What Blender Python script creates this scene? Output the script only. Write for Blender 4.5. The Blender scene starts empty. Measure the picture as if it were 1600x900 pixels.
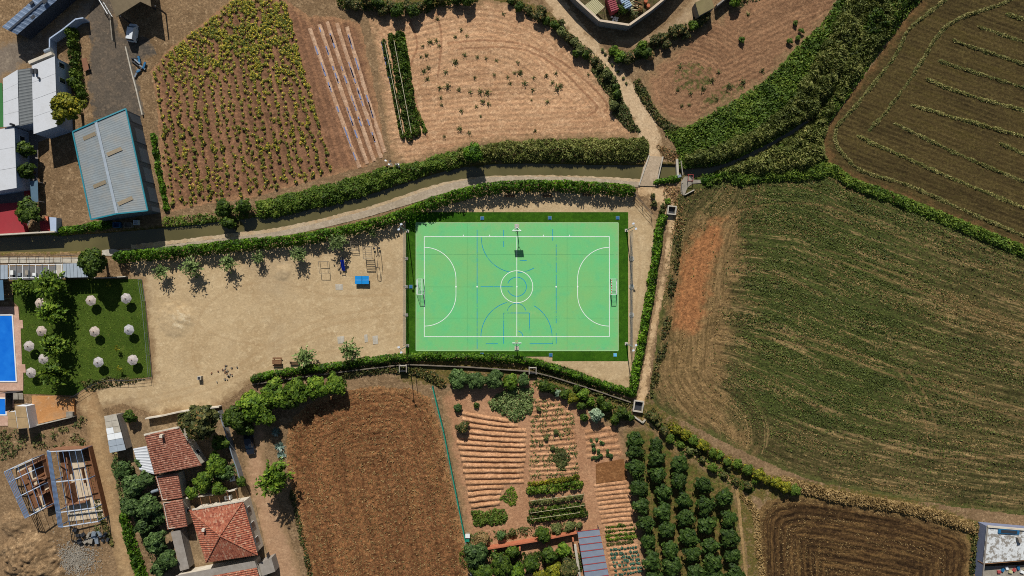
import bpy, math, random
import numpy as np
from mathutils import Vector, Matrix

# ------------------------------------------------------------------ camera, sky, sun, exposure
H = 135.0            # flying height of the camera above the ground (m)
S = 0.13             # metres on the ground per photo pixel (1600 x 900 grid)
scene = bpy.context.scene
cam_data = bpy.data.cameras.new("camera")
cam = bpy.data.objects.new("camera", cam_data)
scene.collection.objects.link(cam)
cam.location = (0, 0, H)
cam.rotation_euler = (0, 0, 0)
cam_data.sensor_width = 36.0
cam_data.lens = 36.0 * H / (1600 * S)
cam_data.clip_end = 6000
scene.camera = cam

SUN_DX, SUN_DY = 0.15, -1.27          # shadow offset on the ground per metre of height
sun_vec = Vector((-SUN_DX, -SUN_DY, 1.0)).normalized()
sun_el = math.asin(sun_vec.z)
sun_az = math.atan2(sun_vec.x, sun_vec.y)
world = bpy.data.worlds.new("World")
scene.world = world
world.use_nodes = True
wnt = world.node_tree
sky = wnt.nodes.new("ShaderNodeTexSky")
sky.sky_type = 'NISHITA'
sky.sun_disc = False
sky.sun_elevation = sun_el
sky.sun_rotation = sun_az
wnt.links.new(sky.outputs[0], wnt.nodes["Background"].inputs[0])
wnt.nodes["Background"].inputs[1].default_value = 0.05
sun_data = bpy.data.lights.new("sun", 'SUN')
sun_data.energy = 5.0
sun_data.angle = math.radians(0.5)
sun_data.color = (1.0, 0.97, 0.925)
sun = bpy.data.objects.new("sun", sun_data)
sun.rotation_euler = (-sun_vec).to_track_quat('-Z', 'Y').to_euler()
sun.location = (0, 0, 200)
scene.collection.objects.link(sun)
scene.view_settings.view_transform = 'Standard'
scene.view_settings.look = 'None'
scene.view_settings.gamma = 1.0
scene.view_settings.use_curve_mapping = False
scene.view_settings.exposure = 0.27
scene.cycles.filter_width = 1.0
scene.cycles.use_denoising = False

# ------------------------------------------------------------------ helpers
COL = scene.collection
rng = np.random.default_rng(7)
random.seed(7)
OFF = {}
ALB = 0.78
SAT = 1.0

def c(r, g, b, k=1.0):
    f = lambda v: ((v / 255 + 0.055) / 1.055) ** 2.4 if v > 10 else v / 255 / 12.92
    R_, G_, B_ = f(r), f(g), f(b); L_ = .3 * R_ + .5 * G_ + .2 * B_; q = SAT
    return tuple(max(0.0, (L_ + (v - L_) * q) * ALB * k) for v in (R_, G_, B_)) + (1.0,)

def at(px, py, z=0.0):
    k = S * (1 - z / H)
    return Vector(((px - 800) * k, (450 - py) * k, z))

def topx(x, y):
    return x / S + 800, 450 - y / S

class G:
    """small node-tree writer"""
    def __init__(s, name):
        s.m = bpy.data.materials.new(name)
        s.m.use_nodes = True
        s.nt = s.m.node_tree
        s.b = s.nt.nodes["Principled BSDF"]
        s.b.inputs["Roughness"].default_value = 0.9
        s.b.inputs["Specular IOR Level"].default_value = 0.2
        s.co = s.nt.nodes.new("ShaderNodeTexCoord").outputs["Object"]
    def n(s, t): return s.nt.nodes.new(t)
    def put(s, sock, v):
        if hasattr(v, "links"): s.nt.links.new(v, sock)
        else: sock.default_value = v
    def noise(s, scale, detail=4, rough=0.6, dist=0.0, vec=None, stretch=None):
        nd = s.n("ShaderNodeTexNoise")
        v = vec if vec is not None else s.co
        if stretch is not None:
            mp = s.n("ShaderNodeMapping")
            mp.inputs["Scale"].default_value = stretch[:3]
            mp.inputs["Rotation"].default_value = (0, 0, stretch[3] if len(stretch) > 3 else 0)
            s.put(mp.inputs[0], v); v = mp.outputs[0]
        s.put(nd.inputs["Vector"], v)
        nd.inputs["Scale"].default_value = scale
        nd.inputs["Detail"].default_value = detail
        nd.inputs["Roughness"].default_value = rough
        nd.inputs["Distortion"].default_value = dist
        return nd.outputs["Fac"]
    def attr(s, name):
        a = s.n("ShaderNodeAttribute"); a.attribute_name = name
        return a.outputs["Fac"]
    def rampf(s, v, lo, hi, a=0.0, b=1.0):
        r = s.n("ShaderNodeMapRange"); r.clamp = True
        s.put(r.inputs[0], v)
        r.inputs[1].default_value = lo; r.inputs[2].default_value = hi
        r.inputs[3].default_value = a; r.inputs[4].default_value = b
        return r.outputs[0]
    def math(s, op, a, b=0.0):
        m = s.n("ShaderNodeMath"); m.operation = op
        s.put(m.inputs[0], a); s.put(m.inputs[1], b)
        return m.outputs[0]
    def mix(s, f, a, b, mode='MIX'):
        m = s.n("ShaderNodeMix"); m.data_type = 'RGBA'; m.blend_type = mode
        s.put(m.inputs[0], f); s.put(m.inputs[6], a); s.put(m.inputs[7], b)
        return m.outputs[2]
    def bump(s, h, strength=0.5, dist=0.1):
        bp = s.n("ShaderNodeBump")
        bp.inputs["Strength"].default_value = strength
        bp.inputs["Distance"].default_value = dist
        s.put(bp.inputs["Height"], h)
        s.put(s.b.inputs["Normal"], bp.outputs[0])
    def speck(s, col, scale, amt, detail=3):
        f = s.rampf(s.noise(scale, detail, 0.7), 0.3, 0.7, 1 - amt, 1 + amt)
        return s.mix(1.0, col, s.grey(f), 'MULTIPLY')
    def grey(s, f):
        cb = s.n("ShaderNodeCombineColor")
        for i in range(3): s.put(cb.inputs[i], f)
        return cb.outputs[0]
    def done(s, col, rough=None, spec=None, metal=None):
        s.put(s.b.inputs["Base Color"], col)
        if rough is not None: s.b.inputs["Roughness"].default_value = rough
        if spec is not None: s.b.inputs["Specular IOR Level"].default_value = spec
        if metal is not None: s.b.inputs["Metallic"].default_value = metal
        return s.m

def plain(name, col, var=0.15, scale=1.5, rough=0.7, spec=0.3, metal=0.0, bump=0.0, dirt=None, dirt_amt=0.5):
    g = G(name)
    k = g.speck(col, scale, var)
    k = g.speck(k, scale * 7, var * 0.6)
    if dirt is not None:
        k = g.mix(g.math('MULTIPLY', g.rampf(g.noise(0.5, 6, 0.7), 0.45, 0.7), dirt_amt), k, dirt)
    if bump: g.bump(g.noise(scale * 5, 3), bump, 0.05)
    return g.done(k, rough, spec, metal)

def leafmat(name, dark, mid, light, accent=None, acc=0.1, trans=0.25):
    g = G(name)
    geo = g.n("ShaderNodeNewGeometry")
    r = geo.outputs["Random Per Island"]
    oi = g.n("ShaderNodeObjectInfo").outputs["Random"]
    cl = g.math('ADD', g.math('MULTIPLY', g.noise(0.45, 3, 0.6), .55), g.math('MULTIPLY', g.noise(0.10, 3, 0.6), .45))
    t = g.math('ADD', g.math('MULTIPLY', r, 0.65), g.rampf(cl, 0.36, 0.64, -0.15, 0.5))
    k = g.mix(g.rampf(t, 0.0, 0.5), dark, mid)
    k = g.mix(g.rampf(t, 0.5, 1.0), k, light)
    if accent is not None:
        r2 = g.math('FRACT', g.math('MULTIPLY', r, 37.7))
        k = g.mix(g.math('LESS_THAN', r2, acc), k, accent)
    k = g.mix(1.0, k, g.grey(g.rampf(oi, 0, 1, 1.0, 1.4)), 'MULTIPLY')
    g.done(k, 0.65, 0.25)
    tr = g.n("ShaderNodeBsdfTranslucent"); g.put(tr.inputs[0], k)
    mx = g.n("ShaderNodeMixShader"); mx.inputs[0].default_value = trans
    out = g.nt.nodes["Material Output"]
    g.put(mx.inputs[1], g.b.outputs[0]); g.put(mx.inputs[2], tr.outputs[0])
    g.put(out.inputs[0], mx.outputs[0])
    return g.m

def tag(o, label=None, cat=None, group=None, kind=None):
    if label: o["label"] = label
    if cat: o["category"] = cat
    if group: o["group"] = group
    if kind: o["kind"] = kind
    return o

def link(name, me, parent=None, off=None):
    o = bpy.data.objects.new(name, me)
    COL.objects.link(o)
    if parent is not None:
        o.parent = parent
        OFF[o.name] = OFF.get(parent.name, Vector((0, 0, 0)))
    else:
        OFF[o.name] = Vector(off) if off is not None else Vector((0, 0, 0))
    return o

def empty(name, loc, label=None, cat=None, group=None):
    o = bpy.data.objects.new(name, None)
    o.empty_display_size = 0.3
    COL.objects.link(o)
    o.location = loc
    OFF[o.name] = Vector(loc)
    return tag(o, label, cat, group)

def np_mesh(name, V, F, mat=None, smooth=False, attrs=None):
    """V (n,3) array, F (m,4) or (m,3) array"""
    V = np.asarray(V, dtype=np.float32); F = np.asarray(F, dtype=np.int32)
    me = bpy.data.meshes.new(name)
    k = F.shape[1]
    me.vertices.add(len(V)); me.vertices.foreach_set("co", V.ravel())
    me.loops.add(F.size); me.loops.foreach_set("vertex_index", F.ravel())
    me.polygons.add(len(F))
    me.polygons.foreach_set("loop_start", np.arange(0, F.size, k, dtype=np.int32))
    me.polygons.foreach_set("loop_total", np.full(len(F), k, dtype=np.int32))
    if smooth: me.polygons.foreach_set("use_smooth", np.ones(len(F), dtype=bool))
    me.update(calc_edges=True)
    if attrs:
        for an, av in attrs.items():
            a = me.attributes.new(an, 'FLOAT', 'POINT')
            a.data.foreach_set("value", np.asarray(av, dtype=np.float32))
    if mat: me.materials.append(mat)
    return me

class MB:
    """collects simple solids into one mesh"""
    def __init__(s): s.v = []; s.f = []
    def add(s, vs, fs):
        o = len(s.v); s.v += [tuple(v) for v in vs]; s.f += [tuple(i + o for i in f) for f in fs]; return s
    def box(s, cx, cy, cz, dx, dy, dz, rz=0.0):
        ca, sa = math.cos(rz), math.sin(rz); vs = []
        for z in (-.5, .5):
            for (x, y) in ((-.5, -.5), (.5, -.5), (.5, .5), (-.5, .5)):
                X, Y = x * dx, y * dy
                vs.append((cx + X * ca - Y * sa, cy + X * sa + Y * ca, cz + z * dz))
        return s.add(vs, [(3, 2, 1, 0), (4, 5, 6, 7), (0, 1, 5, 4), (1, 2, 6, 5), (2, 3, 7, 6), (3, 0, 4, 7)])
    def bar(s, p, q, w, h):
        p, q = Vector(p), Vector(q); d = (q - p).normalized()
        up = Vector((0, 0, 1)) if abs(d.z) < 0.95 else Vector((0, 1, 0))
        a = d.cross(up).normalized() * w / 2; b = a.cross(d).normalized() * h / 2
        vs = [p - a - b, p + a - b, p + a + b, p - a + b, q - a - b, q + a - b, q + a + b, q - a + b]
        return s.add(vs, [(0, 1, 2, 3), (7, 6, 5, 4), (1, 0, 4, 5), (2, 1, 5, 6), (3, 2, 6, 7), (0, 3, 7, 4)])
    def tube(s, pts, rs, n=6, cap=True):
        pts = [Vector(p) for p in pts]
        if not hasattr(rs, "__len__"): rs = [rs] * len(pts)
        vs = []; fs = []
        for i, p in enumerate(pts):
            d = (pts[min(i + 1, len(pts) - 1)] - pts[max(i - 1, 0)]).normalized()
            up = Vector((0, 0, 1)) if abs(d.z) < 0.9 else Vector((1, 0, 0))
            a = d.cross(up).normalized(); b = a.cross(d)
            for k in range(n):
                t = 2 * math.pi * k / n
                vs.append(p + (a * math.cos(t) + b * math.sin(t)) * rs[i])
        for i in range(len(pts) - 1):
            for k in range(n):
                k2 = (k + 1) % n
                fs.append((i * n + k, i * n + k2, (i + 1) * n + k2, (i + 1) * n + k))
        if cap:
            fs.append(tuple(range(n - 1, -1, -1))); fs.append(tuple(range((len(pts) - 1) * n, len(pts) * n)))
        return s.add(vs, fs)
    def prism(s, poly, z0, z1):
        """poly: list of (x,y) or (x,y,z) world; z0 may be number, z1 number or list"""
        n = len(poly)
        ar = sum(poly[i][0] * poly[(i + 1) % n][1] - poly[(i + 1) % n][0] * poly[i][1] for i in range(n))
        idx = list(range(n)) if ar > 0 else list(range(n - 1, -1, -1))
        zt = z1 if hasattr(z1, "__len__") else [z1] * n
        zb = z0 if hasattr(z0, "__len__") else [z0] * n
        vs = [(poly[i][0], poly[i][1], zb[i]) for i in idx] + [(poly[i][0], poly[i][1], zt[i]) for i in idx]
        fs = [tuple(range(n - 1, -1, -1)), tuple(range(n, 2 * n))]
        for i in range(n):
            j = (i + 1) % n
            fs.append((i, j, n + j, n + i))
        return s.add(vs, fs)
    def face(s, *ps): return s.add(ps, [tuple(range(len(ps)))])
    def build(s, name, mat, parent=None, smooth=False, loc=None):
        off = OFF.get(parent.name, Vector((0, 0, 0))) if parent is not None else (Vector(loc) if loc is not None else Vector((0, 0, 0)))
        me = bpy.data.meshes.new(name)
        me.from_pydata([(v[0] - off[0], v[1] - off[1], v[2] - off[2]) for v in s.v], [], s.f)
        if smooth:
            me.polygons.foreach_set("use_smooth", np.ones(len(me.polygons), dtype=bool))
        me.materials.append(mat)
        o = link(name, me, parent, off)
        if parent is None: o.location = off
        return o

def copy_tree(o, parent=None):
    k = o.copy(); COL.objects.link(k); k.parent = parent
    for ch in o.children: copy_tree(ch, k)
    return k

# ---- 2-D geometry on photo pixels
def sdist(poly, X, Y):
    """signed distance (px), positive inside"""
    P = np.asarray(poly, float); Q = np.roll(P, -1, 0)
    d2 = np.full(X.shape, 1e18); ins = np.zeros(X.shape, bool)
    for (ax, ay), (bx, by) in zip(P, Q):
        ex, ey = bx - ax, by - ay
        t = np.clip(((X - ax) * ex + (Y - ay) * ey) / (ex * ex + ey * ey + 1e-9), 0, 1)
        d2 = np.minimum(d2, (X - ax - t * ex) ** 2 + (Y - ay - t * ey) ** 2)
        cr = ((ay > Y) != (by > Y)) & (X < ex * (Y - ay) / (ey if abs(ey) > 1e-9 else 1e-9) + ax)
        ins ^= cr
    d = np.sqrt(d2)
    return np.where(ins, d, -d)

def ldist(line, X, Y):
    P = np.asarray(line, float)
    d2 = np.full(X.shape, 1e18); arc = np.zeros(X.shape); L = 0
    for (ax, ay), (bx, by) in zip(P[:-1], P[1:]):
        ex, ey = bx - ax, by - ay; l = math.hypot(ex, ey)
        t = np.clip(((X - ax) * ex + (Y - ay) * ey) / (l * l + 1e-9), 0, 1)
        q = (X - ax - t * ex) ** 2 + (Y - ay - t * ey) ** 2
        m = q < d2
        d2 = np.where(m, q, d2); arc = np.where(m, L + t * l, arc); L += l
    return np.sqrt(d2), arc

def vnoise(x, y, seed=0):
    ix = np.floor(x); iy = np.floor(y); fx = x - ix; fy = y - iy
    fx = fx * fx * (3 - 2 * fx); fy = fy * fy * (3 - 2 * fy)
    def h(a, b):
        v = np.sin(a * 127.1 + b * 311.7 + seed * 74.7) * 43758.5453
        return v - np.floor(v)
    return (h(ix, iy) * (1 - fx) + h(ix + 1, iy) * fx) * (1 - fy) + (h(ix, iy + 1) * (1 - fx) + h(ix + 1, iy + 1) * fx) * fy

def fbm(x, y, seed=0, o=4):
    s = 0; a = .5; t = 0
    for i in range(o):
        s = s + a * vnoise(x, y, seed + i * 13); t += a; x = x * 2.03; y = y * 2.03; a *= .55
    return s / t

def sstep(a, b, x):
    t = np.clip((x - a) / (b - a), 0, 1); return t * t * (3 - 2 * t)

def smooth_line(pts, step=6):
    """Catmull-Rom resampling"""
    P = [np.array(p, float) for p in pts]; P = [2 * P[0] - P[1]] + P + [2 * P[-1] - P[-2]]
    out = []
    for i in range(1, len(P) - 2):
        n = max(2, int(np.linalg.norm(P[i + 1] - P[i]) / step))
        for k in range(n):
            t = k / n
            out.append(0.5 * ((2 * P[i]) + (-P[i - 1] + P[i + 1]) * t + (2 * P[i - 1] - 5 * P[i] + 4 * P[i + 1] - P[i + 2]) * t * t + (-P[i - 1] + 3 * P[i] - 3 * P[i + 1] + P[i + 2]) * t ** 3))
    out.append(P[-2])
    return [tuple(p) for p in out]

def strip(name, line, hw, z, mat, wig=0.0, seed=0, step=6):
    """a sheet following a line (px), half width hw px (number or list per input point)"""
    L = smooth_line(line, step); n = len(L)
    if hasattr(hw, "__len__"):
        W = np.interp(np.linspace(0, len(hw) - 1, n), np.arange(len(hw)), hw)
    else: W = np.full(n, hw)
    m = MB(); vs = []
    for i, (x, y) in enumerate(L):
        a = np.array(L[max(i - 1, 0)]); b = np.array(L[min(i + 1, n - 1)]); d = b - a; d /= np.linalg.norm(d) + 1e-9
        nx, ny = -d[1], d[0]
        w1 = W[i] + wig * (random.random() - .5) * 2; w2 = W[i] + wig * (random.random() - .5) * 2
        for t in (-w2, 0, w1):
            vs.append(at(x - nx * t, y - ny * t) + Vector((0, 0, z)))
    fs = []
    for i in range(n - 1):
        for k in (0, 1):
            fs.append((i * 3 + k, i * 3 + k + 1, i * 3 + 4 + k, i * 3 + 3 + k))
    m.add(vs, fs)
    return m.build(name, mat)

def sheet(name, poly, z, mat, parent=None):
    m = MB(); P = [at(*p) for p in poly]; n = len(P)
    ar = sum(P[i].x * P[(i + 1) % n].y - P[(i + 1) % n].x * P[i].y for i in range(n))
    if ar < 0: P = P[::-1]
    m.add([(p.x, p.y, z) for p in P], [tuple(range(n))])
    return m.build(name, mat, parent)

# ---- foliage
def unit(a): return a / (np.linalg.norm(a, axis=1, keepdims=True) + 1e-9)

def leaf_quads(P, N, size, aspect=1.6, R=None, tang=None):
    R = R or rng
    n = len(P); N = unit(N)
    T = unit(R.normal(size=(n, 3))) if tang is None else tang + R.normal(size=(n, 3)) * 0.35
    T = unit(T - N * np.sum(T * N, 1, keepdims=True)); B = np.cross(N, T)
    sz = (np.asarray(size) * R.uniform(.65, 1.3, n))[:, None]
    a = T * sz * aspect * .5; b = B * sz * .5
    V = np.stack([P - a, P + b * .9 - a * .1, P + a, P - b * .9 - a * .1], 1).reshape(-1, 3)
    F = np.arange(4 * n).reshape(n, 4)
    return V, F

def crown_mesh(name, mat, R_, hz, zc, nclump, nleaf, leaf, seed, clump=.3, flat=0.2, aspect=1.6):
    r = np.random.default_rng(seed)
    d = unit(r.normal(size=(nclump, 3))); d[:, 2] = np.where(d[:, 2] < -.35, -d[:, 2], d[:, 2])
    ang = np.arctan2(d[:, 1], d[:, 0])
    lump = 1 + .16 * np.sin(ang * 3 + seed) + .1 * np.sin(ang * 5 + 2 * seed)
    rad = r.uniform(.45, 1, nclump) ** .6 * (1 - clump) * lump
    C = d * rad[:, None] * np.array([R_, R_, hz]) + np.array([0, 0, zc])
    P = []; N = []
    for i in range(nclump):
        rc = clump * R_ * r.uniform(.7, 1.25)
        dd = unit(r.normal(size=(nleaf, 3))); dd[:, 2] = np.where(r.random(nleaf) < .7, np.abs(dd[:, 2]), dd[:, 2])
        P.append(C[i] + dd * rc * r.uniform(.6, 1.05, (nleaf, 1)) * np.array([1, 1, .8]))
        N.append(dd * .7 + d[i] * .35 + r.normal(size=(nleaf, 3)) * .35 + np.array([0, 0, flat]))
    V, F = leaf_quads(np.concatenate(P), np.concatenate(N), leaf, aspect, r)
    V[:, 2] = np.maximum(V[:, 2], 0.04)
    return np_mesh(name, V, F, mat)

def shoot_mesh(name, mat, R_, h, nshoot, nleaf, leaf, seed, z0=1.2):
    """loose young tree: shoots radiating from the fork, leaves along each"""
    r = np.random.default_rng(seed); P = []; N = []; T = []
    for i in range(nshoot):
        a = 2 * math.pi * (i + r.uniform(-.3, .3)) / nshoot * 2.4; up = r.uniform(.15, 1.0)
        L = R_ * r.uniform(.7, 1.1)
        t = np.linspace(.12, 1, nleaf)[:, None]
        dirn = np.array([math.cos(a), math.sin(a), 0])
        pts = dirn * L * t * (1.05 - .45 * up) + np.array([0, 0, 1]) * (z0 + (h - z0) * up * np.sqrt(t))
        pts += r.normal(size=pts.shape) * .14 * R_ * (0.5 + .3 * t)
        P.append(pts); N.append(r.normal(size=pts.shape) * .5 + np.array([0, 0, .8]) + dirn * .25)
        T.append(np.repeat(dirn[None], nleaf, 0))
    V, F = leaf_quads(np.concatenate(P), np.concatenate(N), leaf, 2.0, r, np.concatenate(T))
    return np_mesh(name, V, F, mat)

def canopy(name, mat, poly=None, line=None, hw=None, hmax=2.0, dens=30, leaf=.35, lump=1.0, aspect=1.6,
           seed=1, edge=5.0, cut=None, base=0.0, rough=.45, maskf=None, upright=0.0, lumpmin=.45, tight=False):
    """leaf-sized faces over a lumpy canopy; returns mesh"""
    r = np.random.default_rng(seed)
    if poly is not None:
        A = np.asarray(poly, float); x0, y0 = A.min(0); x1, y1 = A.max(0); pad = 4
    else:
        A = np.asarray(line, float); w = np.max(hw); x0, y0 = A.min(0) - w; x1, y1 = A.max(0) + w; pad = 4
    n = int((x1 - x0 + 2 * pad) * (y1 - y0 + 2 * pad) * S * S * dens)
    X = r.uniform(x0 - pad, x1 + pad, n); Y = r.uniform(y0 - pad, y1 + pad, n)
    def field(X, Y):
        wob = 0.0 if tight else (fbm(X * S / 1.3, Y * S / 1.3, seed + 5, 3) - .5) * 9
        if poly is not None: sd = sdist(poly, X, Y) + wob
        else:
            d, arc = ldist(line, X, Y)
            hwv = hw if not hasattr(hw, "__len__") else np.interp(arc, np.linspace(0, arc.max() + 1e-6, len(hw)), hw)
            sd = hwv - d + wob * .5
        e = np.sqrt(np.clip(sd / edge, 0, 1))
        nz = fbm(X * S / lump, Y * S / lump, seed, 3)
        nz = np.clip((nz - .25) / .5, 0, 1)
        return sd, hmax * e * (lumpmin + (1 - lumpmin) * nz)
    sd, h = field(X, Y)
    m = sd > 0
    if maskf is not None: m &= r.random(n) < maskf(X, Y)
    X = X[m]; Y = Y[m]; h = h[m]; sd = sd[m]
    e = 1.5
    gx = (field(X + e, Y)[1] - h) / (e * S); gy = -(field(X, Y + e)[1] - h) / (e * S)
    n = len(X)
    u = r.random(n)
    z = base + h * np.where(u < .72, r.uniform(.8, 1.08, n), r.uniform(.15, .8, n))
    zz = np.clip(z, 0.03, None)
    k = S * (1 - zz * 0 / H)
    P = np.stack([(X - 800) * k, (450 - Y) * k, zz], 1)
    N = np.stack([-gx, -gy, np.full(n, 1.0)], 1)
    N = unit(N) + r.normal(size=(n, 3)) * rough
    tang = None
    if upright:
        tang = np.stack([-gx * .3, -gy * .3 - .25, np.full(n, upright)], 1) + r.normal(size=(n, 3)) * .35
        N = r.normal(size=(n, 3)) + np.array([0, .5, .5])
    V, F = leaf_quads(P, N, leaf, aspect, r, tang)
    V[:, 2] = np.maximum(V[:, 2], base - .5 if base < 0 else .02)
    return np_mesh(name, V, F, mat)
# ------------------------------------------------------------------ ground: one grid, split into the pieces of the setting
CELL = 0.24
GX0, GX1, GY0, GY1 = -116.0, 116.0, -68.0, 68.0
nx = int((GX1 - GX0) / CELL); ny = int((GY1 - GY0) / CELL)
xs = GX0 + np.arange(nx + 1) * CELL; ys = GY0 + np.arange(ny + 1) * CELL
GXX, GYY = np.meshgrid(xs, ys)
PX = GXX / S + 800; PY = 450 - GYY / S
CX = (PX[:-1, :-1] + PX[1:, 1:]) / 2; CY = (PY[:-1, :-1] + PY[1:, 1:]) / 2
WOB = (fbm(CX * S / 1.6, CY * S / 1.6, 3, 4) - .5)
WOB2 = (fbm(CX * S / 1.6, CY * S / 1.6, 31, 4) - .5)

CANAL = smooth_line([(-120, 384), (0, 381), (60, 380), (130, 379), (200, 374), (265, 368), (350, 358), (430, 347), (490, 335), (560, 320), (610, 305), (660, 289), (710, 275), (760, 268), (830, 266), (920, 268), (1000, 269), (1050, 269), (1090, 268), (1130, 262), (1170, 246), (1215, 222), (1260, 193), (1288, 150), (1308, 100), (1326, 50), (1346, 0), (1375, -70)], 12)
CDIST, CARC = ldist(CANAL, PX, PY)
CHW = np.interp(PX, [0, 260, 500, 700, 900, 1040, 1100, 1200, 1350], [12, 12, 11, 10, 10, 10, 7, 4.5, 5])

REG = np.zeros(CX.shape, np.int16)
regs = ["ground"]
polys = {}
def region(name, poly, wob=6.0, shift=0):
    i = len(regs); regs.append(name); polys[name] = poly
    REG[sdist(poly, CX + WOB * wob, CY + WOB2 * wob) > 0] = i
LHW = {}
def region_line(name, line, hw, wob=5.0):
    i = len(regs); regs.append(name); polys[name] = line
    d, arc = ldist(smooth_line(line, 10), CX + WOB * wob, CY + WOB2 * wob)
    LHW[name] = hw
    if hasattr(hw, "__len__"): hw = np.interp(arc, np.linspace(0, arc.max(), len(hw)), hw)
    REG[d < hw] = i

region("service_road", [(-60, 66), (0, 66), (60, 50), (130, 0), (160, -40), (175, -60), (182, 0), (150, 30), (100, 72), (60, 95), (0, 128), (-60, 150)], 2)
region("asphalt_yard", [(134, 30), (162, -30), (178, -10), (186, 50), (232, 60), (246, 84), (212, 102), (226, 180), (204, 192), (146, 190), (136, 130), (142, 70)], 5)
region("squash_field", [(236, 112), (262, 78), (300, 50), (340, 18), (366, -4), (440, -6), (484, 26), (520, 26), (562, 36), (584, 130), (602, 238), (572, 260), (480, 285), (400, 308), (330, 318), (268, 330), (256, 300), (250, 240), (246, 175)], 6)
region("sandy_field", [(575, 30), (640, 18), (700, 6), (760, 0), (812, 6), (850, 32), (890, 66), (925, 98), (945, 130), (962, 162), (975, 190), (1003, 205), (1008, 216), (900, 216), (800, 222), (740, 226), (690, 240), (640, 258), (612, 250), (600, 180), (588, 90)], 6)
region("small_ploughed_field", [(1004, 122), (1040, 90), (1075, 62), (1110, 34), (1150, 12), (1200, -40), (1330, -40), (1310, 10), (1288, 32), (1245, 72), (1205, 118), (1160, 150), (1112, 176), (1076, 196), (1048, 194), (1022, 168)], 6)
region("grass_bank", [(1040, 205), (1076, 196), (1112, 176), (1160, 150), (1205, 118), (1245, 72), (1288, 32), (1310, -10), (1330, -60), (1460, -60), (1440, 0), (1402, 44), (1350, 116), (1298, 190), (1283, 222), (1292, 252), (1310, 275), (1240, 285), (1150, 280), (1080, 298), (1060, 290), (1062, 245)], 5)
region("mown_field", [(1445, -60), (1720, -60), (1720, 440), (1600, 388), (1450, 326), (1332, 282), (1296, 256), (1284, 224), (1299, 190), (1352, 116), (1404, 44), (1442, -4)], 4)
region("green_field", [(1062, 296), (1100, 284), (1160, 276), (1240, 280), (1294, 266), (1335, 290), (1450, 338), (1600, 398), (1720, 450), (1720, 830), (1600, 806), (1500, 792), (1400, 778), (1290, 756), (1230, 738), (1150, 700), (1080, 664), (1030, 640), (1014, 615), (1022, 560), (1032, 480), (1040, 400), (1052, 330)], 5)
region("stubble_field", [(1183, 800), (1200, 782), (1240, 775), (1300, 782), (1380, 796), (1450, 812), (1505, 832), (1520, 856), (1514, 900), (1505, 970), (1196, 970), (1186, 880)], 5)
region("brown_field", [(447, 690), (452, 660), (480, 632), (530, 612), (580, 604), (640, 606), (672, 622), (686, 660), (700, 730), (716, 800), (728, 860), (738, 970), (490, 970), (478, 880), (464, 800), (450, 740)], 5)
region("garden_soil", [(690, 620), (705, 608), (760, 600), (840, 590), (880, 610), (920, 640), (962, 668), (976, 690), (986, 740), (996, 800), (1006, 860), (1012, 960), (735, 960), (728, 830), (714, 760), (700, 690)], 3)
region("orchard_ground", [(972, 672), (1000, 664), (1024, 672), (1060, 700), (1100, 730), (1145, 752), (1156, 790), (1166, 860), (1172, 970), (1014, 970), (1006, 860), (994, 780), (984, 720)], 4)
region("playground_sand", [(200, 402), (300, 392), (400, 382), (500, 370), (600, 348), (660, 325), (740, 300), (800, 293), (900, 293), (985, 300), (1008, 318), (1030, 350), (1022, 420), (1006, 510), (990, 600), (985, 618), (930, 596), (880, 580), (800, 560), (640, 562), (520, 578), (400, 592), (345, 632), (300, 646), (240, 648), (190, 630), (160, 640), (130, 640), (112, 622), (170, 592), (238, 590), (232, 520), (222, 436), (205, 436)], 4)
region_line("dirt_track", [(128, 600), (140, 632), (150, 660), (157, 700), (166, 750), (180, 820), (196, 880), (215, 960)], [16, 17, 15, 14, 13, 14, 15, 15])
region_line("farm_road", [(398, 670), (398, 720), (406, 760), (418, 800), (432, 850), (448, 900), (470, 960)], [17, 16, 18, 22, 24, 23, 22])
region_line("gravel_lane", [(840, -40), (872, 10), (905, 50), (940, 88), (968, 122), (990, 160), (1010, 200), (1020, 232), (1020, 250)], [16, 15, 14, 13, 13, 14, 16, 18, 14], 4)
region_line("compound_lane", [(972, 66), (1000, 66), (1030, 58), (1062, 36), (1090, 14), (1120, -40)], [8, 8, 12, 16, 16, 16], 3)
region_line("footpath", [(1008, 296), (1030, 305), (1050, 335), (1047, 370), (1040, 420), (1028, 480), (1016, 540), (1008, 590), (1000, 630)], [12, 12, 5, 5, 5, 5, 5, 6, 7], 4)

Z = (fbm(GXX / 9, GYY / 9, 2, 4) - .5) * .12 + (fbm(GXX / .9, GYY / .9, 8, 3) - .5) * .06
ROW = np.zeros_like(Z); EDGE = np.zeros_like(Z); M1 = np.zeros_like(Z)
def infield(name, pad=0): return sdist(polys[name], PX, PY)

# squash field: fan of rows
def squash_x0(px, py):
    dy = py - 170.0
    return (px + .0232 * dy) / (1 + .000613 * dy)
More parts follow.
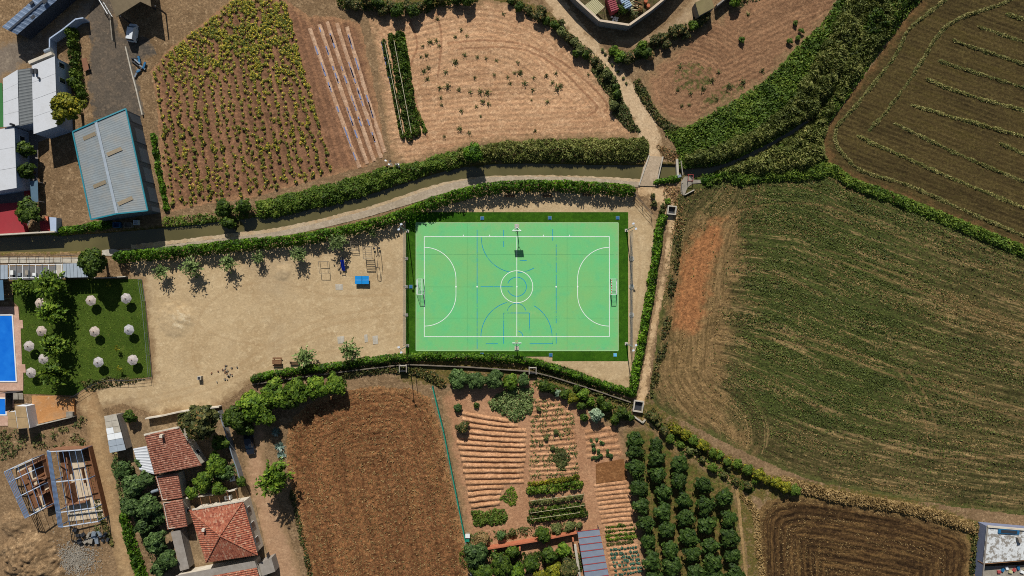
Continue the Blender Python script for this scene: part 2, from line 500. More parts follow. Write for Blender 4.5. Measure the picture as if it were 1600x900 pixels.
# green field, concentric ploughing
U_GREEN = smooth_line([(1760, 460), (1600, 397), (1450, 337), (1330, 288), (1270, 262), (1180, 268), (1110, 284), (1072, 318), (1054, 380), (1044, 450), (1033, 540), (1034, 600), (1068, 652), (1150, 698), (1250, 742), (1400, 776), (1600, 804), (1760, 830)], 25)
U_BROWN = smooth_line([(500, 990), (464, 800), (447, 700), (462, 650), (520, 616), (600, 604), (655, 614), (690, 680), (716, 800), (742, 990)], 20)
U_SANDY = smooth_line([(610, 236), (760, 222), (900, 217), (968, 212), (985, 192), (962, 150), (905, 84), (845, 30), (760, 4), (680, 14), (620, 30)], 15)
U_STUB = smooth_line([(1190, 990), (1184, 860), (1190, 800), (1240, 776), (1350, 790), (1450, 812), (1510, 838), (1518, 880), (1505, 990)], 20)
G_TOP = smooth_line([(1100, 262), (1180, 258), (1270, 262), (1330, 288), (1450, 337), (1600, 397), (1760, 460)], 25)
G_BOT = smooth_line([(1090, 668), (1150, 698), (1250, 742), (1400, 776), (1600, 804), (1760, 830)], 25)
G_WEST = smooth_line([(1100, 288), (1072, 318), (1054, 380), (1044, 450), (1033, 540), (1034, 600), (1068, 652), (1110, 680)], 20)
def green_rc(px, py):
    """row and along-row coordinate (m): headland passes round the west end, long fanning passes east of it"""
    dw, aw = ldist(G_WEST, px, py); dt = ldist(G_TOP, px, py)[0]; db = ldist(G_BOT, px, py)[0]
    t = dt / (dt + db + 1e-6)
    head = (dw + (fbm(px / 25, py / 25, 18, 3) - .5) * 26) < 88
    return np.where(head, dw * S, 200 + t * 56), np.where(head, aw * S, px * S + 400)
DG, AG = green_rc(PX, PY); DG = DG / S; AG = AG / S
DB, AB = ldist(U_BROWN, PX, PY)
DS, AS_ = ldist(U_SANDY, PX, PY)
DT, AT = ldist(U_STUB, PX, PY)
SMALLROW = np.where(PX + (PY - 130) * .5 > 1118, (PY - 130 + .49 * (PX - 1118)) * .9, np.hypot(PX - 1072, (PY - 135) * 1.15)) * S
MOWROW = ((PY - 200) - .365 * (PX - 1450)) * .94 * S
rowmap = {"squash_field": squash_x0(PX, PY) / 14.0, "sandy_field": DS * S, "small_ploughed_field": SMALLROW,
          "mown_field": MOWROW, "green_field": DG * S, "stubble_field": DT * S, "brown_field": DB * S, "garden_soil": PY * S, "orchard_ground": PX * S}
arcmap = {"green_field": AG * S, "brown_field": AB * S, "sandy_field": AS_ * S, "stubble_field": AT * S, "mown_field": (PX + .365 * PY) * .94 * S, "small_ploughed_field": (PX - .49 * PY) * .9 * S, "squash_field": PY * S, "garden_soil": PX * S, "orchard_ground": PY * S}
wv = (fbm(GXX / 5, GYY / 5, 17, 3) - .5)
clod = (fbm(GXX / .55, GYY / .55, 21, 2) - .5)
clod2 = (fbm(GXX / 1.7, GYY / 1.7, 22, 3) - .5)
def relief(name, period, amp, cl, warp=.25, sq=0):
    global Z
    sd = infield(name) * S
    k = np.clip((sd + .2) / 1.2, 0, 1)
    am = .35 + 1.3 * fbm(GXX / 7, GYY / 7, 40, 3) - .3
    if amp: Z = Z + k * amp * np.clip(am, .2, 1.3) * np.sin(2 * np.pi * (rowmap[name] / period + wv * warp))
    Z = Z + k * clod * cl + k * clod2 * cl * .8
relief("squash_field", 1.0, .10, .16, 0)
relief("sandy_field", 1.05, .035, .14, .5)
relief("small_ploughed_field", 1.0, .035, .16, .6)
relief("mown_field", .95, .035, .08, .3)
relief("green_field", 1.6, .07, .16, .5)
relief("stubble_field", 1.3, .10, .18, .5)
relief("brown_field", 1.1, .06, .30, .4)
relief("orchard_ground", 1.0, 0, .15)
bk = np.clip(sdist(polys["grass_bank"], PX, PY) * S / 3, 0, 1)
Z = Z + bk * (fbm(GXX / 2, GYY / 2, 55, 3) - .3) * .35
# earth mounds by the ruin, sand heap in the playground
def mound(px, py, r, h, seed):
    global Z
    d = np.hypot(PX - px, PY - py) / r * (1 + .5 * (fbm(PX / 9., PY / 9., seed, 3) - .5))
    Z = Z + h * np.clip(1 - d * d, 0, 1) * (.75 + .6 * (fbm(PX / 5., PY / 5., seed + 3, 3) - .3))
mound(48, 872, 44, 2.2, 61); mound(22, 820, 22, .9, 62); mound(75, 905, 30, 1.6, 63)
mound(274, 500, 28, .35, 64); mound(288, 492, 16, .25, 65); mound(442, 426, 13, .30, 66)
# flat beds under paving and sheets
def flatten(poly, z=0.0, pad=3):
    global Z
    k = np.clip((sdist(poly, PX, PY) + pad) / pad, 0, 1)
    Z = Z * (1 - k) + z * k
flatten([(626, 326), (992, 326), (992, 572), (626, 572)])
flatten([(20, 430), (240, 430), (245, 598), (118, 622), (20, 620)])
flatten([(-200, 400), (40, 400), (40, 680), (-200, 680)])
flatten([(-200, 60), (60, 60), (60, 366), (-200, 366)])
# the canal bed
k = sstep(3.0, -2.5, CDIST - CHW)
Z = Z * (1 - k) + (-1.55) * k

row_cache = rowmap
def region_obj(name, mat, label, kind="structure"):
    i = regs.index(name)
    jj, ii = np.nonzero(REG == i)
    a = jj * (nx + 1) + ii
    F = np.stack([a, a + 1, a + nx + 2, a + nx + 1], 1)
    u, inv = np.unique(F.ravel(), return_inverse=True)
    F = inv.reshape(-1, 4)
    V = np.stack([GXX.ravel()[u], GYY.ravel()[u], Z.ravel()[u]], 1)
    at_ = {}
    if name in rowmap: at_["row"] = rowmap[name].ravel()[u]; at_["arc"] = arcmap[name].ravel()[u]
    px, py = PX.ravel()[u], PY.ravel()[u]
    p = polys.get(name)
    if p is not None and name not in LINES: at_["edge"] = sdist(p, px, py) * S
    if name in LINES:
        d_, a_ = ldist(smooth_line(p, 10), px, py); at_["edge"] = (np.interp(a_, np.linspace(0, a_.max(), len(LHW[name])), LHW[name]) - d_) * S
    if name in MASKS: at_["mask"] = MASKS[name](px, py)
    me = np_mesh(name, V, F, mat, True, at_)
    o = link(name, me)
    return tag(o, label, kind=kind)
LINES = {"dirt_track", "farm_road", "gravel_lane", "compound_lane", "footpath"}
def ell(px, py, cx, cy, rx, ry, rot=0.0):
    dx, dy = px - cx, py - cy; ca, sa = math.cos(rot), math.sin(rot)
    return np.hypot((dx * ca + dy * sa) / rx, (-dx * sa + dy * ca) / ry)
def green_mask(px, py):
    d = np.minimum(ldist(G_WEST, px, py)[0], ldist(G_BOT, px, py)[0])
    # 0 dry straw on the turning strip at the west end, 1 green growth
    west = sstep(1100, 1210, px + (py - 450) * .05 + (fbm(px / 22, py / 22, 5, 3) - .5) * 60)
    south = sstep(10, 100, d + (fbm(px / 22, py / 22, 6, 3) - .5) * 40)
    v = .15 + .85 * np.maximum(west * south, sstep(300, 285, py) * .8)
    v = v - .35 * ell(px, py, 1290, 330, 60, 26, .4).clip(0, 1).__rsub__(1).clip(0, 1)
    v = v * (1 - .55 * sstep(1300, 1560, px)) * (1 - .5 * sstep(600, 740, py))
    return v.clip(0, 1)
GTRACK = [smooth_line(l, 14) for l in ([(1118, 352), (1150, 332), (1215, 318), (1290, 322), (1360, 346)], [(1180, 512), (1260, 528), (1340, 552), (1440, 590), (1600, 640)], [(1180, 525), (1258, 541), (1338, 565), (1436, 603), (1600, 655)],
    [(1405, 580), (1432, 622), (1446, 660), (1450, 690)], [(1418, 576), (1446, 618), (1460, 656), (1464, 686)], [(1290, 390), (1380, 420), (1480, 462), (1600, 508)], [(1290, 402), (1380, 432), (1480, 474), (1600, 520)], [(1380, 700), (1480, 716), (1600, 712)])]
BARE = [(1108, 350), (1132, 344), (1120, 389), (1109, 429), (1100, 473), (1094, 516), (1070, 520), (1052, 502), (1053, 455), (1067, 407), (1084, 375)]
DRYP = [(1150, 332), (1158, 380), (1146, 450), (1136, 540), (1130, 600), (1148, 664), (1180, 700), (1110, 676), (1052, 645), (1020, 612), (1032, 520), (1048, 430), (1060, 380), (1092, 340)]
def brownpatch(px, py):
    return .9 * sstep(-12, 10, sdist(BARE, px, py) + (fbm(px / 10, py / 10, 4, 4) - .5) * 30)
def drypatch(px, py):
    v = sstep(-22, 20, sdist(DRYP, px, py) + (fbm(px / 14, py / 14, 14, 4) - .5) * 50)
    for l in GTRACK: v = np.maximum(v, .75 * sstep(3.4, .6, ldist(l, px, py)[0]))
    return v
MASKS = {"green_field": green_mask,
         "squash_field": lambda px, py: sstep(20, 0, np.abs(px - 0) * 0 + (squash_x0(px, py) - 490)),
         "sandy_field": lambda px, py: np.maximum(sstep(35, 10, ldist([(645, 70), (640, 150), (665, 230)], px, py)[0]) * .8, sstep(60, 20, ell(px, py, 800, 120, 1.6, 1.0) * 1.0)),
         "small_ploughed_field": lambda px, py: np.maximum(sstep(1.3, .5, ell(px, py, 1085, 120, 45, 35)), sstep(1.2, .5, ell(px, py, 1130, 150, 60, 22, -.55))),
         "ground": lambda px, py: np.maximum.reduce([sstep(28, 12, np.abs(ldist(CANAL, px, py)[0] - 0)), sstep(44, 10, ldist([(1010, 640), (1100, 715), (1200, 765), (1400, 790), (1540, 840)], px, py)[0]), sstep(30, 5, ldist([(540, 0), (700, 0), (800, 0), (900, 60), (980, 150)], px, py)[0]), sstep(40, 15, ldist([(640, 575), (830, 590), (960, 640)], px, py)[0]), sstep(46, 10, ldist([(1150, 760), (1185, 900)], px, py)[0])]),
         "playground_sand": lambda px, py: sstep(150, 0, px * 0 + np.abs(px - 230)) * 0 + np.maximum(sstep(1.2, .3, ell(px, py, 280, 500, 32, 26)), sstep(1.3, .2, ell(px, py, 590, 440, 70, 90)) * .55)}

def soil(name, a, b, d, light=None, rowper=None, rowcol=None, rowamt=.5, rowwarp=.25, fine=2.2, fineamt=.35, bump=.5,
         veg=None, vegthr=(.5, .62), vegscale=.8, vegmask=False, edgecol=None, edgew=1.6, patch=None, extra=None, streak=None):
    g = G(name)
    k = g.mix(g.rampf(g.noise(.09, 4, .65), .38, .64), a, b)
    k = g.mix(g.rampf(g.noise(.55, 5, .7), .48, .68), k, d)
    if rowper:
        rw = g.attr("row")
        ph = g.math('ADD', g.math('DIVIDE', rw, rowper), g.math('MULTIPLY', g.math('SUBTRACT', g.noise(.25, 4, .6), .5), rowwarp * 4))
        w = g.math('SINE', g.math('MULTIPLY', ph, 6.2832))
        w = g.math('ADD', w, g.math('MULTIPLY', g.math('SUBTRACT', g.noise(1.3, 4, .75), .5), 3.2))
        f = g.math('MULTIPLY', g.rampf(w, -.2, 1.1), g.rampf(g.noise(.12, 3, .6), .3, .6, .25 * rowamt, rowamt))
        k = g.mix(f, k, rowcol)
        # broad bands left by single passes of the machine
        w2 = g.noise(.23, 3, .6, vec=g.vec1(rw))
        k = g.mix(1.0, k, g.grey(g.rampf(w2, .3, .7, .8, 1.22)), 'MULTIPLY')
        if streak is not None:
            ar = g.attr("arc")
            n1 = g.noise(1.0, 4, .7, vec=g.vec1(g.math('MULTIPLY', rw, .42), g.math('MULTIPLY', ar, .035)))
            n2 = g.noise(1.0, 4, .75, vec=g.vec1(g.math('MULTIPLY', rw, 1.5), g.math('MULTIPLY', ar, .11)))
            n3 = g.noise(1.0, 3, .7, vec=g.vec1(g.math('MULTIPLY', rw, 4.0), g.math('MULTIPLY', ar, .7)))
            sm = g.math('ADD', g.math('MULTIPLY', n1, .35), g.math('ADD', g.math('MULTIPLY', n2, .4), g.math('MULTIPLY', n3, .25)))
            streakf = g.rampf(sm, .515, .585, 0, .85)
            k = g.mix(1.0, k, g.grey(g.rampf(sm, .40, .60, .62, 1.28)), 'MULTIPLY')
    if veg is not None:
        v = g.noise(vegscale, 6, .75)
        if vegmask: v = g.math('ADD', v, g.math('MULTIPLY', g.math('SUBTRACT', g.attr("mask"), .55), .42))
        k = g.mix(g.rampf(v, *vegthr), k, g.mix(g.rampf(g.noise(3.0, 3, .7), .35, .65), veg[0], veg[1]))
    if streak is not None: k = g.mix(streakf, k, streak)
    if light is not None:
        k = g.mix(g.rampf(g.noise(1.1, 6, .78), .60, .72, 0, .85), k, light)
    if edgecol is not None:
        k = g.mix(g.rampf(g.math('ADD', g.attr("edge"), g.rampf(g.noise(.5, 4, .7), .3, .7, -1.2, 1.2)), .0, edgew, .9, 0), k, edgecol)
    if extra: k = extra(g, k)
    k = g.speck(k, fine, fineamt, 4)
    k = g.speck(k, fine * 4, fineamt * .6, 2)
    g.bump(g.math('ADD', g.noise(fine * 1.1, 5, .75), g.math('MULTIPLY', g.noise(fine * 5, 2, .7), .35)), bump, .25)
    return g.done(k, .95, .08)
def _vec1(s, a, b=0.0):
    cb = s.n("ShaderNodeCombineXYZ"); s.put(cb.inputs[0], a); s.put(cb.inputs[1], b); return cb.outputs[0]
def _sep(s, v, i):
    sp = s.n("ShaderNodeSeparateXYZ"); s.put(sp.inputs[0], v); return sp.outputs[i]
G.vec1 = _vec1; G.sep = _sep

DRY = c(150, 118, 76)
m_ground = soil("bare_earth", c(138, 112, 82), c(116, 93, 66), c(152, 126, 94), light=c(172, 148, 114), veg=(c(78, 82, 36), c(118, 96, 54)), vegthr=(.56, .68), vegmask=True)
region_obj("ground", m_ground, "tan earth and dry verges between the fields, yards and canal")
region_obj("service_road", soil("service_road_m", c(126, 113, 98), c(112, 100, 86), c(142, 128, 110), fineamt=.2, bump=.2, edgecol=c(138, 112, 80)), "grey brown paved lane between the blue roofed and the white buildings")
region_obj("asphalt_yard", soil("yard_m", c(98, 88, 76), c(82, 75, 66), c(112, 98, 82), light=c(134, 116, 94), fineamt=.25, bump=.2, edgecol=c(120, 100, 76), edgew=.6), "worn dark asphalt yard north of the large grey shed")
region_obj("squash_field", soil("squash_soil", c(126, 92, 68), c(110, 80, 58), c(138, 102, 76), rowper=1.0, rowcol=c(160, 116, 84), rowamt=.55, rowwarp=0.03, edgecol=c(160, 122, 88), fineamt=.3), "red brown field planted with squash in fanning rows")
def sandy_extra(g, k):
    return g.mix(g.rampf(g.math('ADD', g.attr('track'), g.math('MULTIPLY', g.math('SUBTRACT', g.noise(1.0, 4, .7), .5), .8)), .45, .8, 0, .6), k, c(140, 98, 70))
region_obj("sandy_field", soil("sandy_soil", c(190, 150, 112), c(176, 136, 100), c(200, 162, 124), light=c(212, 178, 140), rowper=1.05, rowcol=c(160, 116, 86), rowamt=.42, rowwarp=.2, fineamt=.3, extra=sandy_extra, edgecol=c(138, 112, 80)), "bare pinkish sandy field with curved harrow lines north of the canal")
region_obj("small_ploughed_field", soil("small_soil", c(138, 104, 76), c(122, 91, 66), c(148, 114, 84), rowper=1.0, rowcol=c(162, 120, 86), rowamt=.4, rowwarp=.3, veg=(c(72, 80, 40), c(96, 92, 50)), vegthr=(.66, .76), vegmask=True, edgecol=c(138, 112, 80)), "brown ploughed field with arcs and slanting passes beside the gravel lane")
region_obj("grass_bank", soil("bank_soil", c(62, 72, 28), c(50, 62, 22), c(76, 84, 34), veg=(c(46, 66, 18), c(84, 98, 32)), vegthr=(.4, .6), fineamt=.5, edgecol=c(138, 112, 80)), "green overgrown bank along the reed lined canal")
region_obj("mown_field", soil("mown_soil", c(78, 65, 37), c(67, 56, 32), c(86, 74, 42), rowper=.95, rowcol=c(94, 80, 48), rowamt=.6, rowwarp=.08, veg=(c(74, 70, 32), c(92, 80, 42)), vegthr=(.55, .75), edgecol=c(112, 84, 52), fineamt=.4, streak=c(72, 62, 30)), "brown mown field with rows of cut hay")  # soil tones lowered to hold the lens falloff at the frame's right
def green_extra(g, k):
    dn = g.math('ADD', g.attr("dry"), g.math('MULTIPLY', g.math('SUBTRACT', g.noise(.5, 5, .75), .5), .9))
    k = g.mix(g.rampf(dn, .25, 1.0, 0, .8), k, g.mix(g.rampf(g.noise(1.0, 4, .75, vec=g.vec1(g.math('MULTIPLY', g.attr('row'), 1.6), g.math('MULTIPLY', g.attr('arc'), .15))), .40, .60), c(152, 122, 82), c(108, 86, 54)))
    k = g.mix(g.rampf(g.math('ADD', g.attr("dry"), g.math('MULTIPLY', g.math('SUBTRACT', g.noise(.35, 4, .7), .5), 1.6)), 1.15, 1.35, 0, .8), k, c(176, 142, 96))
    return g.mix(g.attr("bare"), k, g.mix(g.rampf(g.noise(.8, 4, .7), .4, .6), c(168, 114, 72), c(144, 96, 60)))
region_obj("green_field", soil("green_soil", c(82, 75, 43), c(68, 66, 36), c(98, 85, 53), rowper=1.6, rowcol=c(110, 96, 58), rowamt=.35, rowwarp=.12, veg=(c(56, 62, 30), c(76, 85, 38)), vegthr=(.45, .66), vegscale=1.1, vegmask=True, light=c(132, 112, 76), edgecol=c(84, 86, 44), fineamt=.45, streak=c(150, 124, 84), extra=green_extra), "large green and straw striped field east of the court")  # tones lowered so the colour carries some lens darkening toward the frame edge
gme = bpy.data.objects["green_field"].data
_co = np.zeros(len(gme.vertices) * 3, np.float32); gme.vertices.foreach_get("co", _co); _co = _co.reshape(-1, 3)
_a = gme.attributes.new("dry", 'FLOAT', 'POINT'); _a.data.foreach_set("value", drypatch(_co[:, 0] / S + 800, 450 - _co[:, 1] / S).astype(np.float32))
_a = gme.attributes.new("bare", 'FLOAT', 'POINT'); _a.data.foreach_set("value", brownpatch(_co[:, 0] / S + 800, 450 - _co[:, 1] / S).astype(np.float32))
region_obj("stubble_field", soil("stubble_soil", c(70, 51, 31), c(53, 38, 23), c(82, 62, 37), rowper=1.3, rowcol=c(112, 84, 50), rowamt=.6, rowwarp=.25, light=c(136, 106, 66), edgecol=c(128, 102, 64), fineamt=.5, streak=c(112, 86, 50)), "dark brown stubble field with curved passes beside the orchard")  # browns lowered further to stand for lens darkening in this corner
region_obj("brown_field", soil("brown_soil", c(130, 88, 56), c(116, 77, 48), c(142, 100, 65), rowper=1.1, rowcol=c(132, 96, 60), rowamt=.35, rowwarp=.3, light=c(158, 118, 76), edgecol=c(158, 116, 76), fineamt=.55, fine=1.8, bump=.9, streak=c(138, 98, 60)), "freshly tilled cloddy brown field south of the playground")
region_obj("garden_soil", soil("garden_soil_m", c(176, 132, 98), c(160, 118, 86), c(184, 142, 106), fineamt=.22, veg=(c(96, 96, 44), c(132, 104, 60)), vegthr=(.70, .8), edgecol=c(138, 112, 80)), "light brown soil of the vegetable garden")
region_obj("orchard_ground", soil("orchard_soil", c(112, 92, 52), c(90, 84, 42), c(128, 102, 64), veg=(c(62, 78, 26), c(88, 100, 40)), vegthr=(.46, .62), edgecol=c(138, 112, 80)), "weedy ground under the orchard trees")
def play_extra(g, k):
    k = g.mix(g.rampf(g.math('ADD', g.attr('track'), g.math('MULTIPLY', g.math('SUBTRACT', g.noise(.9, 4, .7), .5), .9)), .45, .9, 0, .26), k, c(160, 130, 92))
    k = g.mix(g.rampf(g.noise(.05, 5, .6), .52, .68, 0, .5), k, c(166, 146, 116))
    return g.mix(g.rampf(g.noise(.32, 7, .78), .62, .74, 0, .7), k, c(208, 190, 156))
region_obj("playground_sand", soil("playground_m", c(190, 165, 126), c(175, 149, 111), c(197, 173, 134), light=c(206, 186, 150), veg=(c(218, 200, 166), c(200, 178, 140)), vegthr=(.62, .74), vegscale=.7, vegmask=True, fineamt=.12, bump=.25, extra=play_extra, edgecol=c(138, 112, 80)), "sandy playground and apron around the sports court")
region_obj("dirt_track", soil("track_m", c(172, 142, 102), c(162, 130, 92), c(180, 152, 112), fineamt=.16, bump=.3, edgecol=c(138, 112, 80)), "tan dirt track between the ruined steel frames and the houses")
region_obj("farm_road", soil("farm_road_m", c(172, 136, 104), c(160, 126, 96), c(184, 150, 116), fineamt=.14, bump=.25, edgecol=c(138, 112, 80)), "pale dirt road between the tiled houses and the brown field")
region_obj("gravel_lane", soil("lane_m", c(194, 166, 130), c(182, 154, 118), c(204, 178, 142), edgew=.7, fineamt=.18, bump=.3, edgecol=c(138, 112, 80)), "pale gravel lane running down to the canal bridge")
region_obj("compound_lane", soil("clane_m", c(176, 152, 120), c(156, 130, 100), c(178, 154, 120), fineamt=.15, bump=.25, edgecol=c(138, 112, 80)), "lane along the walled compound in the wall's shadow")
region_obj("footpath", soil("footpath_m", c(196, 166, 126), c(184, 152, 112), c(206, 176, 136), edgew=.5, fineamt=.16, bump=.25, edgecol=c(138, 112, 80)), "narrow trodden path between the court hedge and the green field")

_m = bpy.data.objects["sandy_field"].data
_co = np.zeros(len(_m.vertices) * 3, np.float32); _m.vertices.foreach_get("co", _co); _co = _co.reshape(-1, 3); _x, _y = _co[:, 0] / S + 800, 450 - _co[:, 1] / S
_t = np.zeros(len(_x))
for _l in ([(700, 67), (760, 63), (820, 70), (870, 92), (915, 126), (948, 162), (944, 176)], [(718, 76), (790, 74), (836, 84), (880, 112), (910, 142), (934, 168), (920, 180)], [(640, 30), (652, 70), (640, 110), (650, 160), (668, 215)], [(682, 20), (690, 60), (684, 120)]):
    _t = np.maximum(_t, sstep(3.2, .8, ldist(smooth_line(_l, 10), _x, _y)[0]))
_a = _m.attributes.new("track", 'FLOAT', 'POINT'); _a.data.foreach_set("value", _t.astype(np.float32))
_m = bpy.data.objects["playground_sand"].data
_co = np.zeros(len(_m.vertices) * 3, np.float32); _m.vertices.foreach_get("co", _co); _co = _co.reshape(-1, 3); _x, _y = _co[:, 0] / S + 800, 450 - _co[:, 1] / S
_t = np.zeros(len(_x))
for _l in ([(150, 640), (200, 626), (270, 612), (340, 590), (420, 540), (500, 500), (600, 480)], [(152, 652), (205, 637), (276, 622), (348, 600), (428, 551), (506, 511), (600, 492)], [(320, 600), (300, 540), (330, 470), (420, 440), (520, 462), (610, 460)], [(420, 575), (480, 556), (560, 540), (625, 520)], [(260, 460), (330, 520), (430, 540), (520, 520)], [(985, 330), (1000, 400), (994, 480), (984, 560)]):
    _t = np.maximum(_t, sstep(4.5, .8, ldist(smooth_line(_l, 14), _x, _y)[0]))
_a = _m.attributes.new("track", 'FLOAT', 'POINT'); _a.data.foreach_set("value", _t.astype(np.float32))
# land beyond the frame
m = MB(); R = 2500
for (a, b, e, f) in ((-R, GY1, R, R), (-R, -R, R, GY0), (-R, GY0, GX0, GY1), (GX0 + nx * CELL, GY0, R, GY1)):
    m.face((a, b, -.02), (e, b, -.02), (e, f, -.02), (a, f, -.02))
tag(m.build("outlying_land", soil("outland_m", c(126, 98, 62), c(88, 88, 44), c(140, 108, 72), fine=.8)), "flat farmland reaching to the horizon around the fields", kind="structure")

# canal water
g = G("canal_water_m")
k = g.mix(g.rampf(g.noise(.15, 4), .35, .65), c(104, 96, 60), c(90, 84, 52))
g.bump(g.noise(1.5, 3), .08, .05)
m_water = g.done(k, .12, .5)
o = strip("canal_water", CANAL[::2], 16, -0.45, m_water)
tag(o, "murky olive brown water of the irrigation canal", kind="structure")
# path with pale concrete edge along the south bank
m_path = soil("canal_path_m", c(172, 156, 134), c(160, 144, 122), c(184, 168, 146), fineamt=.14, bump=.2)
m_bank = soil("canal_bank_m", c(196, 176, 146), c(180, 156, 122), c(170, 140, 104), fineamt=.22, bump=.4)
NPATH = [(188, 393), (230, 390), (300, 382), (360, 375), (420, 368), (475, 358), (530, 345), (580, 332), (630, 316), (680, 300), (730, 288), (790, 281), (860, 280), (930, 282), (1000, 289)]
o = strip("canal_path", NPATH, [3.5, 4, 4, 4, 4, 4.5, 5, 5, 6, 7, 6, 4, 3.5, 3.5, 4], .055, m_path, .35)
tag(o, "grey concrete maintenance path along the south bank of the canal", kind="structure")
def offs(line, d):
    L = smooth_line(line, 10); out = []
    for i in range(len(L)):
        a = np.array(L[max(i - 1, 0)]); b = np.array(L[min(i + 1, len(L) - 1)]); t = b - a; t /= np.linalg.norm(t)
        out.append((L[i][0] + t[1] * d, L[i][1] - t[0] * d))
    return out

o = strip("canal_bank", [(205, 386), (300, 375), (360, 368), (420, 361), (475, 351), (530, 338), (580, 325), (630, 308), (680, 292), (730, 281), (790, 276.5), (860, 276), (930, 278), (1000, 283)], [3.4, 3, 3, 3, 3.4, 3.4, 3.2, 3, 3, 2.4, 2.2, 2.2, 2.2, 3], .045, m_bank, .9, step=4)
tag(o, "pale eroded concrete lip between the canal path and the water", kind="structure")

o = strip("orchard_trail", [(1004, 652), (1020, 666), (1060, 696), (1110, 728), (1146, 756), (1153, 780), (1158, 830), (1166, 905)], [3, 2.6, 2.6, 2.4, 2.6, 2.2, 2, 2], .10, soil("trail_m", c(160, 130, 86), c(142, 118, 76), c(170, 140, 98), fineamt=.2), .6, step=4)
tag(o, "narrow worn trail curving round the orchard", kind="structure")
# ------------------------------------------------------------------ vegetation
L_hedge = leafmat("hedge_leaf", c(24, 44, 4), c(66, 102, 12), c(116, 150, 28))
L_reed = leafmat("reed_leaf", c(56, 66, 24), c(98, 106, 46), c(150, 146, 82))
L_grass = leafmat("grass_leaf", c(48, 68, 14), c(80, 104, 28), c(120, 134, 48))
L_olive = leafmat("olive_leaf", c(38, 46, 20), c(74, 80, 36), c(118, 112, 58), c(140, 110, 64), .06)
L_tree = leafmat("tree_leaf", c(28, 44, 6), c(58, 80, 14), c(100, 118, 32))
L_orch = leafmat("orchard_leaf", c(26, 44, 10), c(50, 72, 20), c(82, 102, 36))  # greens lowered a little for the lens darkening toward the frame edge
L_bright = leafmat("bright_leaf", c(36, 58, 8), c(80, 108, 22), c(132, 150, 44))
L_yell = leafmat("yellow_leaf", c(54, 64, 12), c(108, 112, 22), c(176, 158, 36))
L_squash = leafmat("squash_leaf", c(62, 76, 26), c(102, 110, 34), c(160, 152, 46), c(204, 180, 52), .2)
L_squash_g = leafmat("squash_green_leaf", c(74, 84, 34), c(106, 112, 44), c(150, 146, 58), c(200, 176, 60), .24)
L_straw = leafmat("straw_blade", c(110, 88, 50), c(146, 120, 74), c(182, 154, 104))
L_hay = leafmat("hay_blade", c(98, 96, 48), c(132, 126, 70), c(170, 158, 100), c(88, 98, 42), .25)
L_field = leafmat("field_leaf", c(56, 64, 26), c(80, 92, 36), c(116, 124, 58))
L_weed = leafmat("weed_leaf", c(58, 68, 32), c(92, 100, 50), c(132, 132, 74))
L_agave = leafmat("agave_leaf", c(72, 96, 84), c(116, 138, 124), c(186, 200, 184))
L_cab = leafmat("cabbage_leaf", c(44, 82, 68), c(78, 118, 96), c(124, 156, 128))
L_fig = leafmat("fig_leaf", c(30, 50, 18), c(66, 90, 40), c(112, 134, 74))
L_pale = leafmat("pale_leaf", c(96, 122, 92), c(136, 156, 124), c(176, 190, 156))
L_rust = leafmat("rust_leaf", c(104, 76, 46), c(146, 112, 70), c(186, 152, 104), c(84, 88, 44), .2)
m_bark = plain("bark", c(96, 78, 58), .3, 4, .95, .1, bump=.5)

_tm = {}
def tmpl(mat, cls, var):
    key = (mat.name, cls, var)
    if key not in _tm:
        sd = 11 + var * 7 + len(_tm)
        if cls == 's': me = crown_mesh(mat.name + "_small_crown", mat, .7, .55, .42, 14, 15, .24, sd, .38)
        elif cls == 'm': me = crown_mesh(mat.name + "_medium_crown", mat, 1.5, 1.15, 1.25, 44, 24, .31, sd, .28)
        elif cls == 'l': me = crown_mesh(mat.name + "_large_crown", mat, 2.8, 2.0, 2.7, 90, 36, .38, sd, .22)
        else: me = crown_mesh(mat.name + "_tuft", mat, .45, .22, .16, 7, 7, .2, sd, .42, aspect=2.6)
        _tm[key] = me
    return _tm[key]
WT = [shoot_mesh('weed_tuft', L_weed, .62, .42, 11, 5, .13, 150 + i, .05) for i in range(4)]
CLS = {'t': .45, 's': .7, 'm': 1.5, 'l': 2.8}
_vi = [0]
def pickcls(r):
    return 't' if r < .5 else 's' if r < 1.05 else 'm' if r < 2.2 else 'l'
def shrub(px, py, rpx, mat, label, cat="shrub", group=None, name="shrub", hs=1.0):
    r = rpx * S; cl = pickcls(r); k = r / CLS[cl]; _vi[0] += 1
    me = tmpl(mat, cl, _vi[0] % 3) if name != 'weed_tuft' else WT[_vi[0] % 4]
    if name == 'weed_tuft': k = r / .48; hs = 1.0
    zc = {'t': .2, 's': .35, 'm': 1.1, 'l': 2.4}[cl] * k * hs
    o = link(name, me); p = at(px, py, zc); o.location = (p.x, p.y, -.02)
    o.rotation_euler = (0, 0, random.uniform(0, 6.28)); o.scale = (k * random.uniform(.92, 1.08), k * random.uniform(.92, 1.08), k * hs)
    return tag(o, label, cat, group)
_trunks = {}
def trunk_mesh(h, r, var):
    key = (round(h, 1), round(r, 2), var)
    if key not in _trunks:
        rr = random.Random(var * 5 + 3); m = MB()
        m.tube([(0, 0, -.1), (.05, .02, h * .4), (0, .06, h * .75)], [r * 1.3, r, r * .8], 7)
        for i in range(5):
            a = i * 1.257 + rr.uniform(-.4, .4); L = h * rr.uniform(.45, .7)
            m.tube([(0, .04, h * .55), (math.cos(a) * L * .5, math.sin(a) * L * .5, h * .9), (math.cos(a) * L, math.sin(a) * L, h * 1.25)], [r * .6, r * .4, r * .15], 5)
        me = bpy.data.meshes.new("trunk"); me.from_pydata(m.v, [], m.f); me.materials.append(m_bark)
        _trunks[key] = me
    return _trunks[key]
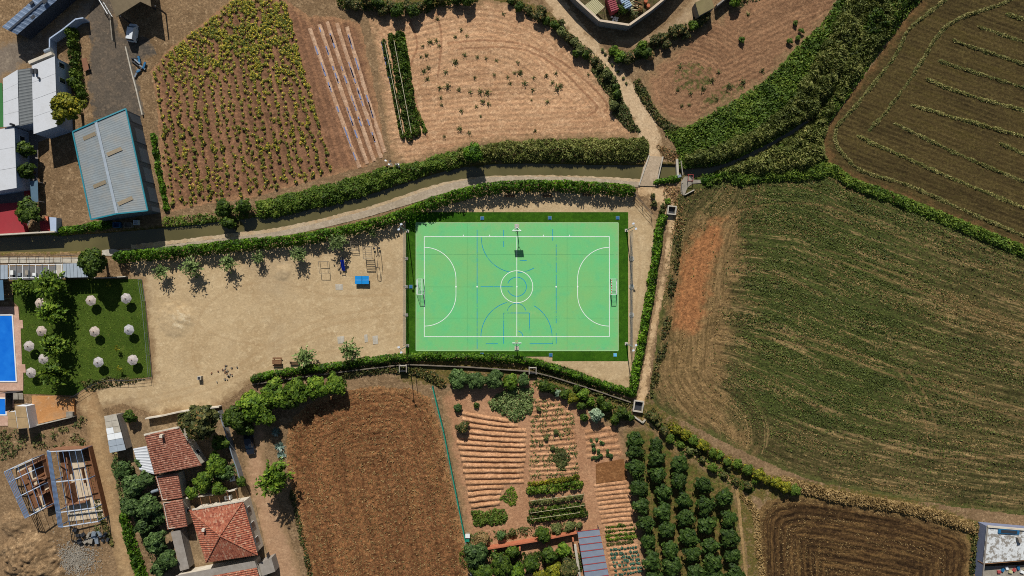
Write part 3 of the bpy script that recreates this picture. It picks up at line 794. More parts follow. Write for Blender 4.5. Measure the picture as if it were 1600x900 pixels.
def tree(px, py, rpx, mat, label, group=None, name="tree", th=1.6, me=None, hs=1.0, cat="tree", zc=None):
    """thing > trunk, crown"""
    r = rpx * S; cl = 'm' if r < 2.2 else 'l'; k = r / CLS[cl]; _vi[0] += 1
    if me is None: me = tmpl(mat, cl, _vi[0] % 3)
    lift = max(0, th - .7 * k)
    zc = (lift + {'m': 1.25, 'l': 2.7}[cl] * k * hs) if zc is None else zc
    p = at(px, py, zc * .9); p.z = 0
    e = empty(name, p, label, cat, group); e.rotation_euler = (0, 0, random.uniform(0, 6.28))
    k_ = (random.uniform(.9, 1.12), random.uniform(.9, 1.12))
    t = link("trunk", trunk_mesh(max(1.4, zc * .8), .09 + .05 * r, _vi[0] % 3), e); t.location = (0, 0, 0)
    cr = link("crown", me, e); cr.location = (0, 0, lift); cr.scale = (k * k_[0], k * k_[1], k * hs * random.uniform(.85, 1.1))
    return e

ORD = ["first", "second", "third", "fourth", "fifth", "sixth", "seventh", "eighth", "ninth", "tenth", "eleventh", "twelfth", "thirteenth", "fourteenth", "fifteenth", "sixteenth", "seventeenth", "eighteenth", "nineteenth", "twentieth", "twenty first", "twenty second"]

# --- hedges round the court and playground
HEDGE_N = smooth_line([(192, 402), (240, 398), (300, 392), (361, 385), (430, 379), (490, 371), (560, 357), (619, 341), (660, 324), (700, 310), (750, 298), (800, 292), (864, 291), (930, 294), (984, 299)], 12)
HEDGE_S = smooth_line([(398, 592), (430, 585), (467, 579), (538, 570), (587, 562), (660, 557), (772, 559), (824, 564), (880, 579), (941, 600), (982, 612)], 12)
HEDGE_E = smooth_line([(987, 614), (993, 582), (1006, 513), (1021, 422), (1030, 357), (1034, 340)], 12)
def hedge(line, hw, h, label, seed, mat=None, dens=70, leaf=.30):
    me = canopy("hedge", mat or L_hedge, line=line, hw=hw, hmax=h, dens=dens, leaf=leaf, lump=.75, seed=seed, edge=5, lumpmin=.6)
    return tag(link("hedge", me), label, "hedge")
hedge(HEDGE_N, 9.5, 2.9, "long clipped green hedge curving along the canal path north of the playground", 3)
hedge(HEDGE_S, 6.5, 1.7, "green hedge along the south edge of the playground and court", 4)
hedge(HEDGE_E, 7, 1.8, "green hedge between the court apron and the trodden path", 5)
hedge(smooth_line([(116, 52), (120, 90), (125, 132), (130, 150)]), 8, 2.2, "dark hedge strip between the white building and the asphalt yard", 6, L_tree)
hedge(smooth_line([(240, 212), (248, 260), (256, 300), (261, 326)]), 4.5, 1.3, "narrow green hedge along the east wall of the large grey shed", 7)
hedge(smooth_line([(88, 362), (125, 358), (170, 350)]), 7, 1.2, "low green hedge on the canal bank beside the large grey shed", 8)
hedge(smooth_line([(196, 806), (208, 850), (226, 905)]), 8, 1.8, "hedge along the dirt track west of the tiled houses", 9)
hedge(smooth_line([(1026, 284), (1042, 282), (1058, 279)]), 5, 1.0, "short trimmed hedge beside the canal bridge", 10)
hedge(smooth_line([(1100, 283), (1118, 276), (1140, 268)]), 5, 1.0, "short green hedge east of the sluice platform", 11)

# --- reeds and bank grass (uncountable)
def stuff(name, me, label):
    return tag(link(name, me), label, kind="stuff")
stuff("reed_bed", canopy("reed_bed", L_reed, poly=[(690, 246), (720, 232), (780, 222), (860, 217), (1006, 216), (1016, 230), (1010, 250), (960, 253), (860, 252), (780, 252), (735, 256), (700, 262), (690, 258)], hmax=1.7, dens=65, leaf=.2, aspect=3.6, lump=1.1, seed=21, edge=16, upright=.55, rough=.8), "tall grey green reeds on the north bank above the court")
stuff("bank_grass", canopy("bank_grass", L_grass, poly=[(400, 316), (440, 306), (500, 290), (560, 274), (600, 262), (640, 255), (700, 240), (745, 226), (752, 246), (715, 262), (660, 274), (610, 292), (560, 308), (500, 324), (440, 337), (402, 342)], hmax=1.2, dens=60, leaf=.24, aspect=2.6, lump=1.3, seed=22, edge=12, rough=.6), "green bank growth between the squash field and the canal")
stuff("reed_bed", canopy("reed_bed", L_reed, poly=[(1066, 244), (1120, 226), (1180, 200), (1232, 160), (1262, 105), (1300, 40), (1330, -20), (1356, -20), (1340, 35), (1322, 90), (1300, 142), (1270, 182), (1218, 213), (1172, 236), (1124, 255), (1070, 262)], hmax=3.2, dens=55, leaf=.22, aspect=3.6, lump=1.2, seed=23, edge=10, upright=.55, rough=.8), "tall reeds on the north side of the canal bend")
stuff("reed_bed", canopy("reed_bed", L_reed, poly=[(1120, 268), (1180, 244), (1222, 220), (1264, 192), (1292, 153), (1312, 103), (1330, 53), (1352, -20), (1440, -20), (1402, 36), (1350, 108), (1300, 182), (1285, 222), (1290, 250), (1250, 268), (1190, 276)], hmax=2.0, dens=50, leaf=.24, aspect=3.2, lump=1.8, seed=24, edge=10, upright=.4, rough=.8), "reeds and rank grass between the canal bend and the mown field")
stuff("bank_grass", canopy("bank_grass", L_grass, poly=polys["grass_bank"], hmax=.9, dens=28, leaf=.32, aspect=2.2, lump=2.2, seed=25, edge=6, rough=.7, maskf=lambda X, Y: np.where((ldist(CANAL, X, Y)[0] > 6) & (np.hypot((X - 1078) / 1.3, Y - 288) > 18), 1, 0)), "rough green grass covering the canal bank")
stuff("bank_grass", canopy("bank_grass", L_tree, poly=[(1344, 30), (1380, -20), (1440, -20), (1400, 40), (1360, 66), (1340, 60)], hmax=2.2, dens=45, leaf=.34, lump=1.6, seed=26, edge=8), "dense dark growth beside the mown field's northern corner")
stuff("field_margin", canopy("field_margin", L_grass, line=smooth_line([(1150, 282), (1230, 272), (1290, 262), (1330, 286), (1390, 308), (1450, 332), (1530, 364), (1620, 402)], 15), hw=9, hmax=.8, dens=45, leaf=.3, aspect=2.4, lump=1.5, seed=27, edge=5, rough=.7), "green grass margin between the mown field and the green field")
stuff("dry_grass", canopy("dry_grass", L_straw, line=smooth_line([(1225, 752), (1300, 774), (1380, 788), (1450, 802), (1510, 822), (1540, 830)], 15), hw=9, hmax=.9, dens=55, leaf=.26, aspect=3, lump=1.4, seed=28, edge=5, rough=.8), "dry straw coloured grass belt north of the stubble field")
stuff("dry_grass", canopy("dry_grass", L_rust, poly=[(1024, 226), (1056, 236), (1070, 248), (1052, 252), (1036, 246)], hmax=.4, dens=32, leaf=.19, aspect=2.4, lump=1, seed=29, rough=.8), "rusty dry weeds beside the bridge head")
stuff("dry_grass", canopy("dry_grass", L_rust, poly=[(1038, 290), (1064, 292), (1068, 330), (1062, 372), (1052, 372), (1054, 330), (1038, 312)], hmax=.3, dens=20, leaf=.19, aspect=2.4, lump=.9, seed=30, rough=.8), "rusty dry weeds along the trodden path by the sluice")
stuff("verge_weeds", canopy("verge_weeds", L_olive, line=smooth_line([(1062, 350), (1054, 420), (1046, 480), (1036, 540), (1022, 600), (1016, 640), (1040, 668)], 15), hw=6, hmax=.5, dens=26, leaf=.28, aspect=2.2, lump=.8, seed=31, rough=.8, maskf=lambda X, Y: sstep(.42, .62, fbm(X / 18, Y / 18, 3, 3))), "patchy weeds between the trodden path and the green field")
stuff("verge_weeds", canopy("verge_weeds", L_olive, line=smooth_line([(540, 584), (600, 576), (660, 582), (690, 600)], 15), hw=8, hmax=.6, dens=26, leaf=.28, aspect=2.2, lump=.8, seed=32, rough=.8), "weeds between the south hedge wall and the brown field")
stuff("verge_weeds", canopy("verge_weeds", L_olive, line=smooth_line([(840, 582), (900, 600), (985, 632)], 15), hw=6, hmax=.5, dens=26, leaf=.28, aspect=2.2, lump=.8, seed=33, rough=.8), "weeds under the wall north of the vegetable garden")
stuff("verge_weeds", canopy("verge_weeds", L_weed, line=smooth_line([(176, 655), (180, 700), (186, 760), (196, 800)], 15), hw=4, hmax=.4, dens=20, leaf=.26, aspect=2.2, lump=.8, seed=34, rough=.8), "weeds along the east side of the dirt track")
stuff("verge_weeds", canopy("verge_weeds", L_olive, line=smooth_line([(128, 690), (140, 730), (150, 770), (160, 812), (176, 850)], 15), hw=4.5, hmax=.45, dens=24, leaf=.26, aspect=2.2, lump=.8, seed=35, rough=.8), "weeds between the ruined steel frames and the dirt track")
stuff("verge_weeds", canopy("verge_weeds", L_olive, line=smooth_line([(455, 770), (470, 830), (486, 905)], 15), hw=4, hmax=.4, dens=22, leaf=.26, aspect=2.2, lump=.8, seed=36, rough=.8), "weeds along the west edge of the brown field")
stuff("verge_weeds", canopy("verge_weeds", L_straw, line=smooth_line([(1158, 775), (1180, 800), (1184, 850), (1192, 905)], 15), hw=5, hmax=.4, dens=30, leaf=.26, aspect=2.2, lump=.8, seed=37, rough=.8), "dry weeds between the orchard and the stubble field")
stuff("verge_weeds", canopy("verge_weeds", L_weed, poly=[(0, 670), (60, 676), (130, 655), (132, 690), (90, 700), (20, 715), (0, 720)], hmax=.4, dens=14, leaf=.26, aspect=2.2, lump=.8, seed=38, rough=.8, maskf=lambda X, Y: sstep(.5, .66, fbm(X / 12, Y / 12, 9, 3))), "scattered weeds north of the ruined steel frames")
stuff("verge_weeds", canopy("verge_weeds", L_olive, line=smooth_line([(1522, 820), (1522, 860), (1518, 905)], 15), hw=6, hmax=.7, dens=35, leaf=.28, aspect=2.2, lump=.8, seed=39, rough=.8), "weeds along the wall of the white roofed building")
stuff("verge_weeds", canopy("verge_weeds", L_olive, poly=[(120, 596), (170, 588), (236, 592), (200, 600), (140, 612)], hmax=.35, dens=24, leaf=.24, aspect=2.2, lump=.8, seed=40, rough=.8), "dry weeds along the lawn fence")
stuff("verge_weeds", canopy("verge_weeds", L_weed, poly=[(930, 90), (962, 130), (975, 160), (1000, 205), (985, 205), (960, 185), (950, 150), (925, 110)], hmax=.5, dens=30, leaf=.28, aspect=2.2, lump=.9, seed=41, rough=.8), "grey green weeds between the sandy field and the gravel lane")
stuff("verge_weeds", canopy("verge_weeds", L_olive, line=smooth_line([(996, 130), (1012, 160), (1036, 192), (1060, 205)], 15), hw=7, hmax=.6, dens=28, leaf=.28, aspect=2.2, lump=.9, seed=42, rough=.8), "weeds between the gravel lane and the small ploughed field")

# --- low growth on the green field, in streaks along the passes
def streaks(X, Y):
    d, arc = green_rc(X, Y)
    s = fbm(d / 1.2, arc / 14, 71, 3)
    return np.clip(green_mask(X, Y), .12, 1) * (.12 + .88 * sstep(.42, .60, s)) * (1 - brownpatch(X, Y)) * (1 - .85 * drypatch(X, Y))
stuff("field_growth", canopy("field_growth", L_field, poly=[(1062, 300), (1160, 280), (1294, 270), (1450, 342), (1610, 408), (1610, 806), (1400, 776), (1230, 734), (1080, 660), (1020, 615), (1034, 480), (1052, 330)], hmax=.22, dens=24, leaf=.19, aspect=2.0, lump=1.0, seed=43, rough=.55, maskf=streaks), "low green regrowth in streaks across the large field")
stuff("field_straw", canopy("field_straw", L_straw, poly=[(1062, 300), (1160, 280), (1294, 270), (1450, 342), (1610, 408), (1610, 806), (1400, 776), (1230, 734), (1080, 660), (1020, 615), (1034, 480), (1052, 330)], hmax=.10, dens=16, leaf=.10, aspect=4.0, lump=1.0, seed=44, rough=.5, maskf=lambda X, Y: sstep(.54, .66, fbm(green_rc(X, Y)[0] / 1.0, green_rc(X, Y)[1] / 11, 75, 3)) * (1 - brownpatch(X, Y))), "pale straw lying in streaks on the large field")
stuff("field_straw", canopy("field_straw", L_straw, poly=polys["stubble_field"], hmax=.10, dens=8, leaf=.11, aspect=3.6, lump=1.0, seed=45, rough=.5, maskf=lambda X, Y: sstep(.5, .64, fbm(ldist(U_STUB, X, Y)[0] * S / 1.0, X * S / 9, 77, 3))), "straw stubble on the dark brown field")
stuff("field_straw", canopy("field_straw", L_straw, poly=polys["brown_field"], hmax=.14, dens=5, leaf=.17, aspect=2.6, lump=1.0, seed=46, rough=.5), "scraps of straw on the tilled brown field")

# --- hay windrows, each a thing
WIN = [([(1484, -12), (1476, 0), (1446, 24), (1418, 49), (1396, 91), (1338, 164), (1307, 200), (1309, 231), (1347, 267), (1418, 289), (1507, 329), (1610, 373)], "outermost hay windrow following the edge of the mown field"),
       ([(1590, -6), (1560, 8), (1498, 29), (1467, 53), (1440, 96), (1409, 142), (1378, 182), (1358, 204)], "second hay windrow running beside the canal bank side"),
       ([(1573, 22), (1610, 33)], "northernmost short hay windrow at the photo's right edge"),
       ([(1529, 42), (1610, 69)], "second straight hay windrow from the north"),
       ([(1491, 64), (1610, 104)], "third straight hay windrow from the north"),
       ([(1469, 96), (1610, 140)], "fourth straight hay windrow from the north"),
       ([(1449, 124), (1500, 144), (1610, 176)], "fifth straight hay windrow from the north"),
       ([(1424, 164), (1500, 186), (1610, 216)], "sixth straight hay windrow from the north"),
       ([(1564, 224), (1610, 246)], "short stub of a hay windrow between two long ones"),
       ([(1398, 193), (1500, 242), (1610, 288)], "seventh long straight hay windrow from the north"),
       ([(1340, 213), (1420, 249), (1510, 288), (1610, 329)], "longest straight hay windrow next to the outer one")]
for i, (ln, lb) in enumerate(WIN):
    me = canopy("hay_windrow", L_hay, line=smooth_line(ln, 12), hw=2.5, hmax=.32, dens=100, leaf=.19, aspect=2.4, lump=.7, seed=80 + i, edge=3, rough=.6, lumpmin=.3)
    tag(link("hay_windrow", me), lb, "windrow", "windrows of cut hay in the mown field")

# --- orchard
def zo(l): return [(950 + x / 3.213, 620 + y / 3.213) for x, y in l]
ORCH = [[(130, 215), (135, 262), (138, 350), (157, 450), (165, 545), (185, 630), (205, 725), (220, 820), (238, 895)],
        [(238, 240), (240, 305), (248, 388), (270, 475), (275, 572), (290, 665), (312, 765), (322, 852)],
        [(354, 335), (358, 412), (374, 515), (386, 600), (400, 700), (420, 790), (436, 878)],
        [(474, 435), (485, 540), (490, 640), (505, 745), (524, 832), (536, 900)],
        [(582, 505), (600, 612), (610, 700), (620, 800), (632, 885)]]
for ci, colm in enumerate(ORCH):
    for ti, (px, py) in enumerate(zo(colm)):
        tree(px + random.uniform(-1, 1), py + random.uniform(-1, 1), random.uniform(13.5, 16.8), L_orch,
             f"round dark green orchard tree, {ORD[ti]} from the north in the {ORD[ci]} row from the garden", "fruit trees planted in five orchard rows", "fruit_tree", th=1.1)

# --- loose young trees of the playground
L_young = leafmat('young_leaf', c(66, 88, 40), c(112, 132, 70), c(166, 178, 116))
yt = [shoot_mesh("young_crown", L_young, 2.0, 3.4, 26, 16, .27, 100 + i) for i in range(3)]
YT = [(250, 425, 14, "westernmost young tree at the playground's north hedge, next to the lawn"), (298, 418, 18, "second young tree from the lawn along the north hedge"),
      (355, 410, 15, "third young tree from the lawn along the north hedge"), (403, 402, 12, "small fourth young tree beside the sand heap"),
      (464, 397, 15, "fifth young tree from the lawn beside the exercise bars"), (527, 378, 17, "young tree standing over the blue slide"),
      (582, 364, 8, "smallest young tree near the climbing frame"), (475, 557, 18, "young tree beside the picnic table at the south hedge"), (545, 548, 18, "young tree at the south hedge near the concrete pads")]
for i, (px, py, r, lb) in enumerate(YT):
    k = r * S / 2.0
    p = at(px, py, 2.5 * k); p.z = 0
    e = empty("young_tree", p, lb, "tree", "young trees in the playground"); e.rotation_euler = (0, 0, i * 1.3)
    t = link("trunk", trunk_mesh(1.8, .07, i % 3), e); t.scale = (k, k, k)
    cr = link("crown", yt[i % 3], e); cr.scale = (k, k, k)
for (px, py, lb) in ((172, 445, "yellowish sapling on the lawn beside the big tree's shadow"), (184, 544, "yellow sapling in the middle of the lawn"), (189, 576, "yellow sapling near the lawn's south fence"), (825, 297, "yellowish sapling by the benches north of the court"), (952, 301, "yellow sapling near the north east corner of the court")):
    p = at(px, py, .7); p.z = 0
    e = empty("sapling", p, lb, "tree", "young saplings tied to stakes")
    t = link("trunk", trunk_mesh(1.0, .04, 1), e); t.scale = (.6, .6, .8)
    cr = link("crown", shoot_mesh("sapling_crown", L_yell, .75, 1.4, 9, 7, .2, int(px)), e)

# --- lawn trees
lt = [shoot_mesh("lawn_crown", L_bright, 3.0, 5.2, 46, 26, .40, 120 + i, 2.0) for i in range(2)]
for i, (px, py, r, lb) in enumerate([(77, 446, 24, "northernmost leafy tree in the lawn's tree row"), (80, 490, 22, "second leafy tree from the north in the lawn's tree row"), (83, 541, 21, "third leafy tree from the north in the lawn's tree row"), (83, 584, 22, "southernmost leafy tree in the lawn's tree row"), (33, 449, 15, "small leafy tree beside the pool building")]):
    k = r * S / 3.0; p = at(px, py, 3.6 * k); p.z = 0
    e = empty("lawn_tree", p, lb, "tree", "leafy trees on the pool lawn"); e.rotation_euler = (0, 0, i)
    t = link("trunk", trunk_mesh(3.0, .14, i % 3), e); t.scale = (k, k, k)
    cr = link("crown", lt[i % 2], e); cr.scale = (k, k, k)
tree(147, 410, 25, L_tree, "large round dark tree at the lawn's north side by the canal", th=2.2)
tree(108, 170, 27, L_yell, "large yellow green tree beside the white roofed building", th=2.0)
tree(113, 128, 10, L_tree, "small round dark tree north of the yellow green tree", th=1.2)
tree(41, 234, 15, L_tree, "northernmost small round tree beside the white annex", th=1.6)
tree(43, 267, 16, L_tree, "middle small round tree beside the white annex", th=1.6)
tree(46, 330, 20, L_tree, "wide round tree on the red terrace", th=1.4, hs=.8)
tree(313, 658, 33, L_olive, "large spreading olive green tree behind the tiled house", th=2.4)
for (px, py, r, m_, lb) in [(338, 727, 19, L_bright, "bright green tree in the yard between the tiled houses"), (318, 752, 17, L_bright, "green shrubby tree east of the tiled annex roof"), (352, 738, 15, L_fig, "leafy tree beside the courtyard wall"), (344, 762, 13, L_bright, "small tree north of the hip roofed house"), (378, 752, 10, L_tree, "small round dark tree at the yard's east wall"), (300, 770, 11, L_bright, "small bushy tree next to the white courtyard wall"), (345, 692, 16, L_tree, "dark tree east of the gabled house")]:
    tree(px, py, r, m_, lb, th=1.2)
for i, (px, py, r) in enumerate([(193, 734, 15), (210, 758, 20), (230, 748, 16), (206, 790, 18), (232, 790, 20), (250, 806, 14), (226, 820, 15), (246, 846, 19), (262, 872, 18), (250, 888, 14), (222, 722, 13)]):
    tree(px, py, r, L_fig, f"leafy green tree in the thicket west of the tiled houses, {ORD[i]} of eleven", "trees of the thicket west of the tiled houses", th=1.0)
tree(204, 650, 12, L_tree, "bush beside the white panelled shed", th=.8)
tree(433, 744, 25, None, "feathery green tree beside the pale dirt road", me=lt[0], zc=3.0)
for i, (px, py, r, m_) in enumerate([(370, 652, 22, L_tree), (398, 632, 24, L_bright), (430, 617, 24, L_bright), (464, 610, 21, L_bright), (494, 606, 20, L_bright), (523, 601, 18, L_bright), (414, 648, 19, L_bright), (384, 668, 16, L_tree), (448, 626, 18, L_tree)]):
    tree(px, py, r, m_, f"broad bush tree in the clump south of the playground, {ORD[i]} of nine", "bush trees of the clump south of the playground", th=.9)
# --- fig trees and shrubs of the vegetable garden
for i, (px, py, r, m_, lb) in enumerate([(716, 592, 18, L_fig, "westernmost big leaved fig tree north of the furrowed plot"), (745, 594, 17, L_fig, "second big leaved fig tree from the green net fence"), (772, 592, 17, L_fig, "third big leaved fig tree from the green net fence"), (798, 596, 15, L_bright, "bright green tree at the east end of the fig row"), (818, 594, 12, L_fig, "small tree at the end of the fig row by the concrete box")]):
    tree(px, py, r, m_, lb, th=.6, hs=.7)
for (px, py, r, m_, lb) in [(715, 637, 8, L_fig, "small round shrub at the corner of the furrowed plot"), (723, 667, 11, L_olive, "grey green round shrub on the furrowed plot's west side"), (744, 633, 5, L_tree, "tiny dark shrub beside the creeping vines"), (931, 648, 13, L_pale, "pale silvery shrub north of the third garden plot"), (871, 614, 7, L_pale, "small bluish shrub in the garden's northern shrub belt"), (895, 622, 9, L_yell, "yellow flowering shrub in the garden's northern belt")]:
    shrub(px, py, r, m_, lb)
for bi, (px, py, r) in enumerate(sorted([(850, 603, 11), (862, 606, 9), (882, 616, 9), (912, 616, 11), (908, 634, 9), (912, 652, 8), (948, 634, 11), (972, 644, 11), (961, 655, 10), (922, 628, 8), (985, 652, 8), (938, 625, 8), (900, 606, 7)], key=lambda q: q[0])):
    shrub(px, py, r, random.choice([L_tree, L_bright, L_tree]), f"green shrub in the belt along the garden's north wall, {ORD[bi]} from the west", group="shrubs along the garden's north wall")
stuff("creeping_vines", canopy("creeping_vines", L_young, poly=[(762, 630), (778, 616), (805, 606), (833, 606), (834, 634), (822, 654), (808, 660), (790, 650), (770, 640)], hmax=.7, dens=55, leaf=.3, lump=.9, seed=48, aspect=1.2, rough=.6), "bright creeping vine patch above the furrowed plot")
stuff("creeping_vines", canopy("creeping_vines", L_bright, poly=[(780, 780), (792, 762), (802, 758), (808, 778), (806, 792), (794, 788)], hmax=.4, dens=45, leaf=.26, lump=.8, seed=49, aspect=1.2, rough=.6), "small creeping vine patch in the furrowed plot's south corner")
stuff("potato_bed", canopy("potato_bed", L_grass, poly=[(735, 797), (788, 796), (792, 806), (790, 818), (742, 821)], hmax=.6, dens=55, leaf=.28, lump=.9, seed=50, rough=.6), "dense dark green vegetable bed south of the furrows")
for i, (px, py, r, m_) in enumerate([(745, 864, 21, L_fig), (752, 893, 18, L_tree), (783, 882, 20, L_tree), (800, 862, 13, L_tree), (806, 893, 16, L_bright), (830, 880, 16, L_tree), (848, 834, 15, L_tree), (858, 866, 16, L_tree), (880, 858, 13, L_bright), (889, 888, 17, L_olive), (866, 893, 15, L_yell), (842, 900, 12, L_yell)]):
    tree(px, py, r, m_, f"garden tree in the planted enclosure west of the blue grey roof, {ORD[i]} of twelve", "trees of the walled enclosure", th=1.3)
for (px, py, r, m_, lb) in [(752, 842, 13, L_straw, "dry straw coloured bush by the green net fence"), (783, 836, 9, L_fig, "small green shrub north of the brick wall"), (800, 832, 7, L_olive, "low shrub north of the brick wall"), (870, 826, 9, L_weed, "leafy shrub at the brick wall near the roofed shed"), (890, 822, 10, L_weed, "leafy shrub next to the roofed shed's corner"), (905, 820, 6, L_weed, "small shrub beside the roofed shed's north end")]:
    shrub(px, py, r, m_, lb)
# --- field belts of shrubs
for bi, (px, py) in enumerate(sorted([(544, 4), (556, 10), (590, 6), (600, 16), (612, 8), (622, 18), (636, 10), (646, 20), (655, 8), (670, 2), (690, -2), (712, 0), (732, -2), (575, 2)], key=lambda q: q[0])):
    shrub(px + random.uniform(-2, 2), py + random.uniform(-2, 2), random.uniform(9, 13), random.choice([L_tree, L_tree, L_olive]), f"dark shrub in the belt along the photo's top edge, {ORD[bi]} from the west", group="dark shrubs along the top edge")
for bi, (px, py) in enumerate(sorted([(800, 0), (812, 8), (828, 18), (840, 24), (856, 32), (866, 42), (878, 50), (886, 60), (898, 66), (908, 78), (918, 86), (930, 94), (938, 104), (948, 114), (955, 124), (960, 136), (964, 148), (958, 168), (880, 38), (902, 84), (846, 14)], key=lambda q: q[1])):
    shrub(px + random.uniform(-3, 3), py + random.uniform(-3, 3), random.uniform(6.5, 10), random.choice([L_olive, L_olive, L_tree, L_weed]), f"olive shrub in the belt west of the gravel lane, {ORD[bi]} from the north", group="shrubs west of the gravel lane")
for bi, (px, py) in enumerate(sorted([(958, 80), (968, 88), (982, 92), (994, 82), (1004, 70), (1010, 84), (1020, 64), (1034, 58), (1040, 70), (1052, 52), (1064, 46), (1072, 56), (1084, 40), (1094, 34), (1102, 26)], key=lambda q: q[0])):
    shrub(px + random.uniform(-2, 2), py + random.uniform(-2, 2), random.uniform(8, 11), random.choice([L_olive, L_bright, L_olive, L_tree]), f"shrub in the belt south of the walled compound's lane, {ORD[bi]} from the west", group="shrubs south of the walled compound")
shrub(1016, 88, 9, L_rust, "rusty brown shrub below the walled compound's lane"); shrub(1148, 2, 11, L_bright, "bright green bush at the photo's top edge near the small hut")
for bi, (px, py) in enumerate(sorted([(1242, 36), (1252, 48), (1246, 60), (1234, 64), (1158, 62)], key=lambda q: q[1])):
    shrub(px, py, random.uniform(5, 7), L_grass, f"small green bush in the small ploughed field, {ORD[bi]} from the north", group="bushes in the small ploughed field")
for bi, (px, py) in enumerate(sorted([(946, 84), (951, 92), (957, 101), (966, 112), (974, 122), (979, 130), (941, 78), (954, 86)], key=lambda q: q[1])):
    shrub(px, py, random.uniform(2.2, 3.6), L_weed, f"tiny shrub on the crown of the gravel lane, {ORD[bi]} from the north", group="tiny shrubs on the gravel lane")
for bi, (px, py) in enumerate(sorted([(1059, 673), (1070, 680), (1084, 688), (1098, 696), (1112, 706), (1124, 712), (1137, 720), (1152, 726), (1168, 733), (1184, 740), (1199, 748), (1212, 754), (1226, 760), (1240, 765)], key=lambda q: q[0])):
    shrub(px + random.uniform(-2, 2), py + random.uniform(-2, 2), random.uniform(8, 11), L_yell if random.random() < .7 else L_grass, f"yellowish bush in the belt below the large green field, {ORD[bi]} from the west", group="yellowish bushes below the green field")
for bi, (px, py) in enumerate(sorted([(1020, 652), (1026, 662), (1036, 672), (1048, 684), (1062, 694), (1078, 706), (1096, 718), (1112, 730), (1130, 742), (1150, 752), (1168, 760), (1140, 730), (1180, 752), (1012, 646), (1090, 704)], key=lambda q: q[0])):
    shrub(px + random.uniform(-2, 2), py + random.uniform(-2, 2), random.uniform(6, 9), random.choice([L_grass, L_weed, L_olive]), f"low green shrub between the orchard path and the yellowish bushes, {ORD[bi]} from the west", group="low shrubs beside the orchard path")
for (px, py, r, lb) in [(350, 326, 15, "western round dark bush on the canal bank south of the squash field"), (381, 322, 15, "eastern round dark bush on the canal bank south of the squash field"), (356, 348, 12, "grey green bush hanging over the canal water")]:
    tree(px, py, r, L_tree, lb, th=1.0)
tree(740, 240, 17, L_hedge, "dense green bush tree standing in the reeds north of the canal", th=1.2)
for (px, py, r, lb) in [(1043, 262 + 55, 6, "round green shrub beside the concrete well box")]:
    shrub(px, py - 2, r, L_bright, lb)
for bi, (px, py) in enumerate(sorted([(1036, 322), (1034, 330), (1022, 318), (1020, 306)], key=lambda q: q[1])):
    shrub(px, py, 5.5, L_olive, f"olive shrub at the north end of the eastern court hedge, {ORD[bi]} from the north", group="shrubs at the end of the court hedge")
# --- weeds in the sandy field
WD = [(290, 80, 5), (370, 160, 4), (420, 155, 4), (395, 130, 4), (410, 240, 5), (370, 268, 7), (465, 250, 4), (505, 255, 4), (550, 265, 4), (540, 330, 4), (600, 340, 4), (610, 365, 4), (630, 320, 4), (655, 315, 6.5), (675, 360, 6.5), (645, 275, 4), (335, 375, 7), (385, 390, 5), (435, 400, 5), (480, 400, 6), (510, 405, 6.5), (490, 445, 5.5), (460, 468, 4), (515, 455, 5), (395, 485, 5), (390, 565, 6), (430, 585, 4.5), (710, 395, 4.5), (715, 340, 4), (770, 330, 4.5), (810, 320, 4.5), (820, 385, 7), (775, 445, 4.5), (835, 372, 5), (795, 360, 5), (720, 575, 4), (705, 440, 3), (480, 510, 3), (320, 600, 4), (245, 345, 5), (230, 310, 6), (260, 180, 6), (225, 200, 4), (300, 385, 5), (305, 430, 4), (310, 460, 4), (955, 325, 3.5), (455, 340, 4), (580, 60, 4), (240, 240, 5), (220, 250, 4), (285, 175, 5), (300, 200, 4), (250, 295, 5), (325, 315, 5), (1140, 525, 3.5), (1115, 515, 3)]
for (zx, zy, r) in WD:
    shrub(580 + zx / 2.8125, zy / 2.8125, r * .8, L_weed, "grey green weed tuft on the bare sandy field", "weed", "weed tufts on the sandy field", "weed_tuft", hs=.5)
for (zx, zy, r) in [(590, 390, 5), (645, 405, 5), (865, 175, 4), (900, 60, 5), (815, 375, 7), (875, 355, 7), (740, 350, 6), (770, 315, 5), (605, 465, 4), (760, 430, 5), (960, 310, 5), (640, 460, 4), (700, 385, 6), (600, 290, 6)]:
    shrub(850 + zx / 2.813, zy / 2.813, r * .8, L_weed, "weed tuft on the small ploughed field", "weed", "weed tufts on the small ploughed field", "weed_tuft", hs=.45)
for (px, py, r, m_) in [(82, 681, 6, L_grass), (92, 670, 4, L_weed), (68, 682, 3, L_weed), (127, 656, 6, L_olive), (10, 684, 5, L_weed), (150, 828, 6, L_grass)]:
    shrub(px, py, r, m_, "low weed clump on the bare ground near the ruined frames", "weed", "weed clumps near the ruined frames", "weed_tuft")
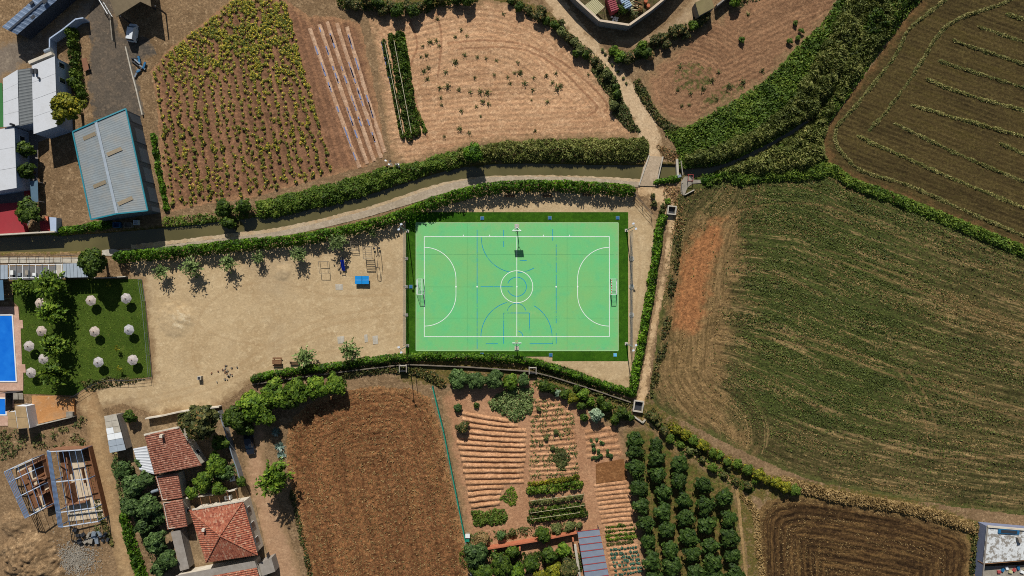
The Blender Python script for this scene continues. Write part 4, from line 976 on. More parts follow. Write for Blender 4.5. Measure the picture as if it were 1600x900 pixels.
# agaves
def agave(px, py, r, lb):
    rr = np.random.default_rng(int(px)); n = 46
    a = rr.uniform(0, 6.28, n); up = rr.uniform(.1, .95, n); L = r * S * rr.uniform(.75, 1.05, n)
    d = np.stack([np.cos(a) * np.cos(up), np.sin(a) * np.cos(up), np.sin(up)], 1)
    side = np.stack([-np.sin(a), np.cos(a), np.zeros(n)], 1) * .09
    b = d * .1 + np.array([0, 0, .1])
    V = np.stack([b - side, d * L[:, None] * .5 - side * 1.3, d * L[:, None] * .5 + side * 1.3, b + side], 1).reshape(-1, 3)
    F = np.arange(4 * n).reshape(n, 4)
    tip = d * L[:, None]; tip[:, 2] -= .05
    V2 = np.stack([d * L[:, None] * .5 - side * 1.3, tip - side * .1, tip + side * .1, d * L[:, None] * .5 + side * 1.3], 1).reshape(-1, 3)
    me = np_mesh("agave", np.concatenate([V, V2]), np.concatenate([F, F + 4 * n]), L_agave)
    o = link("agave", me); p = at(px, py, .5); o.location = (p.x, p.y, 0)
    tag(o, lb, "agave", "agaves beside the brown field")
agave(430, 675, 9, "northern silvery agave beside the parked car")
agave(436, 698, 10, "middle silvery agave on the brown field's edge")
agave(439, 711, 9, "southern silvery agave touching the feathery tree")

# --- squash plants
def squash_density(px, py):
    t = sstep(60, 190, py - (px - 330) * .12)
    return 1 - .72 * t
sq = [crown_mesh("squash_plant", L_squash_g, .44, .18, .14, 8, 6, .19, 200 + i, .42) for i in range(3)]
rows = []
polyS = polys["squash_field"]
for ri in range(250 // 14, 600 // 14 + 1):
    x0 = ri * 14.0 + 1.2
    if x0 > 498: continue
    py = 0.0
    while py < 330:
        kk = .13 + .000613 * (x0 - 250); px = x0 + kk * (py - 170)
        py += random.uniform(2.8, 9.0)
        rows.append((px + random.uniform(-3, 3), py))
A = np.array(rows); sd = sdist(polyS, A[:, 0], A[:, 1]); A = A[sd > 4]
lower = A[A[:, 1] > 175]; upper = A[A[:, 1] <= 175]
random.shuffle(lst := lower.tolist())
for i, (px, py) in enumerate(lst[:300]):
    o = link("squash_plant", sq[i % 3]); p = at(px, py); s_ = random.uniform(.5, 1.4)
    o.location = (p.x, p.y, .06); o.scale = (s_, s_, s_); o.rotation_euler = (0, 0, random.uniform(0, 6))
    tag(o, "single squash plant in the sparse southern rows of the squash field", "squash plant", "squash plants in the southern rows")
def scatter_plants(name, pts, mat, rad, nl, leaf, label, seed):
    r = np.random.default_rng(seed); pts = np.asarray(pts); n = len(pts)
    C = np.stack([(pts[:, 0] - 800) * S, (450 - pts[:, 1]) * S, np.full(n, .2)], 1)
    C = np.repeat(C, nl, 0); m = len(C)
    d = unit(r.normal(size=(m, 3))); d[:, 2] = np.abs(d[:, 2]); sc = np.repeat(r.uniform(.6, 1.35, n), nl)[:, None]
    V, F = leaf_quads(C + d * rad * sc * r.uniform(.4, 1, (m, 1)) * np.array([1, 1, .6]), d + np.array([0, 0, .6]), leaf, 1.4, r)
    return stuff(name, np_mesh(name, V, F, mat), label)
rest = lst[300:] + upper.tolist()
scatter_plants("squash_crop", rest, L_squash_g, .40, 30, .19, "squash plants of the remaining rows", 5)
# rank yellowing growth in the north
r_ = np.random.default_rng(9); X = r_.uniform(236, 500, 9000); Y = r_.uniform(-5, 330, 9000)
q = squash_density(X, Y) * sstep(.30, .62, fbm(X / 16, Y / 16, 90, 3)); keep = (sdist(polyS, X, Y) > 3) & (r_.random(9000) < q * np.where(Y < 120 + (X - 330) * .1, .72, .30)) & (squash_x0(X, Y) < 492)
scatter_plants("squash_crop", np.stack([X[keep], Y[keep]], 1), L_squash, .42, 22, .19, "yellowing squash leaves covering the northern half of the field", 6)

# undergrowth that knits the shrub belts together
for i, (ln, hw_, hh, mt, lb) in enumerate([
    ([(796, -4), (830, 20), (862, 36), (890, 60), (920, 86), (945, 110), (962, 140), (960, 170)], 8, 1.1, L_olive, "tangled undergrowth of the belt west of the gravel lane"),
    ([(958, 82), (980, 92), (1004, 80), (1034, 62), (1066, 48), (1100, 28)], 9, 1.1, L_olive, "tangled undergrowth below the compound lane"),
    ([(536, 4), (580, 8), (620, 14), (655, 12), (700, -2), (740, -4)], 10, 1.4, L_tree, "dark undergrowth along the photo's top edge"),
    ([(1050, 668), (1100, 700), (1160, 732), (1230, 762)], 8, .9, L_yell, "yellowish undergrowth below the green field"),
    ([(1012, 646), (1040, 676), (1090, 714), (1140, 748), (1172, 764)], 7, .5, L_grass, "grassy undergrowth beside the orchard path"),
    ([(840, 600), (880, 614), (920, 626), (980, 648)], 8, .8, L_tree, "undergrowth along the garden's north wall"),
    ([(735, 872), (800, 878), (895, 880)], 18, .9, L_tree, "green undergrowth of the walled enclosure"),
    ([(735, 842), (790, 834), (840, 830), (900, 822)], 8, .5, L_weed, "weedy growth north of the brick wall"),
    ([(190, 730), (210, 770), (230, 820), (255, 880)], 16, 1.0, L_fig, "undergrowth of the thicket west of the tiled houses"),
    ([(300, 760), (330, 745), (365, 735)], 12, .8, L_fig, "garden growth between the tiled houses"),
    ([(376, 660), (410, 636), (450, 616), (530, 602)], 12, 1.2, L_bright, "undergrowth of the clump south of the playground"),
    ([(262, 346), (300, 344), (340, 338), (400, 332)], 8, .6, L_grass, "green bank growth beside the large shed"),
    ([(1150, 5), (1200, -12), (1260, -20)], 8, .5, L_olive, "weeds along the top edge of the small ploughed field")]):
    stuff("undergrowth", canopy("undergrowth", mt, line=smooth_line(ln, 12), hw=hw_, hmax=hh, dens=34, leaf=.26, lump=1.0, seed=500 + i, edge=6, rough=.65, lumpmin=.2, maskf=lambda X, Y, q=i: .25 + .75 * sstep(.38, .55, fbm(X / 11, Y / 11, 60 + q, 3))), lb)
# ------------------------------------------------------------------ sports court
g = G("court_paint")
k = g.mix(g.rampf(g.noise(.11, 5, .65), .35, .65), c(100, 192, 120), c(124, 186, 110))
k = g.mix(g.rampf(g.noise(.3, 5, .7, vec=None), .55, .75, 0, .6), k, c(78, 184, 128))
k = g.mix(g.rampf(g.noise(1.5, 6, .8), .60, .74, 0, .4), k, c(78, 158, 104))
k = g.mix(g.rampf(g.noise(.22, 5, .75, stretch=(1, 1, 1, .7)), .60, .72, 0, .5), k, c(150, 186, 118))
k = g.mix(g.rampf(g.noise(.9, 7, .85), .68, .76, 0, .45), k, c(60, 128, 92))
xx = g.math('ABSOLUTE', g.math('DIVIDE', g.math('SUBTRACT', g.sep(g.co, 0), 1.04), 20.54)); yy = g.math('ABSOLUTE', g.math('DIVIDE', g.math('SUBTRACT', g.sep(g.co, 1), .26), 13.0))
ed = g.math('MAXIMUM', g.math('MULTIPLY', g.math('SUBTRACT', 1.0, xx), 20.54), 0.0); ed = g.math('MINIMUM', ed, g.math('MULTIPLY', g.math('SUBTRACT', 1.0, yy), 13.0))
k = g.mix(g.rampf(g.math('ADD', ed, g.rampf(g.noise(.8, 6, .8), .3, .7, -1.0, 1.6)), 0.0, 1.3, .45, 0), k, c(150, 172, 118))
k = g.speck(k, 5, .05)
m_court = g.done(k, .6, .25)
g = G("turf_m")
k = g.mix(g.rampf(g.noise(.3, 4, .6), .35, .65), c(42, 80, 8), c(56, 94, 14))
k = g.mix(g.rampf(g.noise(.6, 6, .8), .60, .72, 0, .55), k, c(84, 98, 34)); k = g.mix(g.rampf(g.noise(.9, 6, .82), .68, .76, 0, .7), k, c(150, 146, 96))
k = g.speck(k, 9, .35, 2); k = g.speck(k, 1.2, .2)
g.bump(g.noise(14, 2), .6, .05)
m_turf = g.done(k, .9, .1)
o = sheet("turf_apron", [(634, 331.5), (981.5, 331.5), (981.5, 564), (863, 564), (863, 557), (634, 557)], .045, m_turf); tag(o, "dark green artificial turf strip around the court", kind="structure")
court = sheet("sports_court", [(650, 348), (966, 348), (966, 548), (650, 548)], .060, m_court); tag(court, "bright green painted sports court", kind="structure")
def paint(name, col, wear):
    g = G(name)
    k = g.speck(col, 3, .08)
    g.done(k, .6, .2)
    if wear:
        tr = g.n("ShaderNodeBsdfTransparent"); mx = g.n("ShaderNodeMixShader")
        g.put(mx.inputs[0], g.rampf(g.noise(.45, 6, .75), .40, .50, 0, 1))
        g.put(mx.inputs[1], tr.outputs[0]); g.put(mx.inputs[2], g.b.outputs[0])
        g.put(g.nt.nodes["Material Output"].inputs[0], mx.outputs[0])
    return g.m
m_wline = paint("white_line_paint", c(236, 240, 232), False)
m_bline = paint("blue_line_paint", c(8, 146, 178), True)
def ribbon(pts, w, z, name, mat, close=False):
    m = MB(); P = [at(x, y) for x, y in pts]; n = len(P); vs = []; fs = []
    for i in range(n):
        a = P[(i - 1) % n] if (close or i > 0) else P[i]; b = P[(i + 1) % n] if (close or i < n - 1) else P[i]
        d = (b - a).normalized(); nn = Vector((-d.y, d.x, 0)) * w / 2
        vs += [(P[i].x - nn.x, P[i].y - nn.y, z), (P[i].x + nn.x, P[i].y + nn.y, z)]
    for i in range(n if close else n - 1):
        j = (i + 1) % n; fs.append((2 * i, 2 * j, 2 * j + 1, 2 * i + 1))
    m.add(vs, fs); return m.build(name, mat, court)
def arc(cx, cy, r, a0, a1, n=24): return [(cx + r * math.cos(math.radians(a0 + (a1 - a0) * i / n)), cy + r * math.sin(math.radians(a0 + (a1 - a0) * i / n))) for i in range(n + 1)]
zW, zB = .068, .064
ww = .115
for a, b in (((662.4, 369.8), (952.6, 369.8)), ((662.4, 526), (952.6, 526))): ribbon([a, b], ww, zW, "touch_line", m_wline)
for x in (663, 952): ribbon([(x, 370.4), (x, 525.4)], ww, zW + .002, "goal_line", m_wline)
ribbon([(807.5, 370.4), (807.5, 525.4)], ww, zW + .002, "halfway_line", m_wline)
ribbon(arc(807.5, 448, 25, 0, 352.5, 47), ww, zW + .004, "centre_circle", m_wline, True)
ribbon(arc(663, 436, 49.5, -90, 0) + arc(663, 460, 49.5, 0, 90), ww, zW + .004, "goal_area_line", m_wline)
ribbon(arc(952, 436, 49.5, -90, -180) + arc(952, 460, 49.5, -180, -270), ww, zW + .004, "goal_area_line", m_wline)
for (x, y) in ((745.5, 448), (869, 448), (712.5, 448), (902.5, 448), (807.5, 448)):
    m = MB(); p = at(x, y); m.add([(p.x + .16 * math.cos(t * .785), p.y + .16 * math.sin(t * .785), zW + .007) for t in range(8)], [tuple(range(8))]); m.build("penalty_spot", m_wline, court)
for x in (724, 765, 849, 890): ribbon([(x, 366.8), (x, 369.1)], .14, zW, "tick_mark", m_wline)
wb = .14
for pts in ([(745.5, 359), (745.5, 545)], [(869, 382), (869, 505)], [(751, 448), (801, 448)], [(787, 359), (787, 386)], [(863.6, 358), (863.6, 376)], [(787, 489), (787, 537)], [(827.5, 489), (827.5, 516)], [(787, 489), (827, 489)],
            [(759, 537), (778, 537)], [(827.5, 537), (864, 537)], [(863.5, 528), (863.5, 537)], [(869, 520), (869, 537)], [(812, 407), (823, 407)],
            arc(807.5, 448, 15, 200, 520, 30), arc(807, 526, 55.5, 180, 262), arc(807, 526, 55.5, 300, 360), arc(807, 371, 55, 180, 100), arc(807, 371, 55, 60, 88), arc(807, 489, 15, 180, 345), arc(808, 526, 9, 280, 360)):
    ribbon(pts, wb, zB, "blue_line", m_bline)
m_edge = paint("court_edging", c(170, 206, 150), False)
for a, b in (((650, 348), (966, 348)), ((966, 348.6), (966, 547.4)), ((966, 548), (650, 548)), ((650, 547.4), (650, 348.6))): ribbon([a, b], .12, .0625, "edge_strip", m_edge)
m_seam = paint("slab_seam", c(70, 146, 92), True)
for y in (397.5, 448.3, 497): ribbon([(651, y), (965, y)], .05, .0616, "slab_seam", m_seam)
for x in (730, 886): ribbon([(x, 349), (x, 547)], .05, .0622, "slab_seam", m_seam)
# turf boxes
m_blue = plain("blue_plastic", c(38, 100, 140), .12, 3, .5)
m_conc = plain("concrete_pale", c(186, 178, 162), .15, 1.5, .9, .1, dirt=c(140, 128, 108))
m_conc2 = plain("concrete_grey", c(150, 142, 128), .18, 1.2, .9, .1, dirt=c(116, 104, 86))
m_white = plain("white_steel", c(232, 234, 232), .05, 2, .4, .4)
m_steel = plain("galvanised_steel", c(150, 160, 168), .1, 2, .4, .5, .4)
m_dark = plain("dark_steel", c(52, 54, 58), .1, 2, .5, .4)
for i, (px, py, lb) in enumerate([(753.5, 341, "north west"), (859, 340.5, "north middle"), (965, 340.5, "north east"), (642, 448, "west"), (860.5, 554.5, "south middle"), (961, 554.5, "south east"), (753, 554, "south west")]):
    p = at(px, py)
    e = empty("turf_box", (p.x, p.y, 0), f"small square blue box set in the turf on the {lb} side of the court", "box", "blue boxes set in the turf")
    MB().box(p.x, p.y, .11, .62, .62, .14).build("lid", plain("light_blue_lid", c(92, 176, 214), .1, 3, .5) if lb == "south east" else m_blue, e)
    MB().box(p.x, p.y, .06, .74, .74, .05).build("rim", m_steel, e)
# goals
def goal(x, sgn, lb):
    p0 = at(x, 436); p1 = at(x, 460)
    e = empty("futsal_goal", at(x, 448), lb, "goal", "goals on the court")
    h = 2.0; d = 1.35 * sgn; hb = .9 * sgn
    yt, yb = p0.y, p1.y; X = p0.x
    for y in (yt, yb):
        m = MB(); m.bar((X, y, .05), (X, y, h), .12, .12); m.build("post", m_white, e)
        m = MB(); m.bar((X, y, h), (X + hb, y, h), .06, .06); m.bar((X + hb, y, h), (X + d, y, .1), .06, .06); m.build("side_frame", m_white, e)
    m = MB(); m.bar((X, yb - .06, h), (X, yt + .06, h), .12, .12); m.build("crossbar", m_white, e)
    for i in range(1, 6):
        y = yb + (yt - yb) * i / 6
    m = MB(); m.bar((X + hb, yb, h), (X + hb, yt, h), .05, .05); m.bar((X + d, yb, .1), (X + d, yt, .1), .05, .05); m.build("back_bar", m_white, e)
    m = MB()
    for i in range(13):
        y = yb + (yt - yb) * i / 12
        m.bar((X, y, h), (X + hb, y, h), .012, .012); m.bar((X + hb, y, h), (X + d, y, .1), .012, .012)
    for i in range(1, 5): m.bar((X + hb * i / 5, yb, h), (X + hb * i / 5, yt, h), .012, .012)
    for i in range(1, 9):
        t = i / 9; m.bar((X + hb + (d - hb) * t, yb, h - (h - .1) * t), (X + hb + (d - hb) * t, yt, h - (h - .1) * t), .012, .012)
    net = m.build("net", m_white, e); net["kind"] = "stuff"
    if sgn > 0:
        for i in range(6):
            y = yb + (yt - yb) * (i + .5) / 6
            MB().box(X, y, h, .135, .25, .135).build("red_band", plain("goal_red", c(190, 60, 50), .08) if i == 0 else bpy.data.materials["goal_red"], e)
goal(661.5, -1, "white futsal goal at the west end of the court"); goal(953.5, 1, "white futsal goal with red bands at the east end of the court")
# basketball hoops
def hoop(px, py, sgn, lb):
    b = at(px, py); e = empty("basketball_hoop", b, lb, "basketball hoop", "basketball hoops beside the court")
    MB().box(b.x, b.y, .12, .85, .75, .16).build("base_pad", m_conc, e)
    s = -sgn
    m = MB(); m.tube([(b.x, b.y, .1), (b.x, b.y, 2.6), (b.x, b.y + s * 1.3, 3.3)], [.09, .09, .07], 8); m.build("post", m_steel, e)
    yb = b.y + s * 1.35
    bd = MB().box(b.x, yb, 3.45, 1.8, .06, 1.1).build("backboard", m_white, e)
    MB().box(b.x, yb + s * .034, 3.25, .62, .012, .48).build("target_square", m_dark, bd)
    m = MB()
    for xx in (-.85, .85): m.bar((b.x, b.y + s * .5, 2.9), (b.x + xx, yb - s * .04, 3.85), .06, .06)
    m.bar((b.x - .85, yb - s * .06, 3.85), (b.x + .85, yb - s * .06, 3.85), .06, .06); m.build("brace", m_white, e)
    m = MB(); m.tube([(b.x + .23 * math.cos(t * .5236), yb + s * .3 + .23 * math.sin(t * .5236), 3.05) for t in range(13)], .022, 5, False)
    rim = m.build("rim", plain("rim_orange", c(226, 110, 50), .05, 2, .5), e)
    m = MB()
    for t in range(8):
        a = t * .785; m.bar((b.x + .22 * math.cos(a), yb + s * .3 + .22 * math.sin(a), 3.04), (b.x + .13 * math.cos(a + .5), yb + s * .3 + .13 * math.sin(a + .5), 2.65), .012, .012)
    n_ = m.build("net", m_white, rim); n_["kind"] = "stuff"
hoop(807.3, 353, 1, "white basketball hoop on the north side of the court"); hoop(807.3, 544, -1, "white basketball hoop on the south side of the court")
# light masts
def mast(px, py, dx, dy, lb, h=9.2):
    b = at(px, py); e = empty("light_mast", b, lb, "light mast", "floodlight masts at the court corners")
    MB().box(b.x, b.y, .08, .6, .6, .16).build("base", m_conc, e)
    m = MB(); m.tube([(b.x, b.y, .1), (b.x, b.y, h * .5), (b.x, b.y, h)], [.11, .09, .06], 8); m.build("pole", m_steel, e)
    a = Vector((dx, dy, 0)).normalized() * .55
    m = MB(); m.bar((b.x - a.x, b.y - a.y, h), (b.x + a.x, b.y + a.y, h), .07, .07); cb = m.build("crossarm", m_steel, e)
    for s_ in (-1, 1):
        MB().box(b.x + a.x * s_, b.y + a.y * s_, h + .08, .42, .34, .14, .3).build("floodlight", plain("floodlight_grey", c(206, 212, 218), .05, 2, .4) if "floodlight_grey" not in bpy.data.materials else bpy.data.materials["floodlight_grey"], e)
mast(637, 361, .5, 1, "tall floodlight mast at the court's north west corner"); mast(637, 540, .5, -1, "tall floodlight mast at the court's south west corner")
mast(978.5, 360, -.5, 1, "tall floodlight mast at the court's north east corner"); mast(978.5, 537, -.5, -1, "tall floodlight mast at the court's south east corner")
# ball-stop fences west and east
m_wire = plain("fence_wire", c(120, 128, 130), .05, 2, .5)
def ballfence(x, ys, side, lb):
    e = empty("ball_stop_fence", at(x, 448), lb, "fence", "ball stop fences at the court ends"); hh = 3.6
    P = [at(x, y) for y in ys]
    for p in P:
        m = MB(); m.tube([(p.x, p.y, 0), (p.x, p.y, hh)], .045, 6); m.build("post", m_steel, e)
    for p in P[1:-1]:
        if side < 0: MB().box(p.x + .1, p.y, .07, .62, .62, .1).build("footing", m_conc, e)
        else:
            m = MB(); m.tube([(p.x + .35, p.y, .0), (p.x + .35, p.y, .1)], .55, 14); m.build("footing", m_conc, e)
    for z in (.1, 1.8, hh):
        m = MB(); m.tube([(p.x, p.y, z) for p in P], .02, 5); m.build("rail", m_wire, e)
    m = MB(); n = 150
    y0, y1 = P[0].y, P[-1].y; X = P[0].x
    for i in range(n + 1):
        y = y0 + (y1 - y0) * i / n; m.bar((X, y, .1), (X, y, hh), .007, .007)
    for i in range(1, 18): m.bar((X, y0, .1 + i * .2), (X, y1, .1 + i * .2), .007, .007)
    o = m.build("mesh_panel", m_wire, e); o["kind"] = "stuff"
ballfence(634.5, [362, 404, 448, 492, 538], -1, "see through wire fence along the west end of the court")
ballfence(984.0, [362, 404, 448, 492, 538], 1, "see through wire fence along the east end of the court")
# ------------------------------------------------------------------ vegetable garden
gs = bpy.data.objects["garden_soil"]
m_ridge = soil("ridge_soil", c(186, 140, 102), c(166, 122, 86), c(198, 152, 114), fineamt=.32, bump=.7)
def ridge(pts, w, h, parent=gs, name="soil_ridge", mat=None, z0=0.0):
    L = smooth_line(pts, 7); n = len(L); vs = []; fs = []
    prof = [(-1, -.05), (-.62, .45), (-.22, .95), (.22, 1.0), (.62, .5), (1, -.05)]
    for i in range(n):
        a = np.array(L[max(i - 1, 0)]); b = np.array(L[min(i + 1, n - 1)]); d = b - a; d /= np.linalg.norm(d)
        p = at(*L[i]); nn = Vector((d[1], d[0], 0)); tp = min(1, (min(i, n - 1 - i) + .35) / 1.3)
        wj = 1 + random.uniform(-.1, .1); hj = 1 + random.uniform(-.18, .18); sj = random.uniform(-.04, .04)
        for (u, v) in prof: vs.append(p + nn * (u * w / 2 * wj + sj) + Vector((0, 0, z0 + v * h * hj * tp)))
    k = len(prof)
    for i in range(n - 1):
        for j in range(k - 1): fs.append((i * k + j, i * k + j + 1, (i + 1) * k + j + 1, (i + 1) * k + j))
    m = MB(); m.add(vs, fs)
    return m.build(name, mat or m_ridge, parent, True)
def zg(x, y): return (670 + x / 2.647, 560 + y / 2.647)
for i in range(17):
    yl = 226 + 24.2 * i; sh = 34 * (1 - i / 9.0) if i < 9 else -14 * (i - 9) / 7
    xl = np.interp(i, [0, 5, 16], [136, 118, 172]) + random.uniform(-4, 4); xr = np.interp(i, [0, 2, 12, 13, 16], [330, 404, 392, 306, 292]) + random.uniform(-4, 4)
    xm = (xl + xr) / 2
    ridge([zg(xl, yl), zg(xm, yl + sh * .6 + random.uniform(-2, 2)), zg(xr, yl + sh)], 1.05, .36)
for i in range(16):
    y = 168 + 20.5 * i; xl = np.interp(y, [160, 260, 490], [436, 418, 414]); xr = np.interp(y, [160, 240, 490], [520, 592, 624])
    ridge([zg(xl, y + 6), zg((xl + xr) / 2, y + 2), zg(xr, y - 8)], .8, .17)
for i in range(5): ridge([zg(645 + i * 2, 306 + i * 25), zg(772 + i * 6, 286 + i * 27)], 1.0, .18)
for i in range(9): ridge([zg(682 + i * 4, 528 + i * 18.5), zg(755 + i * 3, 520 + i * 18.5), zg(826 + i * 3.4, 512 + i * 19)], .95, .22)
for i in range(4): ridge([zg(722 + i * 3, 694 + i * 17), zg(845 + i * 3, 684 + i * 17)], .9, .15)
for i in range(6): ridge([zg(735 + i * 3.5, 790 + i * 20), zg(866 + i * 4, 776 + i * 20)], .95, .15)
sheet("dug_bed", [zg(690, 436), zg(805, 414), zg(822, 500), zg(692, 518)], .10, soil("dug_soil", c(134, 92, 56), c(122, 82, 50), c(146, 104, 66), light=c(176, 132, 90), fineamt=.3), gs)
def bed(name, a, b, hw, h, mat, label, seed, leaf=.26, grp=None, cat="crop row", maskf=None):
    me = canopy(name, mat, line=[zg(*a), zg((a[0] + b[0]) / 2, (a[1] + b[1]) / 2), zg(*b)], hw=hw, hmax=h, dens=75, leaf=leaf, lump=.7, seed=seed, edge=3, rough=.6, lumpmin=.3)
    return tag(link(name, me), label, cat, grp)
TB = [((418, 520), (612, 492), 4, 1.0, L_yell, "northernmost trellised crop row with yellowish tops"), ((420, 546), (622, 520), 7, 1.3, L_bright, "thick bright green crop row below the yellowish one"), ((424, 596), (630, 572), 4, 1.1, L_weed, "sparse crop row on canes, third from the north"), ((424, 632), (634, 606), 5, 1.2, L_tree, "dark green crop row on canes, fourth from the north"), ((426, 664), (640, 636), 6.5, 1.3, L_tree, "southernmost thick dark crop row on canes")]
for i, (a, b, hw, h, mt, lb) in enumerate(TB): bed("crop_row", a, b, hw, h, mt, lb, 300 + i, grp="trellised crop rows in the middle plot")
m_cane = plain("cane", c(190, 176, 140), .15, 4, .8)
for i, (a, b) in enumerate([((416, 580), (640, 552)), ((420, 630), (640, 598)), ((420, 655), (620, 628))]):
    e = empty("cane_trellis", at(*zg(*a)), f"pale cane trellis over the dark crop rows, {ORD[i]} from the north", "trellis", "cane trellises in the middle plot")
    pa, pb = at(*zg(*a)), at(*zg(*b))
    m = MB(); m.tube([pa + Vector((0, 0, 1.45)), pb + Vector((0, 0, 1.45))], .035, 5); m.build("top_cane", m_cane, e)
    for k_ in range(6):
        p = pa.lerp(pb, k_ / 5); m = MB(); m.tube([p, p + Vector((random.uniform(-.1, .1), random.uniform(-.1, .1), 1.6))], .025, 5); m.build("cane", m_cane, e)
# creeping green clump and stray plants in the middle plot
stuff("crop_seedlings", canopy("crop_seedlings", L_weed, poly=[zg(425, 160), zg(520, 165), zg(600, 235), zg(625, 490), zg(416, 500), zg(418, 260)], hmax=.35, dens=40, leaf=.2, lump=.7, seed=51, rough=.7, tight=True, maskf=lambda X, Y: sstep(.42, .6, fbm(X / 6, Y / 6, 12, 3)) * (.3 + .7 * (np.sin((Y + .05 * X) * 2 * np.pi / 7.74) > 0))), "small seedlings on the ridges of the middle plot")
stuff("creeping_vines", canopy("creeping_vines", L_weed, poly=[zg(520, 375), zg(560, 366), zg(582, 410), zg(566, 462), zg(530, 466), zg(516, 420)], hmax=.5, dens=60, leaf=.26, lump=.8, seed=52, rough=.6), "green clump of vines in the middle plot")
for i, (x, y) in enumerate([(512, 372), (525, 305), (455, 210), (485, 330)]): shrub(*zg(x, y), 5, L_weed, "small green plant on the ridged middle plot", "plant", "plants on the ridged middle plot", "garden_plant")
for (x, y) in [(672, 340), (695, 338), (680, 358), (712, 348), (720, 352), (682, 378), (700, 384), (690, 410), (700, 408), (738, 400), (752, 402), (712, 400), (738, 384), (676, 412)]:
    shrub(*zg(x, y), random.uniform(3.2, 4.6), L_fig, "young plant in the third plot's northern bed", "plant", "young plants in the third plot's northern bed", "garden_plant")
for i, (a, b) in enumerate([((735, 696), (842, 686)), ((735, 714), (848, 704)), ((738, 732), (850, 722)), ((740, 748), (854, 736))]):
    bed("lettuce_row", a, b, 2.6, .45, L_bright, f"bright green lettuce row in the third plot, {ORD[i]} from the north", 320 + i, .22, "lettuce rows in the third plot")
bed("onion_row", (742, 770), (842, 758), 2.2, .3, L_olive, "thin olive coloured onion row below the lettuce rows", 330, .2)
for j in range(7):
    for i in range(10):
        if random.random() < .16: continue
        x = 752 + i * 11.6 + j * 4 + random.uniform(-3, 3); y = 792 + j * 17 - i * 1.4 + random.uniform(-3, 3)
        shrub(*zg(x, y), random.uniform(2.1, 3.2), L_cab, "blue green cabbage in the cabbage bed beside the blue grey roof", "cabbage", "cabbages in the third plot's southern bed", "cabbage")

# enclosure wall, posts and blue-grey roof
m_brick = plain("brick_red", c(176, 106, 76), .2, 2, .9, .1, bump=.3)
def wall(name, pts, h, th, mat, label, cap=None, z0=-.1, cat="wall"):
    P = [at(*p) for p in pts]
    e = empty(name, P[0], label, cat)
    for a, b in zip(P[:-1], P[1:]):
        m = MB(); m.bar(a + Vector((0, 0, (h + z0) / 2)), b + Vector((0, 0, (h + z0) / 2)), th, h - z0); m.build("panel", mat, e)
        if cap:
            m = MB(); m.bar(a + Vector((0, 0, h + .04)), b + Vector((0, 0, h + .04)), th + .08, .08); m.build("coping", cap, e)
    return e
ew = wall("brick_wall", [(728, 858), (770, 852), (806, 846), (836, 841), (862, 836), (902, 828)], 1.6, .3, m_brick, "reddish brick wall north of the planted enclosure")
for (px, py) in [(771, 858), (812, 852), (853, 846), (894, 838)]:
    p = at(px, py); MB().box(p.x, p.y, 1.1, .3, .5, 2.2).build("buttress", m_brick, ew)
m_slate = plain("blue_grey_sheet", c(126, 136, 150), .08, .8, .5, .4, dirt=c(150, 150, 150), dirt_amt=.3)
m_redp = plain("red_purlin", c(166, 72, 70), .1, 2, .6)
R0 = [(902, 830), (936, 826), (953, 905), (957, 930), (921, 935), (914, 905)]
e = empty("roofed_shed", at(928, 870), "blue grey sheet roof with thin red crossbars beside the cabbage bed", "shed")
zr = 2.6
qa, qb = Vector(at(902, 830, zr)), Vector(at(936, 826, zr)); qd, qc = Vector(at(919.5, 935, zr)), Vector(at(957.5, 929, zr))
for i in range(10):
    t0, t1 = i / 10 + .004, (i + 1) / 10 - .004
    a, b, d_, c_ = qa.lerp(qd, t0), qb.lerp(qc, t0), qa.lerp(qd, t1), qb.lerp(qc, t1)
    MB().prism([a, b, c_, d_], [zr + .15 * .0, zr, zr, zr], zr + .05).build("roof_sheet", m_slate, e)
    m = MB(); m.bar(qa.lerp(qd, (i + .02) / 10) + Vector((0, 0, .09)), qb.lerp(qc, (i + .02) / 10) + Vector((0, 0, .09)), .10, .06); m.build("crossbar", m_redp, e)
for t in (0.02, .33, .66, .98):
    for (u, v) in ((qa, qd), (qb, qc)):
        p = u.lerp(v, t); m = MB(); m.bar((p.x, p.y, 0), (p.x, p.y, zr), .12, .12); m.build("post", m_dark, e)
wall("side_wall", [(898, 850), (906, 905), (910, 930)], 1.2, .5, m_conc, "pale low wall along the blue grey roof")
# green net fence
m_net = plain("green_net", c(20, 128, 104), .12, 3, .7)
NF = smooth_line([(677, 602), (684, 632), (694, 672), (704, 722), (714, 772), (722, 812), (728, 842)], 18)
e = empty("net_fence", at(*NF[0]), "dark green net fence between the brown field and the vegetable garden", "fence")
for a, b in zip(NF[:-1], NF[1:]):
    m = MB(); A_, B_ = at(*a), at(*b)
    m.bar(A_ + Vector((0, 0, .8)), B_ + Vector((0, 0, .8)), .05, 1.5); m.bar(A_ + Vector((0, 0, 1.58)), B_ + Vector((0, 0, 1.58)), .2, .06)
    m.build("net_panel", m_net, e)
for a in NF[::2]:
    p = at(*a); m = MB(); m.tube([p, p + Vector((0, 0, 1.8))], .05, 6); m.build("post", m_net, e)
wall("field_kerb", [(728, 846), (734, 880), (740, 925)], .35, .45, m_conc, "pale concrete kerb along the brown field's south east edge", cat="kerb")
p = at(731, 838)
e = empty("pump_box", p, "small grey and green pump box at the end of the net fence", "box")
MB().box(p.x, p.y + .4, .45, .8, .7, .9).build("cabinet", m_conc2, e); MB().box(p.x, p.y - .5, .35, .7, .7, .7).build("tank", m_net, e); MB().box(p.x, p.y + .4, .93, .9, .8, .06).build("lid", m_white, e)

